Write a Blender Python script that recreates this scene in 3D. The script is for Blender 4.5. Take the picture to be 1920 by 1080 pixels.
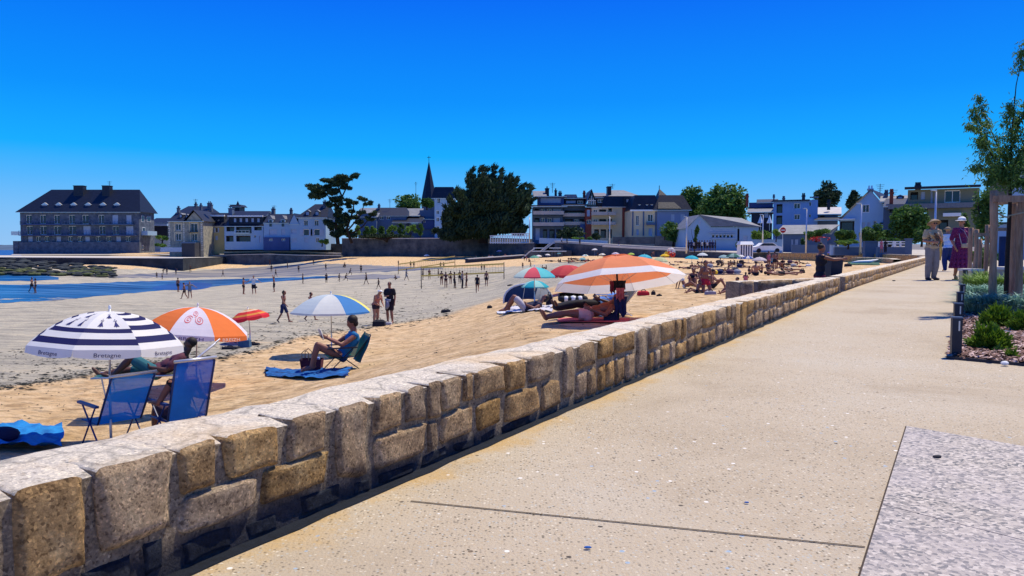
import bpy, bmesh, math, random
import numpy as np
from mathutils import Vector, Matrix, noise
random.seed(7)
S = bpy.context.scene
for o in list(bpy.data.objects): bpy.data.objects.remove(o)
# ---------------------------------------------------------------- camera, sky, sun, exposure
F = 1390.0; HC = 0.88; HOR = 466.0
TH = math.atan((540-HOR)/F)
cam = bpy.data.objects.new('camera', bpy.data.cameras.new('camera')); S.collection.objects.link(cam)
cam.location = (0, 0, HC); cam.rotation_euler = (math.pi/2-TH, 0, 0)
cam.data.sensor_width = 36; cam.data.lens = 36*F/1920; cam.data.clip_end = 9000; cam.data.clip_start = .05
S.camera = cam
S.render.resolution_x = 1920; S.render.resolution_y = 1080
S.view_settings.view_transform = 'Standard'; S.view_settings.look = 'None'; S.view_settings.exposure = 0.22; S.view_settings.gamma = 1
SUN_EL = math.radians(63); SX, SY = .78, .63
sd = Vector((SX*math.cos(SUN_EL), SY*math.cos(SUN_EL), math.sin(SUN_EL))).normalized()
w = bpy.data.worlds.new('World'); S.world = w; w.use_nodes = True
nt = w.node_tree; nt.nodes.clear()
wo = nt.nodes.new('ShaderNodeOutputWorld'); bg = nt.nodes.new('ShaderNodeBackground')
sky = nt.nodes.new('ShaderNodeTexSky'); sky.sky_type = 'NISHITA'; sky.sun_disc = False
sky.sun_elevation = SUN_EL; sky.sun_rotation = math.atan2(SX, SY); sky.air_density = 1.2; sky.dust_density = .3; sky.ozone_density = 4
tc = nt.nodes.new('ShaderNodeTexCoord'); sp = nt.nodes.new('ShaderNodeSeparateXYZ'); nt.links.new(tc.outputs['Generated'], sp.inputs[0])
rmp = nt.nodes.new('ShaderNodeValToRGB'); nt.links.new(sp.outputs['Z'], rmp.inputs[0])
cr = rmp.color_ramp
stops = [(0.0, (.26, .48, .78)), (.045, (.17, .45, .82)), (.085, (.07, .40, .86)), (.12, (.004, .36, .88)), (.19, (.0, .245, .86)), (.32, (.0, .125, .80)), (1.0, (.004, .09, .52))]
cr.elements[0].position = 0; cr.elements[0].color = (*stops[0][1], 1)
cr.elements[1].position = 1; cr.elements[1].color = (*stops[-1][1], 1)
for p, c in stops[1:-1]:
    e = cr.elements.new(p); e.color = (*c, 1)
sc = nt.nodes.new('ShaderNodeVectorMath'); sc.operation = 'SCALE'; sc.inputs['Scale'].default_value = 10.0
nt.links.new(rmp.outputs[0], sc.inputs[0])
mx = nt.nodes.new('ShaderNodeMixRGB'); mx.inputs[0].default_value = .985
nt.links.new(sky.outputs[0], mx.inputs[1]); nt.links.new(sc.outputs[0], mx.inputs[2])
nt.links.new(mx.outputs[0], bg.inputs[0]); bg.inputs[1].default_value = .10
nt.links.new(bg.outputs[0], wo.inputs[0])
sun = bpy.data.objects.new('sun', bpy.data.lights.new('sun', 'SUN')); S.collection.objects.link(sun)
sun.data.energy = 5.0; sun.data.angle = math.radians(.53); sun.data.color = (1, .90, .70)
sun.rotation_euler = sd.to_track_quat('Z', 'Y').to_euler()
# ---------------------------------------------------------------- projection helpers
def ray(px, py):
    f = Vector((0, math.cos(TH), -math.sin(TH))); u = Vector((0, math.sin(TH), math.cos(TH)))
    return Vector(((px-960)/F, 0, 0)) + f - u*((py-540)/F)
def Q(px, py, Y):
    d = ray(px, py); t = Y/d.y
    return Vector((d.x*t, Y, HC+d.z*t))
def P(px, py, z=0.0):
    d = ray(px, py); t = (z-HC)/d.z
    return Vector((d.x*t, d.y*t, z))
# beach height: smooth surface through surveyed points
anch = []
def A(px, py, Y): v = Q(px, py, Y); anch.append((v.x, v.y, v.z))
for a in [(140,834,9.8),(-100,835,9),(-150,700,16),(625,697,14.5),(1160,604,14.5),(1030,609,14.2),(990,587,20),(731,606,32),(532,607,30),(357,560,75),(60,550,76),(-200,560,60),
          (476,553,72),(865,541,72),(895,549,66),(945,538,70),(170,560,55),(506,497,165),(568,531,100),(710,541,84),(340,508,150),(0,522,118),(-150,520,120),(640,484,160),(790,484,155),(900,486,140),
          (1000,485,125),(1200,483,105),(1300,488,92),(1461,488,88),(1325,548,23),(1450,508,45),(1600,492,52),(1000,505,70),(1240,525,32),(1100,520,40),(300,484,165),(440,575,48),(200,640,24),(800,640,22),(900,600,26),(430,640,22),(640,520,110),(1540,560,19)]:
    A(*a)
for Y in (2.2, 4, 7, 11, 14):
    anch.append((-2.05+.58*Y-.5, Y, -.42))
    anch.append((-2.05+.58*Y+2, Y, -.40))
anch += [(-6, 4, -1.7), (-12, 7, -2.0), (-3, -4, -.8), (20, 30, -.45), (30, 50, -.5), (37, 80, -.6), (4,9,-.42), (40, 120, -.4), (-160, 190, -3.5), (-60, 40, -3.6)]
an = np.array(anch)
def uv(X, Y): return np.stack([2.2*X/(Y+9), np.log(Y+9)], -1)
pu = uv(an[:,0], an[:,1])
def phi(r2): return .5*r2*np.log(r2+1e-9)
K = phi(((pu[:,None]-pu[None])**2).sum(-1)) + np.eye(len(pu))*.004
Pm = np.concatenate([np.ones((len(pu),1)), pu], 1)
Am = np.block([[K, Pm],[Pm.T, np.zeros((3,3))]])
cw = np.linalg.solve(Am, np.concatenate([an[:,2], [0,0,0]]))
def beach_np(X, Y):
    q = uv(X, Y); sh = q.shape[:-1]; q = q.reshape(-1, 2); out = np.empty(len(q))
    for i in range(0, len(q), 20000):
        c = q[i:i+20000]
        out[i:i+20000] = phi(((c[:,None]-pu[None])**2).sum(-1))@cw[:-3] + cw[-3] + c@cw[-2:]
    return np.minimum(out.reshape(sh), -.22)
def bz(X, Y): return float(beach_np(np.array([X]), np.array([Y]))[0])
def G(px, py, dz=0.0):
    d = ray(px, py); ys = np.exp(np.linspace(math.log(5), math.log(260), 700))
    X = d.x/d.y*ys; Z = HC+d.z/d.y*ys; b = beach_np(X, ys)
    ix = np.argmax(Z < b)
    if ix == 0: ix = len(ys)-1 if Z[-1] > b[-1] else 1
    f = (Z[ix-1]-b[ix-1])/max(1e-6, (Z[ix-1]-b[ix-1])-(Z[ix]-b[ix])); f = min(1, max(0, f))
    Y = ys[ix-1]*(1-f)+ys[ix]*f
    return Vector((d.x/d.y*Y, Y, HC+d.z/d.y*Y+dz))
# ---------------------------------------------------------------- materials
MATS = {}
def N(t, k): return t.nodes.new(k)
def mat(name, col, rough=.8, var=.15, scale=4.0, bump=0.0, bscale=None, col2=None, rnd=0.0, spec=.3, metal=0, trans=0.0, stretch=None, detail=6, world=False):
    if name in MATS: return MATS[name]
    m = bpy.data.materials.new(name); m.use_nodes = True; t = m.node_tree; b = t.nodes['Principled BSDF']
    b.inputs['Roughness'].default_value = rough; b.inputs['Metallic'].default_value = metal
    b.inputs['Specular IOR Level'].default_value = spec
    tcn = N(t, 'ShaderNodeTexCoord'); src = tcn.outputs['Object']
    if world:
        g = N(t, 'ShaderNodeNewGeometry'); src = g.outputs['Position']
    if stretch:
        mp = N(t, 'ShaderNodeMapping'); mp.inputs['Scale'].default_value = stretch; t.links.new(src, mp.inputs[0]); src = mp.outputs[0]
    n = N(t, 'ShaderNodeTexNoise'); n.inputs['Scale'].default_value = scale; n.inputs['Detail'].default_value = detail; n.inputs['Roughness'].default_value = .65
    t.links.new(src, n.inputs['Vector'])
    r = N(t, 'ShaderNodeValToRGB'); r.color_ramp.elements[0].position = .32; r.color_ramp.elements[1].position = .68
    c2 = col2 if col2 else tuple(min(1, c*(1+var)) for c in col); c1 = col if col2 else tuple(c*(1-var) for c in col)
    r.color_ramp.elements[0].color = (*c1, 1); r.color_ramp.elements[1].color = (*c2, 1)
    t.links.new(n.outputs['Fac'], r.inputs[0]); out = r.outputs[0]
    if rnd:
        oi = N(t, 'ShaderNodeObjectInfo'); hs = N(t, 'ShaderNodeHueSaturation')
        mr = N(t, 'ShaderNodeMapRange'); mr.inputs['To Min'].default_value = 1-rnd; mr.inputs['To Max'].default_value = 1+rnd
        t.links.new(oi.outputs['Random'], mr.inputs['Value']); t.links.new(mr.outputs[0], hs.inputs['Value'])
        m2 = N(t, 'ShaderNodeMath'); m2.operation = 'MULTIPLY_ADD'; m2.inputs[1].default_value = 7.31; m2.inputs[2].default_value = 0
        m3 = N(t, 'ShaderNodeMath'); m3.operation = 'FRACT'; t.links.new(oi.outputs['Random'], m2.inputs[0]); t.links.new(m2.outputs[0], m3.inputs[0])
        mr2 = N(t, 'ShaderNodeMapRange'); mr2.inputs['To Min'].default_value = .475; mr2.inputs['To Max'].default_value = .51
        t.links.new(m3.outputs[0], mr2.inputs['Value']); t.links.new(mr2.outputs[0], hs.inputs['Hue'])
        t.links.new(out, hs.inputs['Color']); out = hs.outputs[0]
    t.links.new(out, b.inputs['Base Color'])
    if bump:
        n2 = N(t, 'ShaderNodeTexNoise'); n2.inputs['Scale'].default_value = bscale or scale*6; n2.inputs['Detail'].default_value = 8; n2.inputs['Roughness'].default_value = .7
        t.links.new(src, n2.inputs['Vector'])
        bp = N(t, 'ShaderNodeBump'); bp.inputs['Strength'].default_value = 1; bp.inputs['Distance'].default_value = bump
        t.links.new(n2.outputs['Fac'], bp.inputs['Height']); t.links.new(bp.outputs[0], b.inputs['Normal'])
    if trans:
        tr = N(t, 'ShaderNodeBsdfTranslucent'); t.links.new(out, tr.inputs['Color'])
        ms = N(t, 'ShaderNodeMixShader'); ms.inputs[0].default_value = trans
        t.links.new(b.outputs[0], ms.inputs[1]); t.links.new(tr.outputs[0], ms.inputs[2])
        t.links.new(ms.outputs[0], t.nodes['Material Output'].inputs[0])
    MATS[name] = m; return m
def cloth(name, col, **k): return mat('cloth_'+name, col, .85, .1, 9, trans=k.get('trans', 0), bump=.004, bscale=14)
M = {}
M['skin'] = mat('skin', (.36, .17, .11), .55, .12, 6)
M['skin2'] = mat('skin_tanned', (.24, .10, .065), .5, .12, 6)
M['skin3'] = mat('skin_dark', (.10, .045, .03), .5, .12, 6)
M['hair'] = mat('hair_dark', (.018, .012, .010), .6, .4, 60, bump=.006, bscale=90)
M['hairg'] = mat('hair_fair', (.34, .22, .13), .6, .3, 60, bump=.006, bscale=90)
M['black'] = mat('black_fabric', (.012, .013, .02), .8); M['navy'] = mat('navy_fabric', (.012, .02, .08), .85)
M['white'] = mat('white_paint', (.78, .78, .76), .6, .06, 2); M['metalw'] = mat('pale_metal', (.55, .56, .58), .35, .05, 5, metal=.6)
M['darkmetal'] = mat('dark_metal', (.018, .022, .035), .45, .2, 8)
M['slate'] = mat('slate_roof', (.009, .014, .030), .5, .3, 1.2, bump=.03, bscale=5, stretch=(1, 1, 3))
M['slate2'] = mat('slate_roof_weathered', (.17, .18, .20), .6, .25, .8, bump=.03, bscale=5, stretch=(1, 1, 3))
M['granite'] = mat('granite_wall_blue_shade', (.035, .052, .085), .85, .35, 1.0, bump=.06, bscale=3, col2=(.14, .165, .21), detail=10)  # granite colour darkened and blued to carry the facade's shade
M['seawall'] = mat('sea_wall_masonry', (.022, .032, .05), .9, .3, .55, bump=.08, bscale=2.2, col2=(.12, .13, .14), detail=10)
M['rwhite_shade'] = mat('render_white_blue_shade', (.27, .40, .54), .8, .06, .5); M['rcream'] = mat('render_cream', (.62, .50, .32), .8, .08, .5)  # white render has the blue of shade mixed into its colour
M['rgrey_shade'] = mat('render_grey_blue_shade', (.085, .13, .21), .8, .08, .5); M['rochre'] = mat('render_ochre', (.46, .37, .17), .8, .12, .6)  # grey render likewise holds shade's blue in its base colour
M['rblue'] = mat('render_blue_and_shade', (.05, .08, .20), .8, .12, .5); M['brickred'] = mat('brick_red', (.22, .05, .035), .85, .2, 2)
M['glass'] = mat('window_glass', (.008, .014, .03), .12, .3, .8, spec=.6); M['shut'] = mat('shutter_paint', (.33, .40, .52), .6, .1, 2)
M['leafd'] = mat('foliage_dark', (.012, .030, .016), .8, .3, .35, col2=(.045, .085, .035), trans=.15)
M['leafm'] = mat('foliage_mid', (.03, .085, .018), .75, .3, .5, col2=(.11, .22, .04), trans=.25)
M['leafl'] = mat('foliage_light', (.07, .16, .02), .7, .3, 3, col2=(.24, .38, .06), trans=.25)
M['leafg'] = mat('foliage_glaucous', (.08, .22, .17), .7, .3, 6, col2=(.34, .55, .42), trans=.2)
M['leafs'] = mat('foliage_sapling', (.04, .11, .025), .5, .3, 3, col2=(.15, .27, .06), trans=.4)
M['bark'] = mat('bark', (.03, .022, .018), .9, .3, 6, bump=.02)
M['timber'] = mat('timber_stake', (.24, .13, .075), .85, .4, 5, bump=.012, bscale=20, stretch=(4, 4, .6), col2=(.48, .30, .19))
M['concrete'] = mat('concrete_bench', (.42, .37, .29), .85, .12, 3, bump=.01)
# ---------------------------------------------------------------- mesh builder
COL = S.collection
class MB:
    def __init__(s): s.v = []; s.f = []; s.m = []
    def add(s, vs, fs, mi=0):
        o = len(s.v); s.v += [tuple(v) for v in vs]; s.f += [tuple(i+o for i in f) for f in fs]; s.m += [mi]*len(fs); return s
    def quad(s, a, b, c, d, mi=0): return s.add([a, b, c, d], [(0,1,2,3)], mi)
    def box(s, x0, x1, y0, y1, z0, z1, mi=0):
        return s.add([(x0,y0,z0),(x1,y0,z0),(x1,y1,z0),(x0,y1,z0),(x0,y0,z1),(x1,y0,z1),(x1,y1,z1),(x0,y1,z1)],
                     [(0,3,2,1),(4,5,6,7),(0,1,5,4),(1,2,6,5),(2,3,7,6),(3,0,4,7)], mi)
    def beam(s, a, b, wx, wz=None, mi=0, up=(0,0,1)):
        a = Vector(a); b = Vector(b); wz = wz or wx; d = (b-a).normalized(); u = Vector(up)
        if abs(d.dot(u)) > .95: u = Vector((0, 1, 0))
        r = d.cross(u).normalized(); u = r.cross(d); vs = []
        for p in (a, b):
            for i, j in ((-1,-1),(1,-1),(1,1),(-1,1)): vs.append(p+r*i*wx/2+u*j*wz/2)
        return s.add(vs, [(0,1,2,3),(7,6,5,4),(0,4,5,1),(1,5,6,2),(2,6,7,3),(3,7,4,0)], mi)
    def tube(s, pts, rs, n=8, mi=0, cap=True):
        pts = [Vector(p) for p in pts]
        if not hasattr(rs, '__len__'): rs = [rs]*len(pts)
        vs = []; prev = None
        for i, p in enumerate(pts):
            d = (pts[min(i+1, len(pts)-1)]-pts[max(i-1, 0)]).normalized()
            if prev is None:
                u = Vector((0,0,1)) if abs(d.z) < .9 else Vector((1,0,0)); r = d.cross(u).normalized()
            else: r = (prev-d*prev.dot(d)).normalized()
            prev = r; u = d.cross(r)
            for k in range(n):
                a = 2*math.pi*k/n; vs.append(p+(r*math.cos(a)+u*math.sin(a))*rs[i])
        fs = []
        for i in range(len(pts)-1):
            for k in range(n):
                fs.append((i*n+k, i*n+(k+1)%n, (i+1)*n+(k+1)%n, (i+1)*n+k))
        if cap: fs += [tuple(range(n-1, -1, -1)), tuple(range((len(pts)-1)*n, len(pts)*n))]
        return s.add(vs, fs, mi)
    def ell(s, c, r, ax=None, nu=10, nv=7, mi=0):
        ax = ax or (Vector((1,0,0)), Vector((0,1,0)), Vector((0,0,1))); c = Vector(c); vs = []; fs = []
        vs.append(c-ax[2]*r[2])
        for j in range(1, nv):
            t = math.pi*j/nv
            for i in range(nu):
                a = 2*math.pi*i/nu
                vs.append(c+ax[0]*r[0]*math.sin(t)*math.cos(a)+ax[1]*r[1]*math.sin(t)*math.sin(a)-ax[2]*r[2]*math.cos(t))
        vs.append(c+ax[2]*r[2]); L = len(vs)-1
        for i in range(nu):
            k = (i+1) % nu; fs.append((0, 1+k, 1+i)); fs.append((L, L-nu+i, L-nu+k))
            for j in range(nv-2): fs.append((1+j*nu+i, 1+j*nu+k, 1+(j+1)*nu+k, 1+(j+1)*nu+i))
        return s.add(vs, fs, mi)
    def mesh(s, name, mats, smooth=False):
        me = bpy.data.meshes.new(name); me.from_pydata(s.v, [], s.f)
        for m in (mats if isinstance(mats, (list, tuple)) else [mats]): me.materials.append(m)
        me.polygons.foreach_set('material_index', s.m)
        if smooth: me.polygons.foreach_set('use_smooth', [True]*len(s.f))
        me.update(); return me
    def build(s, name, mats, parent=None, smooth=False, **k):
        o = bpy.data.objects.new(name, s.mesh(name, mats, smooth)); COL.objects.link(o)
        if parent is not None: o.parent = parent
        for a, b in k.items(): o[a] = b
        return o
def link(name, me, parent=None, loc=None, **k):
    o = bpy.data.objects.new(name, me); COL.objects.link(o)
    if parent is not None: o.parent = parent
    if loc is not None: o.location = loc
    for a, b in k.items(): o[a] = b
    return o
def thing(name, label, cat, loc=(0,0,0), rz=0, group=None):
    o = bpy.data.objects.new(name, None); COL.objects.link(o); o.location = loc; o.rotation_euler = (0,0,rz)
    o['label'] = label; o['category'] = cat
    if group: o['group'] = group
    return o
def tag(o, label, cat, group=None):
    o['label'] = label; o['category'] = cat
    if group: o['group'] = group
    return o
def copy_tree(o, parent=None):
    c = o.copy(); COL.objects.link(c)
    if parent is not None: c.parent = parent
    for ch in list(o.children): copy_tree(ch, c)
    return c
# ================================================================ SETTING
def node_mat(name):
    m = bpy.data.materials.new(name); m.use_nodes = True; return m, m.node_tree, m.node_tree.nodes['Principled BSDF']
def noise_n(t, src, scale, detail=6, rough=.6, dist=0):
    n = N(t, 'ShaderNodeTexNoise'); n.inputs['Scale'].default_value = scale; n.inputs['Detail'].default_value = detail
    n.inputs['Roughness'].default_value = rough; n.inputs['Distortion'].default_value = dist; t.links.new(src, n.inputs['Vector']); return n.outputs['Fac']
def ramp(t, src, stops, interp='LINEAR'):
    r = N(t, 'ShaderNodeValToRGB'); r.color_ramp.interpolation = interp; e = r.color_ramp.elements
    e[0].position = stops[0][0]; e[0].color = (*stops[0][1], 1); e[1].position = stops[-1][0]; e[1].color = (*stops[-1][1], 1)
    for p, c in stops[1:-1]: q = e.new(p); q.color = (*c, 1)
    t.links.new(src, r.inputs[0]); return r.outputs[0]
def gray(v): return (v, v, v)
def mixc(t, f, a, b, mode='MIX'):
    m = N(t, 'ShaderNodeMixRGB'); m.blend_type = mode
    for i, x in ((0, f), (1, a), (2, b)):
        if isinstance(x, (int, float)): m.inputs[i].default_value = x
        elif isinstance(x, tuple): m.inputs[i].default_value = (*x, 1)
        else: t.links.new(x, m.inputs[i])
    return m.outputs[0]
def mth(t, op, a, b=0.0):
    m = N(t, 'ShaderNodeMath'); m.operation = op
    for i, x in ((0, a), (1, b)):
        if isinstance(x, (int, float)): m.inputs[i].default_value = x
        else: t.links.new(x, m.inputs[i])
    return m.outputs[0]
def bumpn(t, h, dist, strength=1, prev=None):
    b = N(t, 'ShaderNodeBump'); b.inputs['Distance'].default_value = dist; b.inputs['Strength'].default_value = strength
    t.links.new(h, b.inputs['Height'])
    if prev is not None: t.links.new(prev, b.inputs['Normal'])
    return b.outputs[0]
def pos(t, sc=None):
    g = N(t, 'ShaderNodeNewGeometry').outputs['Position']
    if sc:
        mp = N(t, 'ShaderNodeMapping'); mp.inputs['Scale'].default_value = sc; mp.inputs['Rotation'].default_value = (0, 0, math.radians(20)); t.links.new(g, mp.inputs[0]); return mp.outputs[0]
    return g
# ---- beach: attributes: wet (grey seaweedy band) and far gold
mb_, t, b = node_mat('beach_sand'); g = pos(t)
at = N(t, 'ShaderNodeAttribute'); at.attribute_name = 'zone'
big = noise_n(t, pos(t, (.35, 1.1, 1)), .35, 5)
zone = mth(t, 'ADD', at.outputs['Fac'], mth(t, 'MULTIPLY', mth(t, 'SUBTRACT', big, .5), .55))
dry = ramp(t, noise_n(t, g, 2.2, 8), [(.3, (.46, .30, .15)), (.5, (.64, .45, .25)), (.7, (.76, .57, .35))])
fp = ramp(t, noise_n(t, pos(t, (1, 1.5, 1)), 4.2, 5, .6), [(.36, gray(.62)), (.5, gray(1))]); dry = mixc(t, 1.0, dry, fp, 'MULTIPLY')
wetc = ramp(t, noise_n(t, pos(t, (.5, 1.6, 1)), .9, 9, .7), [(.3, (.17, .155, .125)), (.45, (.33, .305, .25)), (.58, (.46, .415, .32)), (.72, (.54, .44, .30)), (.85, (.56, .48, .36))])
f = ramp(t, zone, [(.36, gray(0)), (.60, gray(1))])
col = mixc(t, f, dry, wetc)
wr = ramp(t, mth(t, 'MULTIPLY', noise_n(t, pos(t, (.6, 2.2, 1)), 1.7, 10, .75), 1), [(.34, gray(1)), (.43, gray(0))])
at2 = N(t, 'ShaderNodeAttribute'); at2.attribute_name = 'wrack'
wk = mth(t, 'MULTIPLY', wr, at2.outputs['Fac'])
col = mixc(t, mth(t, 'MULTIPLY', wk, .9), col, (.030, .032, .028))
sp_ = ramp(t, noise_n(t, g, 9, 6, .8), [(.30, gray(.75)), (.42, gray(0))])
col = mixc(t, mth(t, 'MULTIPLY', sp_, .5), col, (.07, .05, .035))
t.links.new(col, b.inputs['Base Color']); b.inputs['Roughness'].default_value = .95; b.inputs['Specular IOR Level'].default_value = .1
n1 = bumpn(t, noise_n(t, pos(t, (.8, 1.3, 1)), 3.2, 8, .65), .16)
n2 = bumpn(t, noise_n(t, g, 16, 6, .7), .03, 1, n1); t.links.new(n2, b.inputs['Normal'])
# geometry in a fan that gets coarser with distance
U = np.concatenate([np.linspace(-1.5, -.8, 30)[:-1], np.linspace(-.8, .62, 330), np.linspace(.62, 1.1, 14)[1:]])
V = np.concatenate([np.linspace(math.log(1.5), math.log(11), 60)[:-1], np.linspace(math.log(11), math.log(60), 260), np.linspace(math.log(60), math.log(210), 60)[1:]])
UU, VV = np.meshgrid(U, V); Yg = np.exp(VV)-3.0; Xg = UU*(Yg+3.0)
Zg = beach_np(Xg, Yg)
nz = np.array([[noise.noise(Vector((x*1.6, y*1.9, 0)))*.5+noise.noise(Vector((x*3.7, y*4.1, 3)))*.35+noise.noise(Vector((x*.5, y*.5, 9)))*.8 if y < 62 else 0 for x, y in zip(rx, ry)] for rx, ry in zip(Xg, Yg)])
Zr = Zg + nz*.032*np.clip((Yg-3)/6, 0, 1)
pxg = 960+F*Xg/np.maximum(Yg, .5); pyg = HOR+(HC-Zg)*F/np.maximum(Yg, .5)
# shoreline of the dry sand, sampled from the photograph's tide line, as a function of bearing
bx = np.array([-900, 0, 110, 220, 400, 500, 560, 640, 760, 830, 930, 1000, 1100, 1180, 1300, 1500, 2600])
by = np.array([830, 728, 712, 690, 672, 655, 632, 622, 604, 592, 560, 548, 520, 508, 480, 470, 460])
lim = np.interp(pxg, bx, by)
zn = 1/(1+np.exp(np.clip((pyg-lim)/6.0, -40, 40)))       # 1 = grey lower beach
zn = np.where(Yg < 4, 0, zn)
lim2 = np.interp(pxg, [-500, 0, 340, 450, 560, 640, 760, 850, 960, 1050, 1200], [500, 500, 506, 503, 492, 495, 500, 503, 500, 492, 490])
zn = np.where(pyg < lim2, zn*.0+.05, zn)                 # far beach is dry again
wrk = np.exp(-((pyg-lim)/16.0)**2) + .55*np.exp(-((pyg-lim+42)/26.0)**2)+.5*np.exp(-((pyg-lim-28)/10.0)**2)
wrk = np.where((Yg > 4) & (pxg < 1050), wrk, 0); wrk = np.where(pyg < 520, 0, wrk)
nv, nu = Xg.shape
idx = np.arange(nu*nv).reshape(nv, nu)
fc = np.stack([idx[:-1,:-1], idx[:-1,1:], idx[1:,1:], idx[1:,:-1]], -1).reshape(-1, 4)
me = bpy.data.meshes.new('beach'); me.from_pydata(np.stack([Xg, Yg, Zr], -1).reshape(-1, 3).tolist(), [], fc.tolist())
me.polygons.foreach_set('use_smooth', [True]*len(fc))
for nm, arr in (('zone', zn), ('wrack', wrk)):
    a = me.attributes.new(nm, 'FLOAT', 'POINT'); a.data.foreach_set('value', arr.reshape(-1).astype(np.float32))
me.materials.append(mb_); link('beach_sand', me, kind='structure')
# ---- sheets of standing water / wet sand that follow the beach
def sheet(name, poly, m, dz=.006, nx=40, ny=10, kind='structure'):
    # poly: list of (px, ytop, ybottom)
    xs = [p[0] for p in poly]; q = MB(); row = []
    for i in range(nx+1):
        x = xs[0]+(xs[-1]-xs[0])*i/nx; a = np.interp(x, xs, [p[1] for p in poly]); c = np.interp(x, xs, [p[2] for p in poly])
        j_ = 2.2*noise.noise(Vector((x*.06, a*.3, 0))); c += j_*(c > a+3); a += 1.5*noise.noise(Vector((x*.07, 9, 0)))*(c > a+3)
        row.append([G(x, a+(c-a)*j/ny, dz) for j in range(ny+1)])
    vs = [v for r in row for v in r]
    fs = [(i*(ny+1)+j, i*(ny+1)+j+1, (i+1)*(ny+1)+j+1, (i+1)*(ny+1)+j) for i in range(nx) for j in range(ny)]
    q.add(vs, fs); return q.build(name, m, None, True, kind=kind)
mw, t, b = node_mat('shallow_water'); 
t.links.new(ramp(t, noise_n(t, pos(t, (.06, .5, 1)), .8, 6), [(.38, (.004, .03, .10)), (.52, (.012, .09, .22)), (.66, (.10, .22, .38))]), b.inputs['Base Color'])
b.inputs['Roughness'].default_value = .3; b.inputs['Specular IOR Level'].default_value = .25
t.links.new(bumpn(t, noise_n(t, pos(t, (.25, 1, 1)), 1.2, 5), .10), b.inputs['Normal'])
mws, t, b = node_mat('wet_sand')
t.links.new(ramp(t, noise_n(t, pos(t, (.05, .5, 1)), .9, 7), [(.35, (.09, .10, .12)), (.5, (.19, .18, .17)), (.65, (.34, .30, .23))]), b.inputs['Base Color'])
b.inputs['Roughness'].default_value = .5; b.inputs['Specular IOR Level'].default_value = .25; t.links.new(bumpn(t, noise_n(t, pos(t, (.25, 1, 1)), 1.5, 5), .05), b.inputs['Normal'])
sheet('tidal_pool_water', [(-260,532,572),(0,534,568),(110,533,563),(250,528,549),(400,524,537),(520,521,528),(640,517,519.5)], mw, .012, 60, 12)
sheet('sea_inlet_water', [(-260,513,528),(0,514,527),(70,515,527),(110,520,524)], mw, .012, 20, 6)
sheet('wet_sand', [(170,518,520),(300,512,521),(360,508,520),(450,503,520),(560,496,518),(640,495,513),(720,499,509),(830,502,505)], mws, .007, 50, 10)
sheet('wet_puddle', [(620,520,521),(660,516,524),(700,514,524),(750,517,521)], mws, .02, 20, 4)
# ---- sea behind the quay and the distant shore
mo, t, b = node_mat('sea_water'); t.links.new(ramp(t, noise_n(t, pos(t, (.02, .05, 1)), .5, 6), [(.3, (.006, .03, .14)), (.7, (.02, .07, .22))]), b.inputs['Base Color'])
b.inputs['Roughness'].default_value = .35; t.links.new(bumpn(t, noise_n(t, pos(t, (.05, .2, 1)), 1, 6), .5), b.inputs['Normal'])
MB().quad((-6000, 100, -4.7), (6000, 100, -4.7), (6000, 7000, -4.7), (-6000, 7000, -4.7)).build('sea', mo, kind='structure')
hb = MB(); rx = list(range(-2400, -1100, 25)); vs = []
for i, x in enumerate(rx):
    h = 14+9*noise.noise(Vector((i*.3, 0, 0)))+4*noise.noise(Vector((i*1.3, 5, 0)))
    vs += [(x, 2600, -5), (x+20, 2750, h), (x, 3200, -5)]
fs = []
for i in range(len(rx)-1):
    a = 3*i; fs += [(a, a+3, a+4, a+1), (a+1, a+4, a+5, a+2)]
hb.add(vs, fs).build('distant_shore_hill', mat('far_hill', (.06, .10, .16), .9, .2, .01), kind='structure')
# ---- promenade path
WLINE = [(-5.0, -5.09), (6.5, 14.75)]
def wl(Y): return -2.05+.58*Y
mp_, t, b = node_mat('exposed_aggregate_concrete'); g = pos(t)
base = ramp(t, noise_n(t, g, .55, 7, .6), [(.3, (.35, .285, .195)), (.5, (.43, .36, .26)), (.7, (.46, .405, .315))])
# sandy drift by the wall
at = N(t, 'ShaderNodeSeparateXYZ'); t.links.new(g, at.inputs[0])
dist = mth(t, 'SUBTRACT', at.outputs[0], mth(t, 'MULTIPLY', at.outputs[1], .58))      # -2.05 at the wall
dn = mth(t, 'ADD', dist, mth(t, 'MULTIPLY', noise_n(t, pos(t, (1, 1, 1)), 3, 8, .75), 1.1))
drift = ramp(t, mth(t, 'ADD', dn, 2.3), [(.74, gray(.95)), (.98, gray(0))])
base = mixc(t, drift, base, (.46, .31, .13))
vo = N(t, 'ShaderNodeTexVoronoi'); vo.inputs['Scale'].default_value = 85; vo.inputs['Randomness'].default_value = 1; t.links.new(g, vo.inputs['Vector'])
cs = N(t, 'ShaderNodeSeparateColor'); t.links.new(vo.outputs['Color'], cs.inputs[0])
peb = ramp(t, vo.outputs['Distance'], [(.28, gray(1)), (.44, gray(0))])
pc = ramp(t, cs.outputs[0], [(0, (.10, .085, .06)), (.16, (.22, .18, .13)), (.26, (.40, .31, .20)), (.62, (.46, .38, .26)), (.78, (.40, .41, .38)), (.90, (.62, .56, .44)), (1, (.80, .76, .66))], 'CONSTANT')
patch = ramp(t, noise_n(t, g, 1.6, 4), [(.35, gray(.5)), (.6, gray(1))])
colp = mixc(t, mth(t, 'MULTIPLY', peb, patch), base, pc)
vo2 = N(t, 'ShaderNodeTexVoronoi'); vo2.inputs['Scale'].default_value = 26; t.links.new(g, vo2.inputs['Vector'])
cs2 = N(t, 'ShaderNodeSeparateColor'); t.links.new(vo2.outputs['Color'], cs2.inputs[0])
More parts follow.
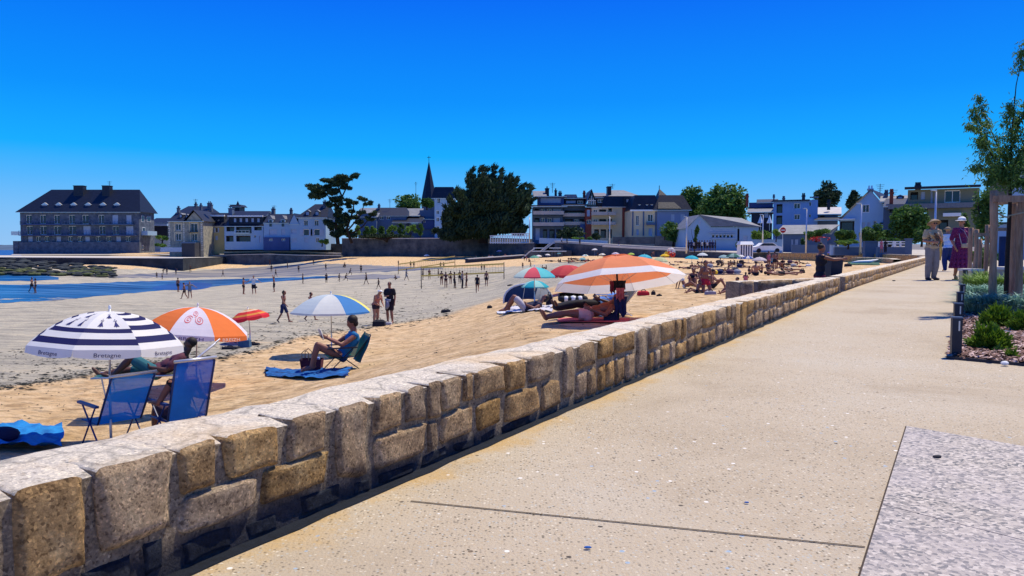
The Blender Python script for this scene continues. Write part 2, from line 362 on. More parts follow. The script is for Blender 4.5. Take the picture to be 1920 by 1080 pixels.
bigp = mth(t, 'MULTIPLY', ramp(t, vo2.outputs['Distance'], [(.18, gray(1)), (.24, gray(0))]), ramp(t, cs2.outputs[1], [(.90, gray(0)), (.92, gray(1))]))
pc2 = ramp(t, cs2.outputs[0], [(0, (.07, .06, .05)), (.3, (.30, .38, .46)), (.5, (.75, .73, .68)), (.85, (.16, .12, .08)), (1, (.02, .12, .30))], 'CONSTANT')
colp = mixc(t, bigp, colp, pc2)
colp = mixc(t, mth(t, 'MULTIPLY', drift, .55), colp, (.44, .30, .13))
colp = mixc(t, ramp(t, noise_n(t, g, .8, 9, .72, .6), [(.30, gray(.55)), (.46, gray(0))]), colp, (.30, .235, .155))
colp = mixc(t, ramp(t, noise_n(t, pos(t, (.35, 1.4, 1)), 1.1, 8, .7), [(.60, gray(0)), (.72, gray(.45))]), colp, (.52, .42, .27))
t.links.new(colp, b.inputs['Base Color']); b.inputs['Roughness'].default_value = .82; b.inputs['Specular IOR Level'].default_value = .25
t.links.new(bumpn(t, noise_n(t, g, 90, 4), .006), b.inputs['Normal'])
edge = [(wl(-4)+.03, -4), (wl(14.9)+.03, 14.9), (6.95, 15.4), (11.3, 22.6), (24.4, 43.7), (27.2, 49), (31, 55), (34, 62), (36.5, 70), (38, 82), (37.5, 92)]
right = [(75, -4), (75, 14.9), (75, 15.4), (75, 22.6), (75, 43.7), (75, 49), (75, 55), (75, 62), (75, 70), (75, 82), (75, 92)]
pm = MB(); n_ = len(edge)
pm.add([(*e, 0) for e in edge]+[(*e, 0) for e in right], [(i, n_+i, n_+i+1, i+1) for i in range(n_-1)])
pm.build('promenade_path', mp_, kind='structure')
# irregular dark strip along the wall foot, joint, granite slabs
mfoot = mat('dark_foot_strip', (.008, .012, .022), .9, .4, 30, bump=.01)
sb = MB(); vs = []
for i in range(120):
    Y = .5+i*14.3/119; o = .040+.016*noise.noise(Vector((Y*5, 0, 0)))+.010*noise.noise(Vector((Y*17, 2, 0)))
    vs += [(wl(Y)-.02, Y, .003), (wl(Y)+.87*o+.01, Y-.49*o, .003)]
sb.add(vs, [(2*i, 2*i+1, 2*i+3, 2*i+2) for i in range(119)]).build('wall_foot_strip', mfoot, kind='structure')
def strip(name, a, c, wd, m, z):
    a = P(*a, z); c = P(*c, z); d = (c-a).normalized(); r = Vector((-d.y, d.x, 0))*wd/2
    return MB().quad(a-r, c-r, c+r, a+r).build(name, m, kind='structure')
mj = mat('joint_filler', (.05, .035, .025), .9, .3, 20)
strip('expansion_joint', (770, 939), (1622, 1025), .007, mj, .003)
mg, t, b = node_mat('speckled_granite'); g = pos(t)
vo = N(t, 'ShaderNodeTexVoronoi'); vo.inputs['Scale'].default_value = 85; t.links.new(g, vo.inputs['Vector'])
cs = N(t, 'ShaderNodeSeparateColor'); t.links.new(vo.outputs['Color'], cs.inputs[0])
c1 = ramp(t, cs.outputs[0], [(0, (.08, .08, .08)), (.14, (.20, .18, .16)), (.34, (.33, .29, .25)), (.6, (.42, .37, .31)), (.85, (.54, .48, .41)), (1, (.66, .62, .56))], 'CONSTANT')
c1 = mixc(t, ramp(t, noise_n(t, g, 2.2, 6), [(.35, gray(.0)), (.7, gray(.5))]), c1, (.34, .30, .31))
t.links.new(c1, b.inputs['Base Color']); b.inputs['Roughness'].default_value = .6
t.links.new(bumpn(t, noise_n(t, g, 120, 3), .003), b.inputs['Normal'])
c0, c1_, c2_ = P(1700, 800), P(1656, 948), P(1612, 1085)
dr = (P(1920, 838)-c0); dr.z = 0; dr.normalize(); rr = dr*2.6
dn_ = (c2_-c0).normalized(); j = (c1_-c0).length
slabs = thing('granite_paving', 'speckled grey granite slabs let into the beige promenade concrete, lower right', 'paving', (0, 0, 0))
del slabs['category']; slabs['kind'] = 'structure'
for a0, a1 in ((0, j-.003), (j+.003, j*2+.3), (j*2+.306, j*3+.6)):
    q = MB(); p0 = c0+dn_*a0; p1 = c0+dn_*a1
    q.add([p+Vector((0, 0, z)) for z in (-.05, .004) for p in (p0, p0+rr, p1+rr, p1)], [(4, 7, 6, 5), (0, 1, 5, 4), (1, 2, 6, 5), (2, 3, 7, 6), (3, 0, 4, 7)])
    q.build('granite_slab', mg, slabs)
q = MB(); a = c0-dr*.006; q.quad(a+Vector((0,0,.003)), c0+Vector((0,0,.003)), c0+dn_*3+Vector((0,0,.003)), a+dn_*3+Vector((0,0,.003))).build('slab_joint', mj, slabs)
# small litter on the path
for (px, py, s_, lab) in ((1757, 858, .02, 'dark pebble lying on the upper granite slab'), (1102, 1028, .012, 'small blue scrap on the path near the bottom edge'), (1400, 943, .009, 'small dark blue scrap beside the granite slab'), (1676, 527, .05, 'thin twig on the far path near the walkers')):
    q = MB(); q.ell((0,0,s_*.25), (s_, s_*.5, s_*.3), nu=8, nv=5); o = q.build('pebble', mat('blue_scrap', (.02, .10, .35)) if 'blue' in lab else mat('dark_pebble', (.02, .02, .03))); o.location = P(px, py, .004); tag(o, lab, 'litter')
# ---- town ground behind the sea walls
mt = mat('street_asphalt', (.16, .15, .15), .9, .2, .4, world=True); msand = mat('quay_paving', (.42, .38, .32), .85, .15, .3, world=True)
# ================================================================ MASONRY
def stone_mat(name, dark=False, mort=False):
    m, t, b = node_mat(name); tcn = N(t, 'ShaderNodeTexCoord').outputs['Object']; g = pos(t)
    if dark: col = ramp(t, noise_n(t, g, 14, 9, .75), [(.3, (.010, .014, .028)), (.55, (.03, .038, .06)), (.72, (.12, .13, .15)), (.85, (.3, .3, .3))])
    elif mort: col = ramp(t, noise_n(t, g, 9, 9, .7), [(.3, (.26, .20, .14)), (.55, (.46, .36, .25)), (.8, (.60, .48, .34))])
    else: col = ramp(t, noise_n(t, g, 7, 10, .72), [(.28, (.20, .115, .05)), (.42, (.46, .28, .12)), (.55, (.74, .47, .21)), (.72, (.85, .62, .33))])
    fine = ramp(t, noise_n(t, g, 48, 6, .85), [(.34, gray(.42)), (.52, gray(1.0)), (.68, gray(1.25))]); col = mixc(t, .8, col, fine, 'MULTIPLY')
    if not dark:
        vo = N(t, 'ShaderNodeTexVoronoi'); vo.inputs['Scale'].default_value = 150; t.links.new(g, vo.inputs['Vector'])
        cs = N(t, 'ShaderNodeSeparateColor'); t.links.new(vo.outputs['Color'], cs.inputs[0])
        sp = ramp(t, cs.outputs[0], [(0, (.25, .22, .22)), (.12, (.7, .7, .72)), (.8, (1, 1, 1)), (.93, (1.3, 1.3, 1.25))], 'CONSTANT')
        col = mixc(t, .75, col, sp, 'MULTIPLY')
    if not (dark or mort):
        st = ramp(t, noise_n(t, g, 3.2, 6, .7), [(.60, gray(0)), (.68, gray(.8))])   # rust and soot stains
        col = mixc(t, st, col, (.12, .055, .022))
        oi = N(t, 'ShaderNodeObjectInfo').outputs['Random']
        hs = N(t, 'ShaderNodeHueSaturation'); t.links.new(col, hs.inputs['Color'])
        t.links.new(mth(t, 'ADD', mth(t, 'MULTIPLY', oi, .38), .86), hs.inputs['Value'])
        t.links.new(mth(t, 'ADD', mth(t, 'MULTIPLY', mth(t, 'FRACT', mth(t, 'MULTIPLY', oi, 9.7)), .40), .70), hs.inputs['Saturation'])
        col = hs.outputs[0]
        # upward faces mix towards a paler beige
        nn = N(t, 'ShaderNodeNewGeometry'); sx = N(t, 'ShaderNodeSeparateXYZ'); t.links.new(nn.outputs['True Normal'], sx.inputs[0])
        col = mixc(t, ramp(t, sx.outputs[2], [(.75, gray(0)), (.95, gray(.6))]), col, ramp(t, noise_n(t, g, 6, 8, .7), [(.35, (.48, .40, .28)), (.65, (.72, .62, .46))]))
    if not dark:        # darker towards the foot of the wall
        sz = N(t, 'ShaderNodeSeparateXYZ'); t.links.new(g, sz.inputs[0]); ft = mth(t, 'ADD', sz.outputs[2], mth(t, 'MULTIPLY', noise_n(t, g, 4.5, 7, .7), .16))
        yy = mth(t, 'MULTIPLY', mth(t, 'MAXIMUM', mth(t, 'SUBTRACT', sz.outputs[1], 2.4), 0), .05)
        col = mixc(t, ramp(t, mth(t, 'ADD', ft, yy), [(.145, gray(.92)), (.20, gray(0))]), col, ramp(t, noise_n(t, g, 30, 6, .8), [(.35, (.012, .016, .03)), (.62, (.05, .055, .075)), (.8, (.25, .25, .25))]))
    t.links.new(col, b.inputs['Base Color']); b.inputs['Roughness'].default_value = .9; b.inputs['Specular IOR Level'].default_value = .2
    n1 = bumpn(t, noise_n(t, g, 22, 9, .78), .038 if not mort else .018)
    t.links.new(bumpn(t, noise_n(t, g, 110, 4, .8), .010, 1, n1), b.inputs['Normal']); return m
MSTONE = stone_mat('tan_wall_stone'); MDARK = stone_mat('dark_base_stone', dark=True); MMORT = stone_mat('grey_lime_mortar', mort=True)
mtop, t, b = node_mat('wall_top_stone'); g = pos(t)
col = ramp(t, noise_n(t, pos(t, (1, 1, 1)), 2.6, 10, .68), [(.30, (.50, .43, .33)), (.44, (.72, .64, .51)), (.58, (.72, .64, .50)), (.75, (.78, .60, .38))])
vo = N(t, 'ShaderNodeTexVoronoi'); vo.inputs['Scale'].default_value = 140; t.links.new(g, vo.inputs['Vector']); cs = N(t, 'ShaderNodeSeparateColor'); t.links.new(vo.outputs['Color'], cs.inputs[0])
col = mixc(t, .7, col, ramp(t, cs.outputs[0], [(0, (.35, .33, .33)), (.12, (.75, .75, .78)), (.8, (1, 1, 1)), (.93, (1.25, 1.25, 1.2))], 'CONSTANT'), 'MULTIPLY')
v3 = N(t, 'ShaderNodeTexVoronoi'); v3.feature = 'DISTANCE_TO_EDGE'; v3.inputs['Scale'].default_value = 3.4
nd = N(t, 'ShaderNodeTexNoise'); nd.inputs['Scale'].default_value = 5; t.links.new(g, nd.inputs['Vector']); va = N(t, 'ShaderNodeVectorMath'); va.operation = 'MULTIPLY_ADD'; va.inputs[1].default_value = (.25, .25, .25); t.links.new(nd.outputs['Color'], va.inputs[0]); t.links.new(g, va.inputs[2]); t.links.new(va.outputs[0], v3.inputs['Vector'])
col = mixc(t, ramp(t, v3.outputs[0], [(.0, gray(.6)), (.05, gray(0))]), col, (.20, .18, .15))
col = mixc(t, ramp(t, noise_n(t, pos(t, (1, 1, 1)), 12, 9, .8), [(.33, gray(.6)), (.42, gray(0))]), col, (.26, .22, .17))
col = mixc(t, ramp(t, noise_n(t, g, 1.7, 4, .6), [(.5, gray(0)), (.66, gray(.5))]), col, (.62, .42, .20))
t.links.new(col, b.inputs['Base Color']); b.inputs['Roughness'].default_value = .9
n1 = bumpn(t, noise_n(t, g, 9, 9, .7), .022); n1 = bumpn(t, v3.outputs[0], .012, .5, n1); t.links.new(bumpn(t, noise_n(t, g, 60, 5, .8), .004, 1, n1), b.inputs['Normal'])
def stone_mesh(w_, h_, d_, seed, n=6, rough=.009, mats=None, topflat=True):
    # a rough rounded block: front faces -y, spans x 0..w, z 0..h, y 0..d
    rnd = random.Random(seed); bm = bmesh.new(); sz = Vector((w_, d_, h_)); seg = (max(2, n), 2, max(2, n-1))
    q = MB(); pts = {}; pw = rnd.choice((5, 7, 10, 14)); cj = [(rnd.uniform(-.09, .05)*w_, rnd.uniform(-.10, .06)*h_) for _ in range(4)]
    def pt(a, b_, c):
        k = (round(a, 4), round(b_, 4), round(c, 4))
        if k in pts: return pts[k]
        p = Vector((a, b_, c)); e = Vector(((p.x-.5)*2, (p.y-.5)*2, (p.z-.5)*2))
        m_ = max(abs(e.x), abs(e.z)); 
        if m_ > 0:
            l = (abs(e.x)**pw+abs(e.z)**pw)**(1/pw) or 1; s_ = m_/l
            e.x *= s_; e.z *= s_
        if b_ == 0:                       # bulging face, soft arris
            r_ = max(abs(e.x), abs(e.z)); fy = .0+(r_**12)*min(.016, .2*min(w_, h_))/d_
        else: fy = p.y
        v = Vector(((e.x+1)/2*w_, fy*d_, (e.z+1)/2*h_))
        fu, fz = (e.x+1)/2, (e.z+1)/2      # each corner is knocked in or out on its own
        for (ci_, (sx_, sz_)) in enumerate(((0,0),(1,0),(1,1),(0,1))):
            wt = (fu if sx_ else 1-fu)*(fz if sz_ else 1-fz); v.x -= wt*cj[ci_][0]*(1 if sx_ else -1)*-1; v.z += wt*cj[ci_][1]*(1 if sz_ else -1)*(0 if (sz_ and topflat) else 1)
        nx_ = noise.noise_vector(Vector((v.x*9+seed*3.1, v.y*9, v.z*9+seed)))*rough+noise.noise_vector(Vector((v.x*26+seed, v.y*20, v.z*26)))*rough*.35
        v += Vector((nx_.x, nx_.y*.8, nx_.z)); pts[k] = len(q.v); q.v.append(tuple(v)); return pts[k]
    def face(fn, a, b_, mi=0):
        for i in range(a):
            for j in range(b_):
                q.f.append((fn(i/a, j/b_), fn((i+1)/a, j/b_), fn((i+1)/a, (j+1)/b_), fn(i/a, (j+1)/b_))); q.m.append(mi)
    face(lambda i, j: pt(i, 0, j), seg[0], seg[2])
    face(lambda i, j: pt(i, j, 1), seg[0], seg[1], 1)
    face(lambda i, j: pt(0, 1-i, j), seg[1], seg[2]); face(lambda i, j: pt(1, i, j), seg[1], seg[2])
    face(lambda i, j: pt(i, 1-j, 0), seg[0], seg[1])
    return q.mesh('stone_block', mats, True)
class Wall:
    def __init__(s, label, p0, p1, z0, z1, thick, cat='stone wall', name='stone_wall', mort_in=.006, zg0=0.0, back=.6):
        s.p0 = Vector((*p0, 0)); s.p1 = Vector((*p1, 0)); d = s.p1-s.p0; s.L = d.length; s.d = d.normalized()
        s.z0, s.z1, s.th = z0, z1, thick
        s.root = thing(name, label, cat, (p0[0], p0[1], 0), math.atan2(s.d.y, s.d.x))
        q = MB(); nx = max(8, int(s.L/.10)); ny = 4
        def top(i, j):
            x = s.L*i/nx; y = mort_in+(thick-mort_in)*j/ny; h = z0+(z1-z0)*i/nx
            return (x+.0, y+.008*noise.noise(Vector((x*6, y*9, 3))), h+.010*noise.noise(Vector((x*5, y*7, 1)))+.006*noise.noise(Vector((x*16, y*16, 7)))-(.012 if j in (0, ny) else 0))
        vs = [top(i, j) for i in range(nx+1) for j in range(ny+1)]
        q.add(vs, [(i*(ny+1)+j, (i+1)*(ny+1)+j, (i+1)*(ny+1)+j+1, i*(ny+1)+j+1) for i in range(nx) for j in range(ny)], 1)
        for jj, fl in ((0, 0), (ny, 1)):
            for i in range(nx):
                a = Vector(top(i, jj)); c = Vector(top(i+1, jj)); bz_ = -back if jj else -.02
                a2 = Vector((a.x, a.y, bz_)); c2 = Vector((c.x, c.y, bz_))
                q.quad(*((a, a2, c2, c) if not fl else (a, c, c2, a2)), 0)
        for i in (0, nx):
            vs = [Vector(top(i, j)) for j in range(ny+1)]
            q.add(vs+[Vector((vs[-1].x, vs[-1].y, -.6)), Vector((vs[0].x, vs[0].y, -.6))], [tuple(range(ny+3)) if i == 0 else tuple(range(ny+2, -1, -1))], 0)
        q.build('mortar_core', [MMORT, mtop], s.root, True)
    def hz(s, x): return s.z0+(s.z1-s.z0)*x/s.L
    def stone(s, x0, x1, t0, t1, seed, n=6, dark=False, proud=.012, mesh=None, d=.16):
        h = s.hz((x0+x1)/2); za, zb = h*(1-t1), h*(1-t0)
        if t0 == 0: zb += .004
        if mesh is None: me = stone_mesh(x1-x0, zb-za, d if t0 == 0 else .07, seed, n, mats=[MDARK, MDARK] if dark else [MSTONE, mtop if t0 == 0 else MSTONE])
        else: me = mesh
        o = link('stone', me, s.root, (x0, -proud, za))
        if mesh is not None: o.scale = ((x1-x0)/.25, 1, (zb-za)/.15)
        return o
def s_of(px):                     # arc length along wall 1 for a pixel column on its face
    k = (px-960)/F; Y = 2.05/(.58-k); return (Y+4)*math.sqrt(1+.58**2)
W1 = Wall('long low tan stone wall with grey mortar between the promenade and the sand, nearest one', (wl(-4), -4), (wl(14.75), 14.75), .352, .30, .34)
hand = [(-150,-20,0,.62),(12,140,.0,.68),(165,314,0,.62),(326,394,0,.36),(318,475,.40,.72),(410,525,0,.36),(480,611,.40,.74),(533,607,0,.38),(622,685,0,.76),(698,750,0,.40),(758,793,0,.38),(801,822,0,.42),(825,863,0,.38),
        (869,883,0,.36),(891,944,0,.38),(948,986,0,.40),(699,795,.44,.82),(801,816,.46,.82),(822,885,.42,.80),(891,940,.43,.80),(944,1012,.45,.84),(990,1040,0,.40),(1016,1052,.45,.92),
        (1057,1075,0,.80),(-150,-10,.66,.97)]
darks = [(12,96,.75,.97),(128,232,.69,.99),(252,290,.66,.92),(328,436,.77,.97),(446,520,.82,.99),(560,640,.77,.96),(655,690,.84,.99),(704,776,.87,.99),(790,838,.85,.97),(850,930,.87,.99),(940,1000,.88,.995)]
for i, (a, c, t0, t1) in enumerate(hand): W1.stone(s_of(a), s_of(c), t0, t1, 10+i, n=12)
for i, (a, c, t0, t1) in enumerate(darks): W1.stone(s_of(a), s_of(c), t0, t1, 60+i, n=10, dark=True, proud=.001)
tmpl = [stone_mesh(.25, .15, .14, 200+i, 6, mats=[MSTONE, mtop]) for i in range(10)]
def courses(W, x, xe, rnd, lo=.13, hi=.34, gap=.018, single=.12):
    while x < xe:
        wd = min(rnd.uniform(lo, hi), xe-x)
        if wd < .08: break
        r = rnd.random()
        if r < single: W.stone(x, x+wd*.6, 0, rnd.uniform(.86, .96), 0, mesh=rnd.choice(tmpl)); x += wd*.6+gap; continue
        sp = rnd.uniform(.38, .55)
        if r < .5:
            m_ = x+wd*rnd.uniform(.4, .6); W.stone(x, m_-gap/2, 0, sp-.03, 0, mesh=rnd.choice(tmpl)); W.stone(m_+gap/2, x+wd, 0, sp-.03, 0, mesh=rnd.choice(tmpl)); W.stone(x, x+wd, sp+.03, .96, 0, mesh=rnd.choice(tmpl))
        else:
            m_ = x+wd*rnd.uniform(.4, .6); W.stone(x, x+wd, 0, sp-.03, 0, mesh=rnd.choice(tmpl)); W.stone(x, m_-gap/2, sp+.03, .96, 0, mesh=rnd.choice(tmpl)); W.stone(m_+gap/2, x+wd, sp+.03, .96, 0, mesh=rnd.choice(tmpl))
        x += wd+gap
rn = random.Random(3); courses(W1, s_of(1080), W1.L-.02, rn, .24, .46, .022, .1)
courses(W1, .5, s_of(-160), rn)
# return wall running back onto the sand, second long wall, curved far wall
a_ = P(1573, 549); WR = Wall('short dark stone spur wall running from the long wall out onto the sand', (3.98, 12.95), (6.55, 14.75), .30, .30, .30, back=1.2); 
q_ = [0, .9, 1.7, 2.5]
for i, (a, c) in enumerate([(.02, .42), (.46, 1.5), (1.54, 2.3), (2.34, 3.4)]):
    if a < WR.L: WR.stone(a, min(c, WR.L-.02), 0, .98, 300+i, n=8)
    if a < WR.L:
        o = link('stone', stone_mesh(min(c, WR.L-.02)-a, .5, .07, 320+i, 8, mats=[MSTONE, mtop]), WR.root, (a, -.01, -.5))
W2 = Wall('long low stone wall continuing beyond the step, running toward the walkers', (6.95, 15.45), (24.4, 43.7), .30, .36, .36)
rn = random.Random(5); courses(W2, .02, 16, rn, .25, .5, .02); courses(W2, 16, W2.L, rn, .4, .75, .03)
W1.stone(W1.L-.001, W1.L+.16, 0, .95, 401, n=6)
def ring_wall(label, pts, z, th, n0, thick_stones=.9):
    root = thing('stone_wall', label, 'stone wall', (pts[0][0], pts[0][1], 0))
    o0 = Vector((pts[0][0], pts[0][1], 0)); q = MB(); L_, R_ = [], []
    for i, p in enumerate(pts):
        a = Vector((*pts[max(0, i-1)], 0)); c = Vector((*pts[min(len(pts)-1, i+1)], 0)); d = (c-a).normalized(); nn = Vector((d.y, -d.x, 0))
        v = Vector((*p, 0))-o0; L_.append(v-nn*th/2); R_.append(v+nn*th/2)
    up = Vector((0, 0, z)); dn = Vector((0, 0, -2))
    for i in range(len(pts)-1):
        q.quad(L_[i]+up, R_[i]+up, R_[i+1]+up, L_[i+1]+up, 1); q.quad(R_[i]+dn, R_[i+1]+dn, R_[i+1]+up, R_[i]+up, 0); q.quad(L_[i+1]+dn, L_[i]+dn, L_[i]+up, L_[i+1]+up, 0)
    q.build('mortar_core', [MMORT, mtop], root)
    st = MB(); rn = random.Random(n0)
    for i in range(len(pts)-1):      # stone faces, both sides, joined: too far to pick apart
        seg = (R_[i+1]-R_[i]); L = seg.length; k = max(1, int(L/thick_stones))
        for zc0, zc1 in ((-.6, -.18), (-.16, .30*z/.35)):
            for j in range(k):
                for side in (R_, L_):
                    s_ = side[i+1]-side[i]; a = side[i]+s_*((j+.04)/k); c = side[i]+s_*((j+.96)/k); nn = Vector((s_.y, -s_.x, 0)).normalized()*(.03 if side is R_ else -.03)
                    j1 = rn.uniform(-.03, .03)
                    st.add([a+Vector((0,0,zc0))+nn*.2, c+Vector((0,0,zc0))+nn*.2, c+Vector((0,0,zc1+j1))+nn*.2, a+Vector((0,0,zc1+j1))+nn*.2, a*.94+c*.06+Vector((0,0,zc0+.04))+nn, c*.94+a*.06+Vector((0,0,zc0+.04))+nn, c*.94+a*.06+Vector((0,0,zc1+j1-.04))+nn, a*.94+c*.06+Vector((0,0,zc1+j1-.04))+nn],
                           [(4,5,6,7),(0,1,5,4),(1,2,6,5),(2,3,7,6),(3,0,4,7)])
    st.build('stone_facing', MSTONE, root, kind='stuff'); return root
ring_wall('curved stone wall closing the far end of the sand bay', [(24.45, 43.75), (26, 47), (28.4, 50.5), (31, 55), (33.4, 62), (35.2, 70), (35.8, 78), (35, 86), (33.2, 92)], .36, .45, 1)
ring_wall('inner stone ledge below the curved wall', [(27, 52), (29, 56.5), (30.2, 61), (30.5, 66)], .12, .5, 2)
# ================================================================ SEA WALLS AND TERRACES
def seg_wall(name, label, nodes, depth, m, cat='sea wall', cap=None, zb=-5, extra=None):
    # nodes: (px, ytop, Y)
    root = thing(name, label, cat, Q(*nodes[0])); o0 = Q(*nodes[0]); q = MB(); c_ = MB()
    for a, c in zip(nodes[:-1], nodes[1:]):
        A_ = Q(*a)-o0; C_ = Q(*c)-o0; d = (C_-A_); nn = Vector((-d.y, d.x, 0)).normalized()
        if nn.y < 0: nn = -nn
        B_ = Vector((0, 0, 1)); lo = zb-o0.z
        q.add([Vector((A_.x, A_.y, lo)), Vector((C_.x, C_.y, lo)), C_, A_, A_+nn*depth, C_+nn*depth, Vector((*(C_+nn*depth).xy, lo)), Vector((*(A_+nn*depth).xy, lo))], [(0,1,2,3), (3,2,5,4), (0,3,4,7), (1,6,5,2)])
        if cap: c_.add([A_-nn*.08, C_-nn*.08, C_-nn*.08+B_*cap, A_-nn*.08+B_*cap, A_+nn*(depth+.08)+B_*cap, C_+nn*(depth+.08)+B_*cap], [(0,1,2,3),(3,2,5,4)])
    q.build('wall_face', m, root)
    if cap: c_.build('coping', mat('pale_coping', (.50, .47, .42), .8, .1, 1), root)
    return root
seg_wall('harbour_pier', 'dark stone pier wall in front of the big waterfront building', [(-260,482,152),(0,483,151),(343,485,149)], 26, mat('pier_stone', (.012, .018, .028), .9, .35, .4, bump=.1, bscale=2, col2=(.05, .058, .07)), 'pier', cap=.12)
mq = MB(); z_ = Q(343,485,149).z
mq.quad(Q(-300,482,152), Q(343,484.6,150), Q(343,479.6,178), Q(-300,478,176)).build('pier_top', msand, kind='structure')
seg_wall('sea_wall', 'low dark slipway wall below the left row of houses', [(300,481,176),(345,481,172),(450,478,168),(500,477,166),(560,479,165),(640,480,163)], 1.0, M['seawall'], cap=.15)
seg_wall('sea_wall', 'pale topped quay wall in front of the left row of houses', [(420,474.5,172),(480,473,172),(560,473.5,172),(640,477,170)], .6, M['seawall'], cap=.35)
q = MB(); q.quad(Q(20,478,176), Q(640,478,172), Q(660,470,230), Q(40,470,235)).build('quay_street', msand, kind='structure')
q = MB(); q.add([Q(-340,486,146)+Vector((0,0,-3)), Q(-340,478,180)], []) if False else None
seg_wall('terrace_wall', 'dark retaining wall under the left row of houses', [(425,456,176),(480,457,175),(560,457,175),(642,457,172)], 40, mat('dark_retaining', (.028, .03, .034), .9, .35, .5, bump=.08, bscale=2, col2=(.10, .095, .09)), 'wall')
seg_wall('garden_wall', 'tall plain rubble wall below the clipped garden hedge', [(641,448,168),(780,448,162),(916,447,156)], 60, M['seawall'], 'wall', cap=.2)
seg_wall('sea_wall', 'dark sea wall below the white veranda fence', [(916,456,152),(960,457,149),(1002,456,146)], 1.0, M['seawall'], cap=.15)
seg_wall('sea_wall', 'stone sea wall sloping down behind the crowded sand, right of the steps', [(1040,455,136),(1060,456,134),(1120,460,128),(1200,465,119),(1290,469.5,110)], .8, M['seawall'], cap=.35)
seg_wall('sea_wall', 'lower dark sea wall behind the parasols under the white club building', [(1290,472,110),(1340,473,106),(1385,475,102),(1432,474,98),(1462,474,93)], .6, M['seawall'], cap=.1)
seg_wall('ramp_wall', 'pale edged ramp wall in front of the sloping sea wall', [(1130,463,121),(1180,466,116),(1290,471.5,105)], .4, M['seawall'], 'wall', cap=.2, zb=-3)
seg_wall('concrete_ledge', 'long concrete ledge with a lit top on the sand below the steps', [(878,486.5,126),(930,483,128),(985,479,130)], 1.6, mat('dark_concrete', (.03, .035, .05), .9), 'ledge', cap=.14)
# promenade sheets and town ground
MB().add([Q(1040,456.5,137), Q(1120,461.5,129), Q(1200,466.5,120), Q(1290,471.2,111), Q(1385,476,102.5), Q(1462,475,94), Vector((38, 92, -.02)), Vector((75, 92, -.02)), Vector((120, 150, 0)), Vector((60,170,.6)), Q(1040,456.5,170)], [(0,1,2,3,10), (3,4,5,6,7,8,9,10)]).build('upper_promenade', msand, kind='structure')
MB().add([Q(916,457,153), Q(1002,457,147), Q(1040,457,137.5), Q(1040,457,190), Q(916,457,190)], [(0,1,2,3,4)]).build('terrace_ground', msand, kind='structure')
MB().add([Q(660,470,228), Vector((900, 228, 1.2)), Vector((900, 5000, 8)), Q(38,459,3000)], [(0,1,2,3)]).build('town_ground', mt, kind='structure')
MB().add([Q(1040,457,168), Vector((60, 168, .55)), Vector((120, 148, .1)), Vector((75, 90, .01)), Vector((75,-4,.0)), Vector((900, -4, 0)), Vector((900, 230, 1.3)), Q(900,457,230)], [(0,1,2,3,4,5,6,7)]).build('street', mt, kind='structure')
# stairs below the promenade
st = thing('beach_steps', 'stone steps with pale railings leading down from the promenade to the sand', 'steps', Q(1000,487,129)); o0 = st.location
q = MB()
for i in range(9):
    a = Q(1004+i*5.2, 484-i*3.0, 130+i*.5)-o0; q.box(a.x, a.x+.6, 0, 3.2, -3, a.z)
q.build('step_flight', M['seawall'], st)
q = MB(); a = Q(985,487,128)-o0; q.box(a.x, a.x+6.5, 1.5, 4, -3, Q(1000,470,131).z-o0.z); c = Q(1075,486,128)-o0; q.box(a.x+6.5, c.x, 2.6, 5, -3, Q(1040,470,131).z-o0.z); q.build('landing', M['seawall'], st)
for a, c in (((1019,470,129),(1038,455,130)), ((1012,472,128.5),(1032,456,129.5)), ((993,472,129),(978,486,128)), ((1000,465,129),(1022,465,129)), ((994,471,128.5),(1062,471,128.5)), ((992,473,128),(1004,465,129)), ((1030,465,129),(1052,465,129))):
    q = MB(); q.beam(Q(*a)-o0, Q(*c)-o0, .16); q.build('railing', M['metalw'], st)
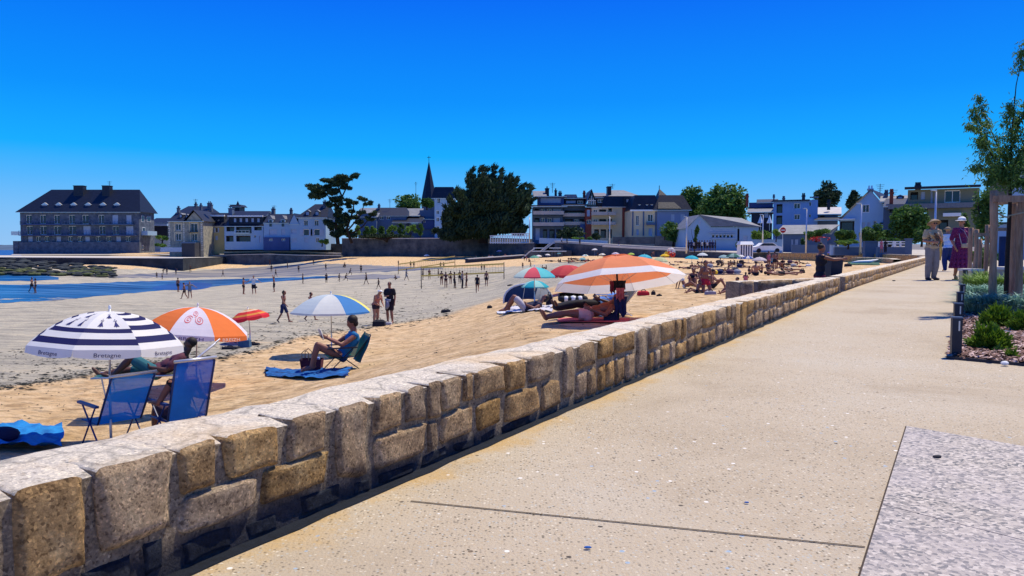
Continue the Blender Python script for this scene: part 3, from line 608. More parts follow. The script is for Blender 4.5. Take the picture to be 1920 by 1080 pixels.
# ================================================================ BUILDINGS
class Bld:
    def __init__(s, label, Y, px0, yb, cat='house', name='house', group=None, yaw=True):
        s.Y = Y; s.k = Y/F; s.px0 = px0; s.yb = yb
        s.root = thing(name, label, cat, Q(px0, yb, Y), 0, group)
        if px0 > 1400 and yaw: b_ = math.atan((px0+40-960)/F); s.root.rotation_euler.z = -b_; s.root.scale.x = math.cos(b_)
    def x(s, px): return (px-s.px0)*s.k
    def z(s, py): return (s.yb-py)*s.k
    def body(s, a, c, yt, depth, m, wins=(), yb=None, y0=0.0, rwins=(), name='wall', ledge=True):
        X0, X1 = s.x(a), s.x(c); Z0, Z1 = s.z(yb or s.yb)-(0 if yb else 1.5), s.z(yt); q = MB(); RV = .18
        H = [(s.x(w[0]), s.x(w[2]), s.z(w[3]), s.z(w[1])) for w in wins]
        xs = sorted({X0, X1, *[h[0] for h in H], *[h[1] for h in H]}); zs = sorted({Z0, Z1, *[h[2] for h in H], *[h[3] for h in H]})
        for i in range(len(xs)-1):
            for j in range(len(zs)-1):
                cx, cz = (xs[i]+xs[i+1])/2, (zs[j]+zs[j+1])/2
                if any(h[0] < cx < h[1] and h[2] < cz < h[3] for h in H): continue
                q.quad((xs[i], y0, zs[j]), (xs[i+1], y0, zs[j]), (xs[i+1], y0, zs[j+1]), (xs[i], y0, zs[j+1]))
        for h in H:
            a0, a1, b0, b1 = h; y1 = y0+RV
            q.quad((a0,y0,b0),(a0,y1,b0),(a0,y1,b1),(a0,y0,b1)); q.quad((a1,y1,b0),(a1,y0,b0),(a1,y0,b1),(a1,y1,b1))
            q.quad((a0,y0,b0),(a1,y0,b0),(a1,y1,b0),(a0,y1,b0)); q.quad((a0,y1,b1),(a1,y1,b1),(a1,y0,b1),(a0,y0,b1))
        y2 = y0+depth
        q.quad((X1,y0,Z0),(X1,y2,Z0),(X1,y2,Z1),(X1,y0,Z1)); q.quad((X0,y2,Z0),(X0,y0,Z0),(X0,y0,Z1),(X0,y2,Z1))
        q.quad((X1,y2,Z0),(X0,y2,Z0),(X0,y2,Z1),(X1,y2,Z1)); q.quad((X0,y0,Z1),(X1,y0,Z1),(X1,y2,Z1),(X0,y2,Z1))
        q.build(name, m, s.root)
        for w, h in zip(wins, H): s.window(h, y0+RV, w[4] if len(w) > 4 else 'w')
        for (ya, yb_, za, zb) in rwins:       # windows on the right flank: y range in metres
            f = MB(); f.box(X1+.0, X1+.06, y0+ya, y0+yb_, s.z(zb), s.z(za)); f.build('window', M['white'], s.root)
            f = MB(); f.box(X1+.061, X1+.075, y0+ya+.1, y0+yb_-.1, s.z(zb)+.1, s.z(za)-.1); f.build('window_pane', M['glass'], s.root)
        return s
    def window(s, h, y, kind='w'):
        a0, a1, b0, b1 = h; W_ = a1-a0; fw = min(.09, W_*.12)
        if kind == 's':      # closed shutter
            q = MB(); q.box(a0, a1, y-.05, y, b0, b1); n = max(3, int((b1-b0)/.3))
            for i in range(n): q.box(a0+.05, a1-.05, y-.07, y-.05, b0+(b1-b0)*(i+.15)/n, b0+(b1-b0)*(i+.75)/n)
            q.build('shutter', M['shut'], s.root); return
        if kind == 'd':
            q = MB(); q.box(a0, a1, y-.06, y, b0, b1); q.build('door', M['shut'], s.root); return
        if kind == 'o':      # dark opening / loggia
            q = MB(); q.quad((a0,y+.9,b0),(a1,y+.9,b0),(a1,y+.9,b1),(a0,y+.9,b1)); q.quad((a0,y,b1),(a1,y,b1),(a1,y+.9,b1),(a0,y+.9,b1)); q.quad((a0,y,b0),(a0,y+.9,b0),(a0,y+.9,b1),(a0,y,b1)); q.quad((a1,y,b0),(a1,y+.9,b0),(a1,y+.9,b1),(a1,y,b1)); q.quad((a0,y,b0),(a1,y,b0),(a1,y+.9,b0),(a0,y+.9,b0)); f = q.build('recess', mat('loggia_wall', (.06, .06, .07), .9), s.root)
            n = max(1, int(W_/2.0)); g = MB()
            for i in range(n): g.box(a0+W_*(i+.12)/n, a0+W_*(i+.88)/n, y+.86, y+.89, b0+.02, b1-.3)
            g.build('glazing', M['glass'], f); return
        q = MB(); q.box(a0, a1, y-.03, y, b0, b0+fw); q.box(a0, a1, y-.03, y, b1-fw, b1); q.box(a0, a0+fw, y-.03, y, b0+fw, b1-fw); q.box(a1-fw, a1, y-.03, y, b0+fw, b1-fw)
        n = max(2, int(round(W_/.8))) if kind == 'w' else 1
        for i in range(1, n): xx = a0+W_*i/n; q.box(xx-fw*.4, xx+fw*.4, y-.03, y, b0+fw, b1-fw)
        f = q.build('window', M['white'], s.root)
        p = MB(); p.quad((a0,y+.012,b0),(a1,y+.012,b0),(a1,y+.012,b1),(a0,y+.012,b1)); p.build('pane', M['glass'], f)
        if kind == 'v':      # open shutters either side
            for u0, u1 in ((a0-W_*.55, a0-.03), (a1+.03, a1+W_*.55)):
                r = MB(); r.box(u0, u1, y-.26, y-.20, b0, b1); r.build('shutter', M['shut'], s.root)
    def roof(s, a, c, ye, yr, depth, kind='x', m=None, y0=0.0, ov=.4, hip=.0, hipr=None):
        m = m or M['slate']; X0, X1, Ze, Zr = s.x(a)-ov, s.x(c)+ov, s.z(ye), s.z(yr); Y0, Y1 = y0-ov, y0+depth+ov; q = MB(); ym = (Y0+Y1)/2; t_ = .18
        hipr = hip if hipr is None else hipr
        if kind == 'x':      # ridge along x; hip = inset of ridge ends in px
            r0, r1 = s.x(a)+hip*s.k-(ov if not hip else 0), s.x(c)-hipr*s.k+(ov if not hipr else 0)
            A0, A1, B0, B1 = (X0,Y0,Ze), (X1,Y0,Ze), (X1,Y1,Ze), (X0,Y1,Ze); R0, R1 = (r0, ym, Zr), (r1, ym, Zr)
            q.quad(A0, A1, R1, R0); q.quad(B0, B1, R0, R1); q.add([A1, B0, R1], [(0,1,2)], 0 if hipr else 1); q.add([B1, A0, R0], [(0,1,2)], 0 if hip else 1)
        elif kind == 'y':    # gable faces camera
            xm = (X0+X1)/2; A0, A1, B0, B1 = (X0,Y0,Ze), (X1,Y0,Ze), (X1,Y1,Ze), (X0,Y1,Ze); R0, R1 = (xm, Y0, Zr), (xm, Y1, Zr)
            q.quad(A0, R0, R1, B1); q.quad(A1, B0, R1, R0)
            g0 = y0+.0; zr2 = Zr-ov*(Zr-Ze)/((X1-X0)/2); q.add([(X0+ov, g0, Ze-.0), (X1-ov, g0, Ze-.0), (xm, g0, zr2)], [(0,1,2)], 1)
        elif kind == 'm':    # mansard, inset top
            i = hip*s.k; T = [(X0+i, Y0+i, Zr), (X1-i, Y0+i, Zr), (X1-i, Y1-i, Zr), (X0+i, Y1-i, Zr)]; Bq = [(X0,Y0,Ze),(X1,Y0,Ze),(X1,Y1,Ze),(X0,Y1,Ze)]
            for j in range(4): q.quad(Bq[j], Bq[(j+1)%4], T[(j+1)%4], T[j])
            q.quad(*T)
        elif kind == 'mono': # single slope down to the front
            q.quad((X0,Y0,Ze),(X1,Y0,Ze),(X1,Y1,Zr),(X0,Y1,Zr)); q.add([(X1,Y0,Ze),(X1,Y1,Ze),(X1,Y1,Zr)], [(0,1,2)], 1); q.add([(X0,Y0,Ze),(X0,Y1,Zr),(X0,Y1,Ze)], [(0,1,2)], 1)
        q.quad((X0,Y0,Ze-.02),(X0,Y1,Ze-.02),(X1,Y1,Ze-.02),(X1,Y0,Ze-.02), 1)
        q.box(X0+.01, X1-.01, Y0-.03, Y0+.08, Ze-.14, Ze-.03, 2)      # gutter
        return q.build('roof', [m, s.gm, M['metalw']], s.root)
    gm = None
    def chim(s, a, c, yt, ybot, y=3.0, d=.9, m=None, pots=2):
        q = MB(); q.box(s.x(a), s.x(c), y, y+d, s.z(ybot), s.z(yt)); q.box(s.x(a)-.08, s.x(c)+.08, y-.08, y+d+.08, s.z(yt), s.z(yt)+.15)
        w_ = s.x(c)-s.x(a)
        for i in range(pots): xx = s.x(a)+w_*(i+.5)/pots; q.tube([(xx, y+d/2, s.z(yt)+.15), (xx, y+d/2, s.z(yt)+.6)], [.14, .11], 8)
        q.build('chimney', m or M['granite'], s.root)
    def dormer(s, a, c, yt, yb, y=1.0, m=None, rm=None, d=2.5):
        X0, X1, Z0, Z1 = s.x(a), s.x(c), s.z(yb), s.z(yt); q = MB(); h = Z0+(Z1-Z0)*.68; xm = (X0+X1)/2
        q.box(X0, X1, y, y+d, Z0, h); q.add([(X0-.1,y-.1,h),(X1+.1,y-.1,h),(xm,y-.1,Z1),(X0-.1,y+d,h),(X1+.1,y+d,h),(xm,y+d,Z1)], [(0,1,2),(0,2,5,3),(1,4,5,2)], 1)
        f = q.build('dormer', [m or M['slate'], rm or M['slate2']], s.root)
        g = MB(); g.box(X0+.15, X1-.15, y-.04, y-.003, Z0+.2, h-.1); g.build('dormer_window', M['shut'], f)
    def balcony(s, a, c, y, h, d=1.2, y0=0.0, solid=True, m=None):
        q = MB(); z = s.z(y); X0, X1 = s.x(a), s.x(c); hh = h*s.k
        q.box(X0, X1, y0-d, y0-.003, z-.12, z+.05)
        if solid: q.box(X0, X1, y0-d, y0-d+.1, z+.05, z+hh); q.box(X0, X0+.1, y0-d+.1, y0-.003, z+.05, z+hh); q.box(X1-.1, X1, y0-d+.1, y0-.003, z+.05, z+hh)
        else:
            q.box(X0, X1, y0-d, y0-d+.06, z+hh-.06, z+hh); n = max(2, int((X1-X0)/.7))
            for i in range(n+1): xx = X0+.03+(X1-X0-.06)*i/n; q.box(xx-.03, xx+.03, y0-d, y0-d+.06, z+.05, z+hh-.06)
            q.box(X1-.06, X1, y0-d+.06, y0-.003, z+hh-.06, z+hh)
        q.build('balcony', m or M['metalw'], s.root)
    def band(s, a, c, yt, yb, m, y0=0.0, pr=.06, name='cornice'):
        q = MB(); q.box(s.x(a), s.x(c), y0-pr, y0-.004, s.z(yb), s.z(yt)); q.build(name, m, s.root)
    def aerial(s, px, yt, yb, y=3.0):
        q = MB(); X = s.x(px); q.tube([(X, y, s.z(yb)), (X, y, s.z(yt))], .05, 5); w_ = .6
        for i in range(4): zz = s.z(yt)-.15-.25*i; q.beam((X-w_+i*.1, y, zz), (X+w_-i*.1, y, zz), .04)
        q.build('aerial', M['darkmetal'], s.root)
Bld.gm = M['rwhite_shade']
def setg(m): Bld.gm = m
# --- 1 the big waterfront building
Yb = 188; B = Bld('large five storey granite waterfront building with steep hipped slate roof and rows of balconies', Yb, 40, 476, 'building', 'apartment_building')
wins = []
cols1 = [(51,62),(77,88),(103,114),(131,142),(156,168),(186,197),(212,223),(238,248)]
for a, c in cols1: wins.append((a, 403.5, c, 420, 's' if a in (212, 238) else 'w'))
cols2 = [(51,63),(76,89),(102,116),(130,144),(157,171),(187,199),(212,224),(237,251)]
for a, c in cols2: wins.append((a, 424, c, 440, 's' if a in (157, 237) else 'w'))
for i, a in enumerate([53,68,84,106,128,146,160,180,200,218,236]): wins.append((a, 443.5, a+9, 453, 'w' if i % 3 else 's'))
wins += [(74,463,83,476,'d'),(158,463,175,476,'d'),(96,464,101,469,'w'),(118,465,124,470,'w'),(196,463,203,468,'w'),(224,463,231,468,'w')]
setg(M['granite']); B.body(40, 262, 398, 8, M['granite'], wins, rwins=[(1.2,2.6,404,416),(4,6,405,415),(1.5,3,426,438),(1,2,460,468)])
B.roof(40, 262, 398, 354, 8, 'x', hip=42, hipr=12, ov=.7)
q = MB(); q.box(B.x(38), B.x(265), -.9, 0-.003, B.z(476), B.z(454)) ; q.build('stone_base', M['granite'], B.root)
for a, c in ((130,148),(184,198)): B.chim(a, c, 348, 372, 2.6, 1.6, m=M['slate'], pots=0)
for a in (78,104,132,159,187,213): B.dormer(a, a+12, 380, 394, .6, m=M['slate'], rm=M['metalw'], d=3)
B.balcony(42, 258, 441, 8, 1.3, solid=False, m=M['rblue']); B.balcony(44, 120, 421, 6, 1.0, solid=False, m=M['rblue']); B.balcony(122, 173, 421, 6, 1.1, solid=False, m=M['rgrey_shade']); B.balcony(177, 254, 421, 6, 1.1, solid=False, m=M['rgrey_shade'])  # balcony colours painted in the blue of the shaded front
q = MB(); q.box(B.x(22), B.x(39.6), 0, 2, B.z(441), B.z(440)); q.box(B.x(22), B.x(39.6), 0, .08, B.z(440)+.003, B.z(434)); q.build('balcony', M['metalw'], B.root)
B.aerial(195, 338, 350, 3.5); 
q = MB(); q.box(B.x(262)+.003, B.x(262)+1.6, 1, 6, B.z(441), B.z(433)); q.build('balcony', M['rwhite_shade'], B.root)
# raised quay wall on its left
q = MB(); q.box(B.x(30), B.x(39.4), -1, 9, B.z(477), B.z(452)); q.build('stone_base', M['granite'], B.root)
# --- low houses between
setg(M['rwhite_shade'])
B = Bld('low dark roofed house half hidden beyond the right end of the large granite building', 205, 288, 462); B.body(288, 318, 418, 8, M['rwhite_shade'], [(305,440,315,450)]); B.roof(284, 318, 418, 408, 8, 'x'); B.band(290,318,424,420,M['rwhite_shade'],pr=1.2); B.body(288,318,443,2,M['slate'],yb=424,y0=-1.0,name='awning')
# --- 2 stone house with gable
B = Bld('cream stone villa with a pointed gable and quoined window surrounds, beside the slipway', 166, 318, 476)
def stonev(w): return w
setg(M['granite'])
mstone2 = mat('villa_rubble', (.16, .16, .15), .9, .3, 1.6, bump=.08, bscale=2.5, col2=(.42, .38, .28))
B.body(318, 382, 415, 9, mstone2, [(330,420,340,432,'w'),(330,438,340,451,'w'),(358,419,371,435,'w'),(360,438,370,452,'w'),(361,402.2,368,409,'w')][:4], rwins=[])
setg(mstone2); B.roof(320, 350, 415, 396, 9, 'x', hip=0); B.roof(350, 382, 415, 394, 8, 'y', y0=-.15)
for px, yt, yb in ((318.5,415,470),(345.5,415,470),(379,415,470)):
    for i in range(14): B.band(px-(1.6 if i%2 else 1), px+(1.8 if i%2 else 1.1), yt+i*4, yt+i*4+3, mat('quoin', (.55,.50,.42), .8, .1, 2), pr=.05, name='quoin')
for a, c, t_, b_ in ((329,341,419,433),(329,341,437,452),(357,372,418,436),(359,371,437,453)):
    B.band(a-1.5, a, t_, b_, M['rcream'], pr=.05, name='window_surround'); B.band(c, c+1.5, t_, b_, M['rcream'], pr=.05, name='window_surround'); B.band(a-1.5, c+1.5, t_-1.4, t_, M['rcream'], pr=.06, name='window_surround')
B.balcony(356, 373, 435, 3, .9, solid=False, m=M['darkmetal']); B.chim(322, 326, 390, 398, 3, .8); B.chim(380, 385, 383, 396, 4, .8)
B.chim(355,358,383,392,6,.7)
q = MB(); q.box(B.x(313), B.x(352), -3.0, -2.8, B.z(472), B.z(464)); 
for i in range(14): q.box(B.x(314+i*2.7), B.x(315+i*2.7), -3.05, -3.0, B.z(471.5), B.z(464.5))
q.build('garden_fence', M['shut'], B.root)
B.body(352, 376, 455, 3, mat('porch_dark', (.04,.04,.05)), [], y0=-3.0, name='porch'); B.band(352,378,456.5,454,M['rgrey_shade'],y0=-3.0,pr=.2)
B.dormer(333, 339, 399, 409, 1.2); B.dormer(345, 350, 401, 410, 1.2)
B = Bld('tall slate roofed house rising behind the cream stone villa', 186, 330, 460); setg(M['rgrey_shade']); B.body(334, 388, 400, 9, M['rgrey_shade']); B.roof(334, 388, 400, 385, 9, 'x', hip=6); B.chim(384, 390, 381, 396, 2, 1); B.chim(353,357,382,390,4,.8); B.aerial(359,372,386)
# --- 3 ochre house
B = Bld('narrow ochre house with a white dormer band between villa and shop terrace', 172, 388, 464); setg(M['rochre'])
B.body(390, 421, 424, 8, M['rochre'], [(404,427,409,436,'v'),(404,442,409,450,'s')]); B.roof(386, 424, 424, 398, 8, 'x'); B.body(390,418,405,2,M['slate'],[(399,412,403,417),(406,412,410,417)],yb=420,y0=1,name='dormer'); B.band(388,420,406,403,M['white'],y0=1,pr=.5)
B.aerial(424,382,398)
B = Bld('small dark pointed turret roof poking above the shop terrace', 200, 432, 450, 'turret', 'turret_roof'); setg(M['slate']); B.body(436,450,388,4,M['slate']); B.roof(434,452,388,384,4,'m',hip=3.5); q = MB(); q.add([(B.x(441),1,B.z(385)),(B.x(446),1,B.z(385)),(B.x(446),2,B.z(385)),(B.x(441),2,B.z(385)),(B.x(443.5),1.5,B.z(376))],[(0,1,4),(1,2,4),(2,3,4),(3,0,4)]); q.build('spire', M['slate'], B.root)
# --- 4 terrace with awnings
B = Bld('blue shaded restaurant building with five dormer windows and dark ground floor openings', 170, 420, 456, 'building', 'terrace_building'); setg(M['rgrey_shade'])
B.body(421, 494, 424, 8, M['rwhite_shade'], [(425,425.2,440,434,'o'),(443,425.2,472,437,'o'),(477,425.2,491,432,'o'),(424,442,438,453,'o'),(443,442,470,453,'o'),(476,441,480,446),(486,442,490,455,'d')])
B.roof(421, 494, 424, 404, 6, 'mono', ov=.2); B.body(427, 491, 405, 4, M['slate'], [(436+i*11,409,441+i*11,416.5,'s') for i in range(5)], yb=423, y0=.9, name='attic'); B.band(426, 492, 406.5, 404, M['white'], y0=.9, pr=.5)
B.roof(424, 494, 405, 394, 7, 'x', y0=1.5, ov=.1); B.chim(423, 430, 391, 408, 2, 1.5, m=M['rgrey_shade']); B.chim(499,504,391,405,4,1.2); B.balcony(442,470,437,5,.8,solid=False); B.aerial(507,384,393)
# --- 5 white house with two tall dormers
B = Bld('white house with two tall pointed dormers over a lilac ground floor', 169, 494, 457); setg(M['rwhite_shade'])
B.body(495, 545, 418, 8, M['rwhite_shade'], [(505,430,520,441,'s'),(528,430,535,441,'s')]); B.roof(497, 547, 418, 400, 8, 'x', ov=.3); B.body(495.5, 544, 445, 1.2, M['rblue'], [(506,448,513,452),(529,448,536,452)], y0=-.6, name='ground_floor')
for a in (504, 527):
    q = MB(); q.box(B.x(a), B.x(a+8), -.05, 3, B.z(426), B.z(411)); q.build('dormer', M['rwhite_shade'], B.root); g = MB(); g.box(B.x(a+1.8), B.x(a+6.4), -.10, -.055, B.z(425), B.z(413)); g.build('dormer_window', M['glass'], B.root)
    q = MB(); q.add([(B.x(a-1),-.3,B.z(411)),(B.x(a+9),-.3,B.z(411)),(B.x(a+4),-.3,B.z(404)),(B.x(a+4),4,B.z(404)),(B.x(a-1),4,B.z(411)),(B.x(a+9),4,B.z(411))],[(0,1,2),(0,2,3,4),(1,5,3,2)]); q.build('dormer_roof', M['slate2'], B.root)
B.chim(534,538,393,402,4,.9)
B = Bld('white gabled annex with a small conservatory squeezed between two larger white houses', 168, 545, 456); B.body(545, 560, 420, 8, M['rwhite_shade'], [(546,430,557,438,'s'),(547,447,557,455,'s')]); B.roof(543, 561, 420, 400, 8, 'y', ov=.1)
# --- 6 white house with arched windows
B = Bld('pale house with arched ground floor windows under a steep slate roof by leaning pine', 168, 559, 456)
B.body(560, 611, 408, 9, M['rwhite_shade'], [(570,413,578,424,'w'),(590,413,598,424,'w'),(569,430,580,442,'v'),(589,430,600,442,'v'),(571,446,578,455,'s'),(592,446,599,455,'w')]); setg(M['rgrey_shade']); B.roof(558, 612, 408, 381, 9, 'x', hip=24, hipr=2, ov=.3); B.dormer(572,580,393,405,.6); B.dormer(590,598,393,405,.6); B.chim(600,606,378,392,3,1)
B.band(559,612,409.5,407.5,M['white'])
# --- houses behind the pine and the hedge
B = Bld('grey roofed bungalow behind the branches of the leaning pine', 196, 668, 447); B.body(672, 706, 400, 8, M['rgrey_shade']); B.roof(668, 706, 407, 387, 8, 'mono', m=M['slate2']); 
B = Bld('long blue grey house above the clipped hedge, two small windows in its gable', 198, 700, 447); setg(M['rgrey_shade']); B.body(700, 762, 405, 9, M['rgrey_shade'], [(712,401+5,719,412),(725,406,732,412)]); B.roof(696, 764, 405, 388, 9, 'x', hip=6, ov=.3)
B.roof(740,790,418,397,8,'mono',y0=-2); B.chim(705,709,385,392,3,.8); B.aerial(728,372,390)
B = Bld('low terrace house with sunlit white roof strips left of the church spire', 200, 752, 447); B.body(755, 815, 420, 8, M['rgrey_shade']); B.roof(752, 785, 405, 388, 8, 'mono', m=M['slate2']); B.body(784,814,411,5,M['rblue'],[(792,414,798,418)],yb=430,y0=-.5,name='wing'); B.roof(780,814,411,404,6,'mono',m=M['slate2'],y0=-.5); B.body(786,816,372+22,4,M['rgrey_shade'],yb=412,y0=1,name='upper_storey')
# church
B = Bld('dark slender church spire with a cross, rising over the village roofs', 255, 790, 447, 'church', 'church'); setg(M['granite'])
B.body(791, 816, 373, 5, M['granite'], [(798,378,802,388,'o'),(806,378,810,388,'o')], name='tower'); X0, X1, Z0, Z1 = B.x(790), B.x(817), B.z(373), B.z(301); xm = (X0+X1)/2; q = MB(); ring = [(xm+math.cos(math.pi/8+i*math.pi/4)*2.7, 2.5+math.sin(math.pi/8+i*math.pi/4)*2.7, Z0) for i in range(8)]
q.add(ring+[(xm,2.5,Z1)], [(i,(i+1)%8,8) for i in range(8)]); q.build('spire', M['slate'], B.root); q = MB(); q.beam((xm,2.5,Z1-1),(xm,2.5,B.z(292)),.15); q.beam((xm-.6,2.5,B.z(295)),(xm+.6,2.5,B.z(295)),.15); q.build('cross', M['darkmetal'], B.root); B.aerial(779, 342, 380, 2)
B.chim(778.7,779.3,342,420,2,.1,m=M['darkmetal'],pots=0)
B = Bld('pale tall house with white window bands showing left of the big dark cypress', 195, 812, 447); setg(M['rwhite_shade']); B.body(815, 850, 362, 9, M['rwhite_shade'], [(818,395,824,402),(828,395,834,402),(818,408,824,416),(828,408,834,416),(818,424,824,432),(820,372,826,382,'w')]); B.roof(812, 853, 372, 351, 9, 'm', hip=6)
# --- apartment blocks to the right of the cypress
mb1 = mat('balcony_cream', (.50, .42, .36), .8, .1, .8)
B = Bld('stepped apartment block with cream balcony bands and a flat dark roof, by the cypress', 150, 996, 452, 'building', 'apartment_building'); setg(M['rgrey_shade'])
B.body(1000, 1055, 388, 10, M['rgrey_shade'], [(1002,392,1010,399,'o'),(1014,392,1021,399),(1026,392,1034,399),(1037,392,1052,400,'s'),(1002,409,1011,418,'o'),(1014,409,1021,418),(1026,409,1034,418),(1037,409,1050,418,'s'),(1004,428,1012,450,'d'),(1018,430,1026,450,'o'),(1030,430,1040,450,'o'),(1043,430,1052,450,'o')])
for y in (402.5, 423.5): B.balcony(999, 1056, y, 6, 1.4, m=mb1); B.band(998,1057,y+.8,y+2.2,M['slate'],y0=-1.4,pr=.05)
B.body(1010, 1058, 367, 8, M['rblue'], [(1014,371,1052,380,'s')], yb=388, y0=1.4, name='upper_storey'); B.roof(999,1059,388,384,2.6,'mono',y0=-1.2); B.roof(1006,1060,368,365,9,'mono',y0=1,ov=.3,m=M['slate']); B.chim(1024,1031,352,368,4,1.6,m=M['slate'],pots=1); B.chim(1042,1046,356,368,4,1,m=M['slate'],pots=1); B.roof(1004,1022,368,353,6,'mono',y0=1.5,m=M['slate2']); B.aerial(1037,341,360); B.chim(1050,1056,360,368,5,1)
B = Bld('middle apartment block with four tiers of recessed balconies between two taller blocks', 151, 1054, 452, 'building', 'apartment_building')
B.body(1056, 1097, 384, 10, M['rgrey_shade'], [(1059,395,1095,402,'o'),(1059,411,1074,419,'o'),(1077,411,1084,419),(1087,411,1095,419,'o')], name='wall')
for y in (405.5, 421.5): B.balcony(1055, 1097, y, 5, 1.3, m=mb1)
B.body(1060,1096,370,7,M['slate'],[(1062,376,1080,381,'s'),(1083,376,1094,382)],yb=384,y0=1.2,name='upper_storey'); B.roof(1055,1098,386,382,2.6,'mono',y0=-1.2); B.roof(1058,1098,371,368,8,'mono',y0=1,ov=.2); B.roof(1062,1080,370,364,4,'m',y0=2,hip=2,m=M['slate2']); B.chim(1096,1100,361,376,3,1.2,m=M['brickred']); B.body(1086,1111,421,6,M['rblue'],yb=452,y0=-2,name='annex')
B = Bld('gabled apartment block with a glazed triangular gable and cream side wall', 148, 1097, 454, 'building', 'apartment_building'); setg(M['slate'])
B.body(1109, 1166, 388, 12, M['rcream'], [(1112,393,1120,399),(1123,393,1136,399,'o'),(1140,391,1147,399,'o'),(1112,411,1120,418),(1123,411,1136,418,'o'),(1140,411,1147,418,'o'),(1114,430,1123,446,'o'),(1126,430,1136,446,'o'),(1140,430,1147,446,'o')], rwins=[]); B.body(1098, 1109, 392, 8, M['brickred'], [(1100,393.5,1106,406,'s'),(1100,412,1108,420)], name='stair_wall')
for y in (403, 421): B.balcony(1108, 1138, y, 5, 1.2, m=mb1); B.balcony(1139,1153,y,5,1.2,m=mb1)
B.body(1110, 1142, 368, 8, M['slate'], [(1121,374,1132,380),(1112,376,1118,382)], yb=388, y0=.8, name='upper_storey'); B.roof(1099, 1119, 388, 355, 10, 'y', y0=.2, ov=.2, m=M['slate2'])
q = MB()
for i in range(5): q.box(B.x(1102+i*3.2), B.x(1102.7+i*3.2), -.15, -.02, B.z(384), B.z(376-(8-abs(i-2)*5)))
q.box(B.x(1101), B.x(1116.5), -.15, -.02, B.z(377), B.z(376)); q.build('gable_glazing_bars', M['white'], B.root); q = MB(); q.add([(B.x(1101),-.01,B.z(386)),(B.x(1117),-.01,B.z(386)),(B.x(1109),-.01,B.z(360))],[(0,1,2)]); q.build('gable_glazing', M['glass'], B.root)
B.roof(1112,1143,370,355,9,'mono',y0=1,ov=.2,m=M['slate2']); B.roof(1130,1205,388,368,12,'m',hip=6,m=M['slate'],ov=.3); B.roof(1140,1203,369,353,10,'x',y0=1,hip=9,hipr=26,m=M['slate2'],ov=.3); B.chim(1141,1148,350,370,2,2,m=M['slate'],pots=0); B.aerial(1151,343,352)
B.body(1166, 1184, 386, 9, M['brickred'], [(1171,409,1176,418),(1172,393,1181,398,'o'),(1171,422,1178,429,'s'),(1171,434,1181,438,'o')], name='brick_bay'); B.body(1168,1200,370,7,M['slate'],[(1173,374,1180,380,'s'),(1189,374,1197,384,'w')],yb=387,y0=-.3,name='upper_storey')
# villa with pointed tower
B = Bld('villa with a steep slate mansard, a pointed corner roof and three tiny dormers', 140, 1182, 454); setg(M['rcream'])
B.body(1183, 1231, 394, 8, M['rcream'], [(1192,404,1198,423),(1214,402,1224,416),(1193,430,1198,441,'s'),(1216,428,1223,442,'d')]); B.band(1181,1232,396.5,393.5,M['white'],pr=.3)
for px in (1186, 1206, 1229): B.band(px-1.2, px+1.2, 397, 442, M['rgrey_shade'], pr=.12, name='pilaster')
B.balcony(1211,1227,421,3.5,.8,m=M['rgrey_shade'])
B.body(1231, 1290, 394, 9, M['rblue' ] if False else mat('render_bluegrey', (.17,.23,.36), .8, .08, .5), [(1257,402,1264,415,'s'),(1275,402,1283,415,'s')], y0=-.2, name='right_wing'); B.band(1230,1292,396,393,M['rgrey_shade'],y0=-.2,pr=.4)
B.roof(1184, 1236, 394, 366, 8, 'm', hip=9, ov=.2); B.roof(1228, 1290, 394, 366, 9, 'm', y0=-.2, hip=14, ov=.5); X0, X1 = B.x(1231), B.x(1250)
q = MB(); q.add([(X0,-.9,B.z(392)),(X1+2.5,-.9,B.z(392)),(X1+2,5,B.z(380)),(X0,5,B.z(380)),(B.x(1239),2,B.z(353))],[(0,1,4),(1,2,4),(2,3,4),(3,0,4)]); q.tube([(B.x(1239),2,B.z(354)),(B.x(1239),2,B.z(347))],.07,5); q.build('spire_roof', M['slate'], B.root)
for a in (1196, 1210, 1219): B.dormer(a, a+5, 381, 390, .1, m=M['white'], rm=M['slate'], d=1.5)
B.band(1244,1252,374,379,M['rgrey_shade'],y0=1.2,pr=.3,name='skylight')
q = MB(); q.box(B.x(1144), B.x(1220), -4, -3.6, B.z(458), B.z(445)); q.box(B.x(1220.3), B.x(1296), -4.2, -3.7, B.z(462), B.z(443)); q.build('garden_wall', M['seawall'], B.root)
# --- white club building
B = Bld('white gable ended club building with slate roof and a row of six small windows', 116, 1289, 470, 'building', 'club_building'); setg(M['rwhite_shade']); kx = 1
B.body(1290, 1422, 426, 9, M['rwhite_shade'], [(1335+i*6.9,440.5,1339.6+i*6.9,446,'p') for i in range(6)]+[(1382,429,1386,452,'o'),(1393,442,1401,455,'d')], name='wall')
g = [(1290,426),(1311,403)]
q = MB(); X0, X1, X2 = B.x(1289), B.x(1310), B.x(1332); ye, yr = B.z(427), B.z(403)
q.add([(X0,-.02,B.z(440)),(X2,-.02,B.z(440)),(X2,-.02,B.z(424)),(X1,-.02,yr),(X0,-.02,ye)],[(0,1,2,3,4)]); q.build('gable_wall', M['rwhite_shade'], B.root)
q = MB(); XR, XE = B.x(1402), B.x(1427); q.add([(X1,-.3,yr),(X2,-.3,B.z(425)),(XE,-.3,B.z(425.5)),(XR,3.5,B.z(407.5)),(X1,9,yr),(XE,9,B.z(425))],[(0,1,2,3),(0,3,4),(3,2,5,4)]); q.add([(X0-.3,-.3,ye-.1),(X1,-.3,yr),(X1,9,yr),(X0-.3,9,ye-.1)],[(0,1,2,3)]); q.build('roof', M['slate2'], B.root)
q = MB(); q.box(B.x(1309),B.x(1313),-.08,-.025,B.z(420),B.z(413)); q.build('gable_louvre', M['shut'], B.root)
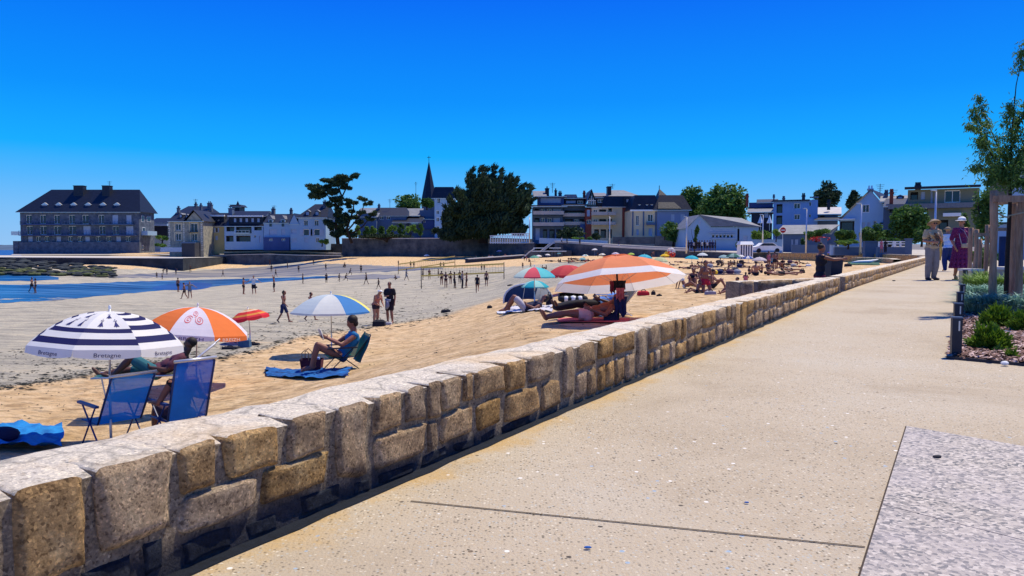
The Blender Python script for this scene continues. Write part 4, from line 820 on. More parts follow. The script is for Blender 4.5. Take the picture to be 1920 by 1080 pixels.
B.band(1328,1378,437,435.6,M['shut'],pr=.15,name='sign_band'); B.band(1333,1378,440,439,M['shut'],pr=.2,name='sill'); B.band(1333,1378,448.4,446.4,M['shut'],pr=.2,name='sill')
for i in range(16): B.band(1340.5+i*2.0,1341.9+i*2.0,433.6,430.9,M['shut'],pr=.03,name='sign_letter')
B.band(1331,1336,434,430,M['shut'],pr=.03,name='sign_mark')
# --- long low slate roofed building
B = Bld('long low building with a weathered slate roof and blue wall panels, behind the beach', 112, 1455, 473, 'building', 'low_building')
B.body(1457, 1545, 438, 8, M['rgrey_shade'], [(1483,449,1487,470,'s'),(1490,449,1496,470,'s'),(1505,450,1512,462)]); q = MB(); q.add([(B.x(1452),-.4,B.z(439)),(B.x(1546),-.4,B.z(439)),(B.x(1574),4,B.z(421)),(B.x(1466),4,B.z(421))],[(0,1,2,3)]); q.add([(B.x(1546),-.4,B.z(439)),(B.x(1574),4,B.z(421)),(B.x(1560),8,B.z(439))],[(0,1,2)],1); q.build('roof',[M['slate2'],M['rgrey_shade']],B.root)
B = Bld('low pale yard wall with a dark door left of the low slate building', 108, 1410, 472, 'wall', 'yard_wall'); B.body(1412, 1468, 449, .4, M['rwhite_shade'], []); 
B = Bld('blue grey flat roofed block with square windows above the low slate building', 125, 1447, 452, 'building', 'flat_block'); setg(M['rgrey_shade'])
B.body(1449, 1531, 377, 9, mat('render_skyblue', (.16,.28,.50), .8, .08, .5), [(1455,383.5,1466,400,'o'),(1487,382.5,1499,393,'w'),(1455,404.5,1466,421,'o'),(1488,403,1499,413,'w'),(1515,381,1519,388,'p'),(1515,403,1519,409,'p')]); B.band(1447,1516,378.5,376,M['slate'],pr=.4,name='parapet'); B.band(1516,1532,373.5,371,M['rgrey_shade'],pr=.1,name='parapet'); B.chim(1502,1508,368,376,3,1,m=M['slate'])
B = Bld('house with twin pale roof slopes and folded white parasols behind the club building', 128, 1404, 455); B.body(1408,1447,398,8,M['slate'],[(1432,400,1440,409,'s')]); B.roof(1404,1446,398,384,9,'mono',m=M['slate2']); B.body(1401,1448,376,4,M['rblue'],yb=386,y0=7,name='upper_storey'); B.chim(1395,1400,365,384,6,.8,m=M['brickred']); B.roof(1420,1454,376,368,6,'x',y0=7); B.chim(1448,1451,367,376,7,.8); B.chim(1467,1472,367,376,12,.8)
B = Bld('small house with bright twin roof slopes between the blue block and the gabled house', 124, 1528, 452); B.body(1532,1570,402,8,M['rgrey_shade'],[(1537,405,1545,412,'o')]); B.roof(1530,1572,402,384,9,'mono',m=mat('roof_pale',(.42,.40,.40),.7,.15,1)); B.chim(1549,1555,380,393,2,1,m=M['slate']); B.roof(1531,1573,414,407,3,'mono',y0=-3,m=M['slate'])
# --- gabled white house
B = Bld('white house with big asymmetric front gable, one dark upper window and chimney pots', 104, 1570, 463); setg(M['rwhite_shade']); mg_ = mat('render_gable_blue_shade', (.30, .47, .64), .8, .06, .5)  # gable is white render with blue shade put into the colour
B.body(1573, 1664, 415, 9, mg_, [(1614,418,1621,428,'s'),(1625,418,1631,428,'s'),(1636,415.5,1642,426,'w'),(1574,413.2,1601,434,'o')], name='wall')
q = MB(); pts = [(1573,415),(1630,360),(1664,398),(1664,415)]
q.add([(B.x(a),-.003,B.z(c)) for a, c in pts], [(0,1,2,3)][::1]); q.build('gable_wall', mg_, B.root)
q = MB(); e = .25
q.add([(B.x(1570),-.4,B.z(412.5)),(B.x(1629.5),-.4,B.z(357)),(B.x(1629.5),9,B.z(357)),(B.x(1570),9,B.z(412.5))],[(0,1,2,3)]); q.add([(B.x(1629.5),-.4,B.z(357)),(B.x(1667),-.4,B.z(399.5)),(B.x(1700),9,B.z(399.5)),(B.x(1660),9,B.z(360))],[(0,1,2,3)]); q.build('roof', M['slate'], B.root)
B.window((B.x(1615),B.x(1628),B.z(400),B.z(385)),-.02,'w'); B.chim(1624,1634,358,368,.2,1.3,m=mg_,pots=2); B.aerial(1648,343,365,5); B.band(1570,1602,412.5,410.8,M['white'],pr=.5,name='awning'); B.band(1647,1665,421,418.8,M['slate'],pr=.4,name='awning')
# --- modern building right
B = Bld('modern flat roofed building with wide eaves and ochre lower wall, far right of village', 92, 1672, 440, 'building', 'modern_building'); setg(M['rgrey_shade']); mo_ = mat('ochre_panel', (.17,.18,.13), .8, .1, .5)
B.body(1700, 1828, 358, 12, mo_, [(1705,362,1719,376,'o'),(1724,362,1732,376,'s'),(1767,361,1795,383,'w'),(1742,362,1746,383,'s')], yb=384, name='upper_storey'); B.band(1694,1829,357,353.5,M['slate'],pr=1.2,name='eaves'); B.body(1664,1828,384,12,mat('grey_band',(.15,.16,.18),.8),[],yb=393,y0=-.8,name='terrace_slab'); B.body(1738,1828,393,10,mo_,[(1758,414,1775,436,'o')],name='wall'); B.roof(1660,1705,386,364,8,'mono',y0=1); B.chim(1665,1672,361,384,2,1.2,m=M['brickred']); B.chim(1713,1724,350,356,2,1.5,m=M['slate'],pots=3); B.aerial(1671,352,362,3)
B.band(1765,1800,408,402,M['white'],pr=.6,name='awning')
B = Bld('small slate roofed house with a dark dormer behind the gabled house', 100, 1668, 440); B.body(1655, 1702, 376, 6, M['rgrey_shade'], []); B.roof(1653, 1703, 378, 365, 6, 'x', m=M['slate2']); B.chim(1655,1662,362,378,2,1); B.dormer(1680,1692,366,376,0)
# white building at the far right edge
B = Bld('white house with a sloping slate roof at the right edge behind the sapling', 62, 1880, 486); setg(M['rwhite_shade'])
B.body(1893, 2010, 300, 3, M['rwhite_shade'], [(1904,397,1912,417,'p'),(1918,397,1926,417,'p')], yb=420, y0=.8, name='upper_storey'); B.body(1866, 2010, 418, 5, M['rwhite_shade'], [], name='wall'); B.band(1864,2010,420,417,M['slate'],pr=.2,name='ledge')
q = MB(); q.add([(B.x(1838),.3,B.z(362)),(B.x(1880),.3,B.z(318)),(B.x(1925),.3,B.z(262)),(B.x(2010),.3,B.z(262)),(B.x(2010),.3,B.z(318)),(B.x(1900),5,B.z(366))],[(0,1,5),(1,2,3,4)]); q.build('roof', M['slate2'], B.root)
# ================================================================ VEGETATION
def leaves(q, c, r, n, size, rnd, shell=.55, mi=0, long=1.0, down=0.0, updir=None):
    c = Vector(c)
    for _ in range(n):
        while True:
            v = Vector((rnd.uniform(-1,1), rnd.uniform(-1,1), rnd.uniform(-1,1)))
            if v.length < 1 and v.length > shell*rnd.random(): break
        p = c+Vector((v.x*r[0], v.y*r[1], v.z*r[2])); s_ = size*rnd.uniform(.6, 1.3)
        d = Vector((rnd.gauss(0,1), rnd.gauss(0,1), rnd.gauss(0,.7)-down))
        if updir is not None: d = d*.45+Vector(updir)
        d.normalize(); u = d.orthogonal().normalized(); u.rotate(Matrix.Rotation(rnd.uniform(0, 6.28), 3, d))
        q.add([p-d*s_*long, p+u*s_*.42, p+d*s_*long, p-u*s_*.42], [(0,1,2,3)], mi)
def tree(name, label, loc, clumps, lm, lsize, trunk=None, dens=1.0, group=None, cat='tree', seed=1, long=1.0, updir=None, shell=.55):
    # clumps: (x,y,z,rx,ry,rz,n) relative to loc
    root = thing(name, label, cat, loc, 0, group); rnd = random.Random(seed)
    t_ = MB(); q = MB()
    if trunk:
        for pts, r0, r1 in trunk: n = len(pts); t_.tube(pts, [r0+(r1-r0)*i/(n-1) for i in range(n)], 7)
        t_.build('trunk', M['bark'], root, True)
    for (x, y, z, rx, ry, rz, n) in clumps:
        # break each clump into lumps so the outline is uneven
        k = max(3, int(n/110))
        for _ in range(k):
            v = Vector((rnd.gauss(0,1), rnd.gauss(0,1), rnd.gauss(0,1))); v.normalize(); v *= rnd.uniform(.35, .85)
            f = rnd.uniform(.28, .5); leaves(q, (x+v.x*rx, y+v.y*ry, z+v.z*rz), (rx*f, ry*f, rz*f), int(n*dens/k), lsize, rnd, shell, long=long, updir=updir)
    q.build('crown', lm, root); return root
def pt(px, py, Y, o): v = Q(px, py, Y)-o; return (v.x, v.y, v.z)
# big dark cypress: fanning upswept sprays
Y = 152; o = Q(905, 447, Y); k = Y/F; rnd = random.Random(11)
root = thing('cypress_tree', 'huge dark spreading cypress tree with upswept feathery sprays above the garden wall', 'tree', o)
t_ = MB(); q = MB()
tips = []
for i in range(130):
    a = rnd.uniform(0, 6.28); tx = rnd.uniform(-1, 1)
    px = 916+tx*84; ytop = np.interp(px, [826,840,855,870,885,905,930,950,965,985,1004], [402,376,352,334,318,310,312,320,334,344,350])
    py = ytop+abs(rnd.gauss(0, 1))*30+1; e = Vector(pt(px, py, Y+rnd.uniform(-6, 6), o)); s0 = Vector((rnd.uniform(-1.2, 1.2)+e.x*.25, e.y*.3, rnd.uniform(1, 6)))
    mid = s0.lerp(e, .5)+Vector((e.x*.12, 0, -.8)); t_.tube([s0, mid, e], [.28, .16, .05], 5)
    tips.append((s0, mid, e))
t_.tube([(0,0,-1),(0.2,0,3),(.5,0,8)], [.9,.7,.3], 8); t_.build('trunk', M['bark'], root, True)
for s0, mid, e in tips:
    out = (e-mid).normalized()
    for j in range(9):
        f = .25+.75*j/8; p = mid.lerp(e, (f-.5)*2) if f > .5 else s0.lerp(mid, f*2)
        r = 1.15*(1.15-f*.80); leaves(q, p, (r, r, r*.7), 26, .32, rnd, .2, long=1.5, updir=(out.x*1.5+.5, out.y, out.z*.6+.2))
    leaves(q, e+out*.3, (.5, .5, .45), 16, .28, rnd, .2, long=1.9, updir=(out.x*1.6+.6, out.y, out.z*.7+.3))
for px, py, rx, rz, n in ((846,412,18,24,1500),(880,395,26,32,3000),(915,368,32,38,4200),(945,378,30,28,3200),(868,428,36,20,3200),(845,440,24,10,1200),(900,425,40,22,3600),(940,415,40,24,3200),(980,372,17,15,1000),(985,392,10,12,400),(972,430,16,10,600)):
    leaves(q, pt(px, py, Y, o), (rx*k, 5.5, rz*k), n, .42, rnd, .75, long=1.4, updir=(.25, 0, .7))
q.build('crown', M['leafd'], root)
# leaning umbrella pine
Y = 160; o = Q(634, 458, Y); k = Y/F
def cl(lst, yy, dep=2.2): return [(*pt(px, py, yy, o), rx*k*1.12, dep*1.1, rz*k*1.2, int(n*1.6)) for px, py, rx, rz, n in lst]
tree('pine_tree', 'wind swept pine leaning right with flat dark foliage layers on the skyline', o,
     cl([(640,334,26,6,700),(628,342,22,7,600),(660,330,14,4,300),(600,352,20,7,600),(596,366,16,8,500),(612,360,20,8,500),(645,350,14,6,300),(632,372,14,7,300),(620,385,10,8,200),(590,362,10,6,200)], Y), M['leafd'], .38,
     [([pt(634,458,Y,o), pt(630,420,Y,o), pt(634,390,Y,o), pt(640,366,Y,o), pt(632,345,Y,o)], .45, .14), ([pt(634,388,Y,o), pt(622,372,Y,o), pt(604,360,Y,o)], .2, .08), ([pt(636,380,Y,o), pt(648,355,Y,o), pt(655,335,Y,o)], .2, .08)], seed=4, long=1.3)
o = Q(660, 456, Y); 
tree('pine_tree', 'open branched dark pine with small rounded tufts, right of the leaning pine', o,
     cl([(662,378,14,5,260),(648,385,12,6,260),(682,374,11,5,260),(690,382,8,5,160),(640,400,16,10,500),(655,405,18,9,500),(700,398,8,5,160),(680,400,8,5,160),(640,425,14,12,500),(628,440,12,8,300),(618,425,10,14,400),(668,418,12,7,260),(690,410,10,4,160),(650,440,14,7,300)], Y), M['leafd'], .36,
     [([pt(660,456,Y,o), pt(650,430,Y,o), pt(662,395,Y,o), pt(664,380,Y,o)], .35, .1), ([pt(652,432,Y,o), pt(675,405,Y,o), pt(685,378,Y,o)], .2, .07), ([pt(655,440,Y,o), pt(680,425,Y,o), pt(700,400,Y,o)], .2, .07), ([pt(655,425,Y,o), pt(640,408,Y,o), pt(636,398,Y,o)], .18, .07)], seed=5, long=1.3)
# green trees behind
def bush(label, px, yb, Y, w, h, lm, n, ls=.3, cat='shrub', name='shrub', seed=None, group=None, trunk=False, dep=None):
    k = Y/F; o = Q(px, yb, Y); W, H = w*k/2, h*k
    c = [(0, 0, H*.55, W*.85, dep or W*.8, H*.48, n)]
    tr = [([(0,0,-.3),(W*.05,0,H*.3),(0,0,H*.6)], max(.05, W*.10), .04)]
    tr += [([(0,0,H*.2),(W*.4*sx,0,H*.5),(W*.6*sx,0,H*.75)], max(.03, W*.05), .02) for sx in (-1, 1)]
    return tree(name, label, o, c, M[lm], ls, tr, seed=seed or int(px), cat=cat, group=group)
bush('round topped green tree in front of the church spire base', 768, 410, 215, 66, 42, 'leafm', 2600, .5, 'tree', 'tree')
bush('smaller dark green tree touching the church spire', 800, 395, 225, 34, 26, 'leafm', 1200, .5, 'tree', 'tree')
bush('rounded tree crown behind the villa, left of the largest broadleaf tree', 1294, 440, 150, 62, 88, 'leafm', 3600, .45, 'tree', 'tree')
bush('large dense broadleaf tree rising behind the white club building', 1354, 445, 140, 112, 92, 'leafm', 9000, .42, 'tree', 'tree')
bush('tiny dark treetop above the villa mansard roof', 1257, 385, 170, 18, 14, 'leafd', 300, .4, 'tree', 'tree')
bush('dark bushy tree on the skyline right of the blue grey block', 1550, 400, 150, 58, 54, 'leafd', 3000, .42, 'tree', 'tree')
bush('narrow dark conifer on the skyline left of the gabled white house', 1597, 395, 150, 26, 42, 'leafd', 1300, .4, 'tree', 'tree')
bush('low dark trees behind the gabled house roof', 1622, 400, 160, 40, 34, 'leafd', 1300, .4, 'tree', 'tree')
bush('big rounded green tree in front of the modern building', 1704, 456, 84, 82, 70, 'leafm', 7000, .26, 'tree', 'tree')
bush('light leafy shrub at the foot of the big rounded tree', 1728, 457, 70, 44, 34, 'leafm', 1800, .18)
bush('dark glossy shrub below the gabled white house awning', 1585, 459, 90, 52, 28, 'leafm', 1800, .22)
bush('green garden bush by the lamp post right of the gabled house', 1634, 462, 84, 54, 40, 'leafm', 2200, .22)
bush('second green garden bush between lamp post and rounded tree', 1668, 460, 84, 42, 28, 'leafm', 1400, .22)
bush('leafy shrub spilling over the villa garden wall', 1262, 460, 125, 56, 42, 'leafm', 2400, .28)
bush('small dark shrub against the villa wall end', 1246, 447, 128, 26, 14, 'leafm', 600, .28)
bush('round green bush between club building and white yard wall', 1424, 454, 108, 40, 24, 'leafl', 1400, .22)
bush('small leafy bush above the white yard wall', 1455, 450, 106, 24, 18, 'leafl', 500, .22)
bush('shrub with red flowers behind the yard wall, left of the stone gatepost', 1530, 450, 100, 60, 22, 'leafm', 1400, .22)
bush('bright clipped hedge beside the lamp post near the curved wall', 1590, 462, 74, 44, 14, 'leafl', 1500, .13, 'hedge', 'hedge', dep=.8)
bush('dark clipped hedge above the white railing on the right', 1668, 458, 72, 60, 12, 'leafm', 1600, .14, 'hedge', 'hedge', dep=.8)
bush('low pale green hump of clipped bush on the terrace under the apartments', 1082, 456, 140, 28, 11, 'leafl', 700, .24)
bush('second low clipped bush on the terrace, right of the pale one', 1100, 457, 139, 22, 13, 'leafm', 600, .24)
bush('dark shrubbery under the apartment balconies', 1070, 450, 143, 62, 24, 'leafd', 2000, .3)
bush('dark shrub beside the cream gabled apartment entrance', 1118, 453, 141, 28, 16, 'leafd', 700, .3)
bush('small palm like shrub with pale flowers on the quay wall', 604, 460, 160, 26, 16, 'leafl', 500, .24)
bush('green shrub slope between the granite building and stone villa', 304, 455, 185, 30, 14, 'leafl', 700, .3)
bush('lower green shrub behind the quay by the stone villa', 302, 465, 182, 32, 12, 'leafm', 600, .3)
# clipped garden trees in a row
for i, (px, yt, w) in enumerate([(655,428,16),(668,424,20),(684,423,20),(700,421,20),(716,422,20),(734,419,22),(752,418,22),(770,420,24),(788,421,22)]):
    lab = ['leftmost clipped round tree in the garden row, under the pine', 'second clipped tree from the left in the garden row', 'third clipped tree from the left in the garden row', 'fourth clipped tree from the left in the garden row', 'middle clipped tree of the garden row', 'fourth clipped tree from the right in the garden row', 'third clipped tree from the right in the garden row', 'second clipped tree from the right in the garden row', 'rightmost clipped tree of the garden row, beside the white awning'][i]
    bush(lab, px, 446, 168, w, 446-yt, 'leafl' if i % 2 else 'leafm', 650, .26, 'tree', 'clipped_tree', group='clipped trees above the garden wall', seed=50+i)
bush('continuous low hedge running along the top of the garden wall', 720, 448, 164, 150, 9, 'leafd', 2200, .26, 'hedge', 'hedge', dep=1.2)
bush('round shrub between the garden row and the cypress', 822, 447, 162, 30, 26, 'leafd', 900, .28)
# young palm like tree before the club gable
bush('small airy tree in front of the club building gable', 1302, 470, 108, 22, 54, 'leafm', 500, .2, 'tree', 'tree')
bush('young street tree with a thin trunk by the yard wall, first from left', 1385, 470, 100, 16, 28, 'leafm', 300, .18, 'tree', 'tree')
bush('young street tree in front of the low slate building', 1505, 472, 98, 18, 34, 'leafm', 320, .18, 'tree', 'tree')
bush('young street tree beside the red flowers', 1538, 472, 96, 16, 30, 'leafm', 300, .18, 'tree', 'tree')
# seaweed covered rocks at the pier foot
rw = MB(); rnd = random.Random(2)
for i in range(420):
    px = rnd.uniform(-160, 150) if rnd.random() < .8 else rnd.uniform(140, 215); t0 = max(0, (px-20)/200); py = rnd.uniform(484+t0*18, 514+max(-3, t0*4)); p = Q(px, py, 140-(py-484)*.5)
    s_ = rnd.uniform(.2, .75); rw.ell(p, (s_*1.6, s_, s_*.45), nu=7, nv=5, mi=0 if (py < 503 or rnd.random() < .45) else 1)
rw.build('tidal_rocks', [mat('dark_rock', (.012, .016, .022), .9, .4, .6, col2=(.05, .06, .06)), mat('weed_rock', (.015, .022, .010), .8, .4, 1.4, col2=(.11, .13, .035))], kind='stuff')
# ================================================================ SAPLING, STAKES AND PLANTING BED
# planting bed: mulch pit let into the path
bc = [P(1775, 672), P(1975, 692), P(1950, 540), P(1811, 540)]
bc = [P(1776, 673), P(1990, 693), Vector((16, 9, 0)), Vector((17.5, 16, 0)), P(1812, 532)]
mm = mat('mulch_soil', (.035, .018, .014), .95, .4, 22, bump=.03, bscale=40, world=True)
q = MB(); q.add([v+Vector((0,0,.006)) for v in bc], [(0,1,2,3,4)]); q.build('mulch_bed', mm, kind='structure')
q = MB()
for a, c in ((bc[0], bc[1]), (bc[0], bc[4])): q.beam(a+Vector((0,0,.008)), c+Vector((0,0,.008)), .012, .03)
q.build('steel_edging', M['darkmetal'], kind='structure')
rnd = random.Random(8)
def in_bed(x, y):
    p = [(v.x, v.y) for v in bc]; c = False; j = len(p)-1
    for i in range(len(p)):
        if (p[i][1] > y) != (p[j][1] > y) and x < (p[j][0]-p[i][0])*(y-p[i][1])/(p[j][1]-p[i][1])+p[i][0]: c = not c
        j = i
    return c
q = MB(); cnt = 0
while cnt < 9000:
    y = rnd.uniform(5.3, 11)**1.0; x = rnd.uniform(3.4, 9.5)
    if not in_bed(x, y) or x > .72*y+.3: continue
    cnt += 1; a = rnd.uniform(0, 6.28); L = rnd.uniform(.012, .034); W = L*rnd.uniform(.35, .8); tl = rnd.uniform(-.6, .6); z = .012+rnd.uniform(0, .025)
    d = Vector((math.cos(a), math.sin(a), tl)).normalized()*L; u = Vector((-math.sin(a), math.cos(a), rnd.uniform(-.4, .4)))*W; c = Vector((x, y, z)); up = Vector((0,0,.006))
    q.add([c-d-u, c+d-u*.7, c+d*.8+u, c-d*.9+u*.8, c+up], [(0,1,4),(1,2,4),(2,3,4),(3,0,4)], rnd.choice((0,0,0,0,1,1,2)))
q.build('bark_mulch', [mat('mulch_brown', (.20, .11, .085), .85, .3, 30), mat('mulch_pale', (.50, .36, .32), .85, .2, 30), mat('mulch_dark', (.05, .02, .018), .9, .3, 30)], kind='stuff')
def grass_plant(label, px, py, R, H, n, lm, wd=.006, seed=0, droop=.5, name='grass_clump', cat='plant', pz=0.0, group=None):
    rnd = random.Random(seed); root = thing(name, label, cat, P(px, py, .01)); q = MB()
    if group: root['group'] = group
    for _ in range(n):
        a = rnd.uniform(0, 6.28); r0 = R*.45*math.sqrt(rnd.random()); b0 = Vector((math.cos(a)*r0, math.sin(a)*r0, 0)); a2 = a+rnd.gauss(0, .7); h = H*rnd.uniform(.55, 1.1); d = Vector((math.cos(a2), math.sin(a2), 0)); pr = Vector((-d.y, d.x, 0))*wd*rnd.uniform(.6, 1.3)
        p1 = b0+d*R*.35*droop+Vector((0,0,h*.65)); p2 = b0+d*R*(.5+.6*droop)*rnd.uniform(.6, 1.2)+Vector((0,0,h*rnd.uniform(.75, 1.05)-h*droop*.25))
        q.add([b0-pr, b0+pr, p1+pr, p1-pr, p2], [(0,1,2,3),(3,2,4)])
    q.build('blades', M[lm], root, kind='stuff'); return root
def dome_shrub(label, px, py, w, h, n, seed, lm='leafl', ls=.016):
    rnd = random.Random(seed); root = thing('shrub', label, 'shrub', P(px, py, .01)); q = MB()
    for _ in range(n):
        a = rnd.uniform(0, 6.28); e = math.asin(rnd.random()**.8); rr = rnd.uniform(.62, 1.04)*(1+.38*noise.noise(Vector((math.cos(a)*1.7+seed, math.sin(a)*1.7, e*2.2))))*(1.18 if rnd.random() < .08 else 1); d = Vector((math.cos(a)*math.cos(e), math.sin(a)*math.cos(e), math.sin(e)))
        p = Vector((d.x*w/2, d.y*w/2, d.z*h))*rr; t_ = (d+Vector((rnd.gauss(0,.35), rnd.gauss(0,.35), .5))).normalized(); u = t_.orthogonal().normalized(); u.rotate(Matrix.Rotation(rnd.uniform(0,6.28),3,t_)); s_ = ls*rnd.uniform(.7, 1.6)
        q.add([p-t_*s_, p+u*s_*.4, p+t_*s_*1.5, p-u*s_*.4], [(0,1,2,3)])
    s2 = MB()
    for i in range(10): a = i*.63; s2.tube([(0,0,0),(math.cos(a)*w*.2,math.sin(a)*w*.2,h*.5),(math.cos(a)*w*.36,math.sin(a)*w*.36,h*.75)], [.006,.004,.002], 4)
    s2.build('stem', M['bark'], root); q.build('foliage', M[lm], root, kind='stuff'); return root
MATS.pop('foliage_bright', None); M['leafb'] = mat('foliage_bright', (.03, .10, .008), .7, .3, 14, col2=(.20, .32, .02), trans=.25)
dome_shrub('bright green rounded cushion shrub nearest in the mulch bed', 1854, 655, .30, .19, 3200, 1, 'leafb')
dome_shrub('taller bright green cushion shrub behind the nearest one', 1868, 614, .33, .22, 3200, 2, 'leafb')
dome_shrub('bright green shrub cut off by the right edge of the bed', 1925, 622, .34, .20, 2600, 3, 'leafb')
dome_shrub('small yellow green sprout low in the mulch at the right', 1896, 672, .09, .07, 260, 4, 'leafb', .012)
dome_shrub('tiny dark seedling in the mulch below the nearest cushion shrub', 1872, 662, .07, .05, 120, 5, 'leafm', .012)
for i, (px, py, lab) in enumerate([(1838,588,'glaucous blue green grass clump nearest the first posts'),(1872,590,'glaucous grass clump behind the taller cushion shrub'),(1905,592,'glaucous grass clump at the right edge of the bed'),(1835,566,'arching blue green grass clump beside the second post'),(1866,568,'central arching blue green grass clump of the bed'),(1900,568,'right arching blue green grass clump near the stake'),(1925,575,'blue green clump cut off at the right image edge')]):
    grass_plant(lab, px, py, .42, .36, 420, 'leafg', .0065, 20+i, .8, group='blue green grass clumps in the bed')
for i, (px, py, lab) in enumerate([(1832,552,'fresh green grass clump behind the posts'),(1856,556,'fresh green clump at the foot of the main stake'),(1885,556,'fresh green clump at the foot of the sapling'),(1912,556,'fresh green clump right of the sapling'),(1845,540,'farther green clump beside the bench'),(1880,540,'tall yellow green clump behind the sapling'),(1910,538,'farther green clump by the second bench')]):
    grass_plant(lab, px, py, .42, .46, 380, 'leafl', .008, 40+i, .45, group='fresh green clumps round the stakes')
for px, py, h, lab in ((1862,556,.6,'thin tall grass stems by the main stake'),(1905,560,.75,'thin tall grass stems right of the sapling')):
    grass_plant(lab, px, py, .12, h, 16, 'leafl', .003, 77, .2)
q = MB(); q.tube([P(1826,610,.14), P(1896,622,.10)], .004, 5); tag(q.build('thin_cane', M['white']), 'thin pale cane lying across the nearest cushion shrub', 'cane')
q = MB(); q.ell((0,0,.012), (.030,.024,.018), nu=7, nv=5); o_ = q.build('white_stone', M['white']); o_.location = P(1884, 684, .01); tag(o_, 'white stone at the front edge of the mulch bed', 'stone')
# posts along the bed
for i, (px, ytop, Y, w_) in enumerate([(1797,594,5.97,.072),(1799,568,7.45,.072),(1802,547,9.5,.072),(1806,533,11.5,.072),(1810,506,17.2,.09)]):
    X = (px-960)/F*Y; zt = Q(px, ytop, Y).z; lab = ['nearest low dark steel post at the corner of the planting bed', 'second low dark post along the planting bed', 'third low dark post along the planting bed', 'fourth low dark post along the planting bed', 'farthest dark post, at the hem of the purple dress'][i]
    r_ = thing('bed_post', lab, 'post', (X, Y, 0), math.radians(-20), 'low dark posts along the planting bed')
    q = MB(); q.box(-w_/2, w_/2, -w_/2, w_/2, 0, zt-.012); pst = q.build('post', M['darkmetal'], r_); q = MB(); q.box(-w_/2-.004, w_/2+.004, -w_/2-.004, w_/2+.004, zt-.012, zt); q.build('cap', mat('post_cap', (.06, .08, .13), .4), r_)
    q = MB(); q.box(w_*.1, w_*.25, -w_/2-.003, -w_/2-.0005, zt-.11, zt-.03); q.build('reflective_strip', M['metalw'], r_)
# timber tree guard
Y = 10; g0 = Vector(((1864-960)/F*Y, Y, 0)); root = thing('tree_guard', 'rough timber post and crossbar frame staking the nearest sapling', 'tree stake', g0)
def wood(root, a, b, r, sd, name='stake'):
    rnd = random.Random(sd); a, b = Vector(a), Vector(b); pts = [a.lerp(b, i/7)+Vector((rnd.gauss(0,.004), rnd.gauss(0,.004), 0)) for i in range(8)]; q = MB(); q.tube(pts, [r*rnd.uniform(.93, 1.07) for _ in pts], 12); return q.build(name, M['timber'], root, True)
wood(root, (0,0,-.1), (-.035,0,1.66), .046, 1); wood(root, (.42,.12,-.1), (.42,.12,1.6), .045, 2); wood(root, (.66,.62,-.1), (.66,.62,1.6), .045, 3)
q = MB(); q.box(-.075, .75, -.085, -.04, 1.50, 1.585); q.build('crossbar', M['timber'], root); q = MB(); q.box(.40, .46, .17, .7, 1.5, 1.585); q.build('crossbar', M['timber'], root)
q = MB(); q.tube([(0,-.05,1.35),(.1,.0,1.31),(.2,.05,1.30),(.22,.07,1.33)], .011, 6); q.tube([(.2,.05,1.32),(.35,.0,1.36),(.55,.1,1.38)], .010, 6); q.build('tie_strap', mat('jute_strap', (.35, .30, .20), .9), root)
# the sapling
Y = 10.2; o = Vector(((1888-960)/F*Y, Y, 0)); k = Y/F; root = thing('sapling', 'young tree with narrow drooping leaves and one tall bare leader, tied to the timber stakes', 'tree', o)
def sp_(px, py, dy=0): return Vector(((px-1888)*k, dy, Q(px, py, Y).z))
t_ = MB(); t_.tube([(0,0,-.1),(0,0,.8),(.01,0,1.4),sp_(1889,330)], [.032,.028,.025,.018], 8); t_.tube([sp_(1889,330),sp_(1888,250),sp_(1890,215),sp_(1893,160),sp_(1900,120),sp_(1906,85)], [.016,.012,.008,.006,.004,.002], 6)
q = MB(); rnd = random.Random(21)
br = [((1889,340),(1850,300),(1812,248),(1788,240)),((1889,320),(1870,270),(1852,210),(1846,168)),((1889,330),(1858,290),(1834,225),(1826,200)),((1889,345),(1860,330),(1815,316),(1797,322)),((1889,300),(1882,260),(1868,220),(1862,200)),((1889,320),(1905,270),(1925,220),(1940,180)),((1889,335),(1915,300),(1940,270),(1960,250)),((1889,345),(1920,330),(1950,320),(1970,330)),((1889,280),(1900,240),(1912,215),(1920,190)),((1889,345),(1850,320),(1830,280),(1815,262)),((1889,345),(1870,330),(1848,335),(1838,345)),((1889,350),(1905,340),(1915,352),(1925,358))]
lf = []
for b_i, b in enumerate(br):
    dy = rnd.uniform(-.35, .35); ps = [sp_(x, y, dy*i/3) for i, (x, y) in enumerate(b)]; t_.tube(ps, [.011,.008,.005,.002], 5)
    for i in range(3):
        for j in range(7):
            p = ps[i].lerp(ps[i+1], j/7); 
            if i == 0 and j < 2: continue
            d = Vector((rnd.gauss(0,1), rnd.gauss(0,1), rnd.uniform(-.2,.9))).normalized(); L = rnd.uniform(.05, .16)*(1.1 if i < 2 else .7); e = p+d*L; t_.tube([p, p.lerp(e,.5)+Vector((0,0,.01)), e], [.003,.002,.001], 4)
            for m_ in range(15): lf.append(p.lerp(e, .1+.9*m_/14)+Vector((rnd.gauss(0,.012),rnd.gauss(0,.012),rnd.gauss(0,.012))))
for i in range(900): a_ = rnd.uniform(0,6.28); lf.append(sp_(1892+rnd.gauss(0,24), rnd.triangular(235,362,330), rnd.gauss(0,.16)))
for i in range(26):      # tuft at the leader's tip
    c = rnd.random(); p = sp_(1896+c*10, 135-c*55); d = Vector((rnd.gauss(0,1), rnd.gauss(0,1), rnd.uniform(-.3,.6))).normalized(); e = p+d*rnd.uniform(.04,.13)*(1.1-.5*c); t_.tube([p,e],[.002,.001],4)
    for m_ in range(7): lf.append(p.lerp(e, m_/6))
for px, py in ((1893,183),(1889,196),(1895,190)): lf += [sp_(px+rnd.uniform(-5,5), py+rnd.uniform(-5,5)) for _ in range(5)]
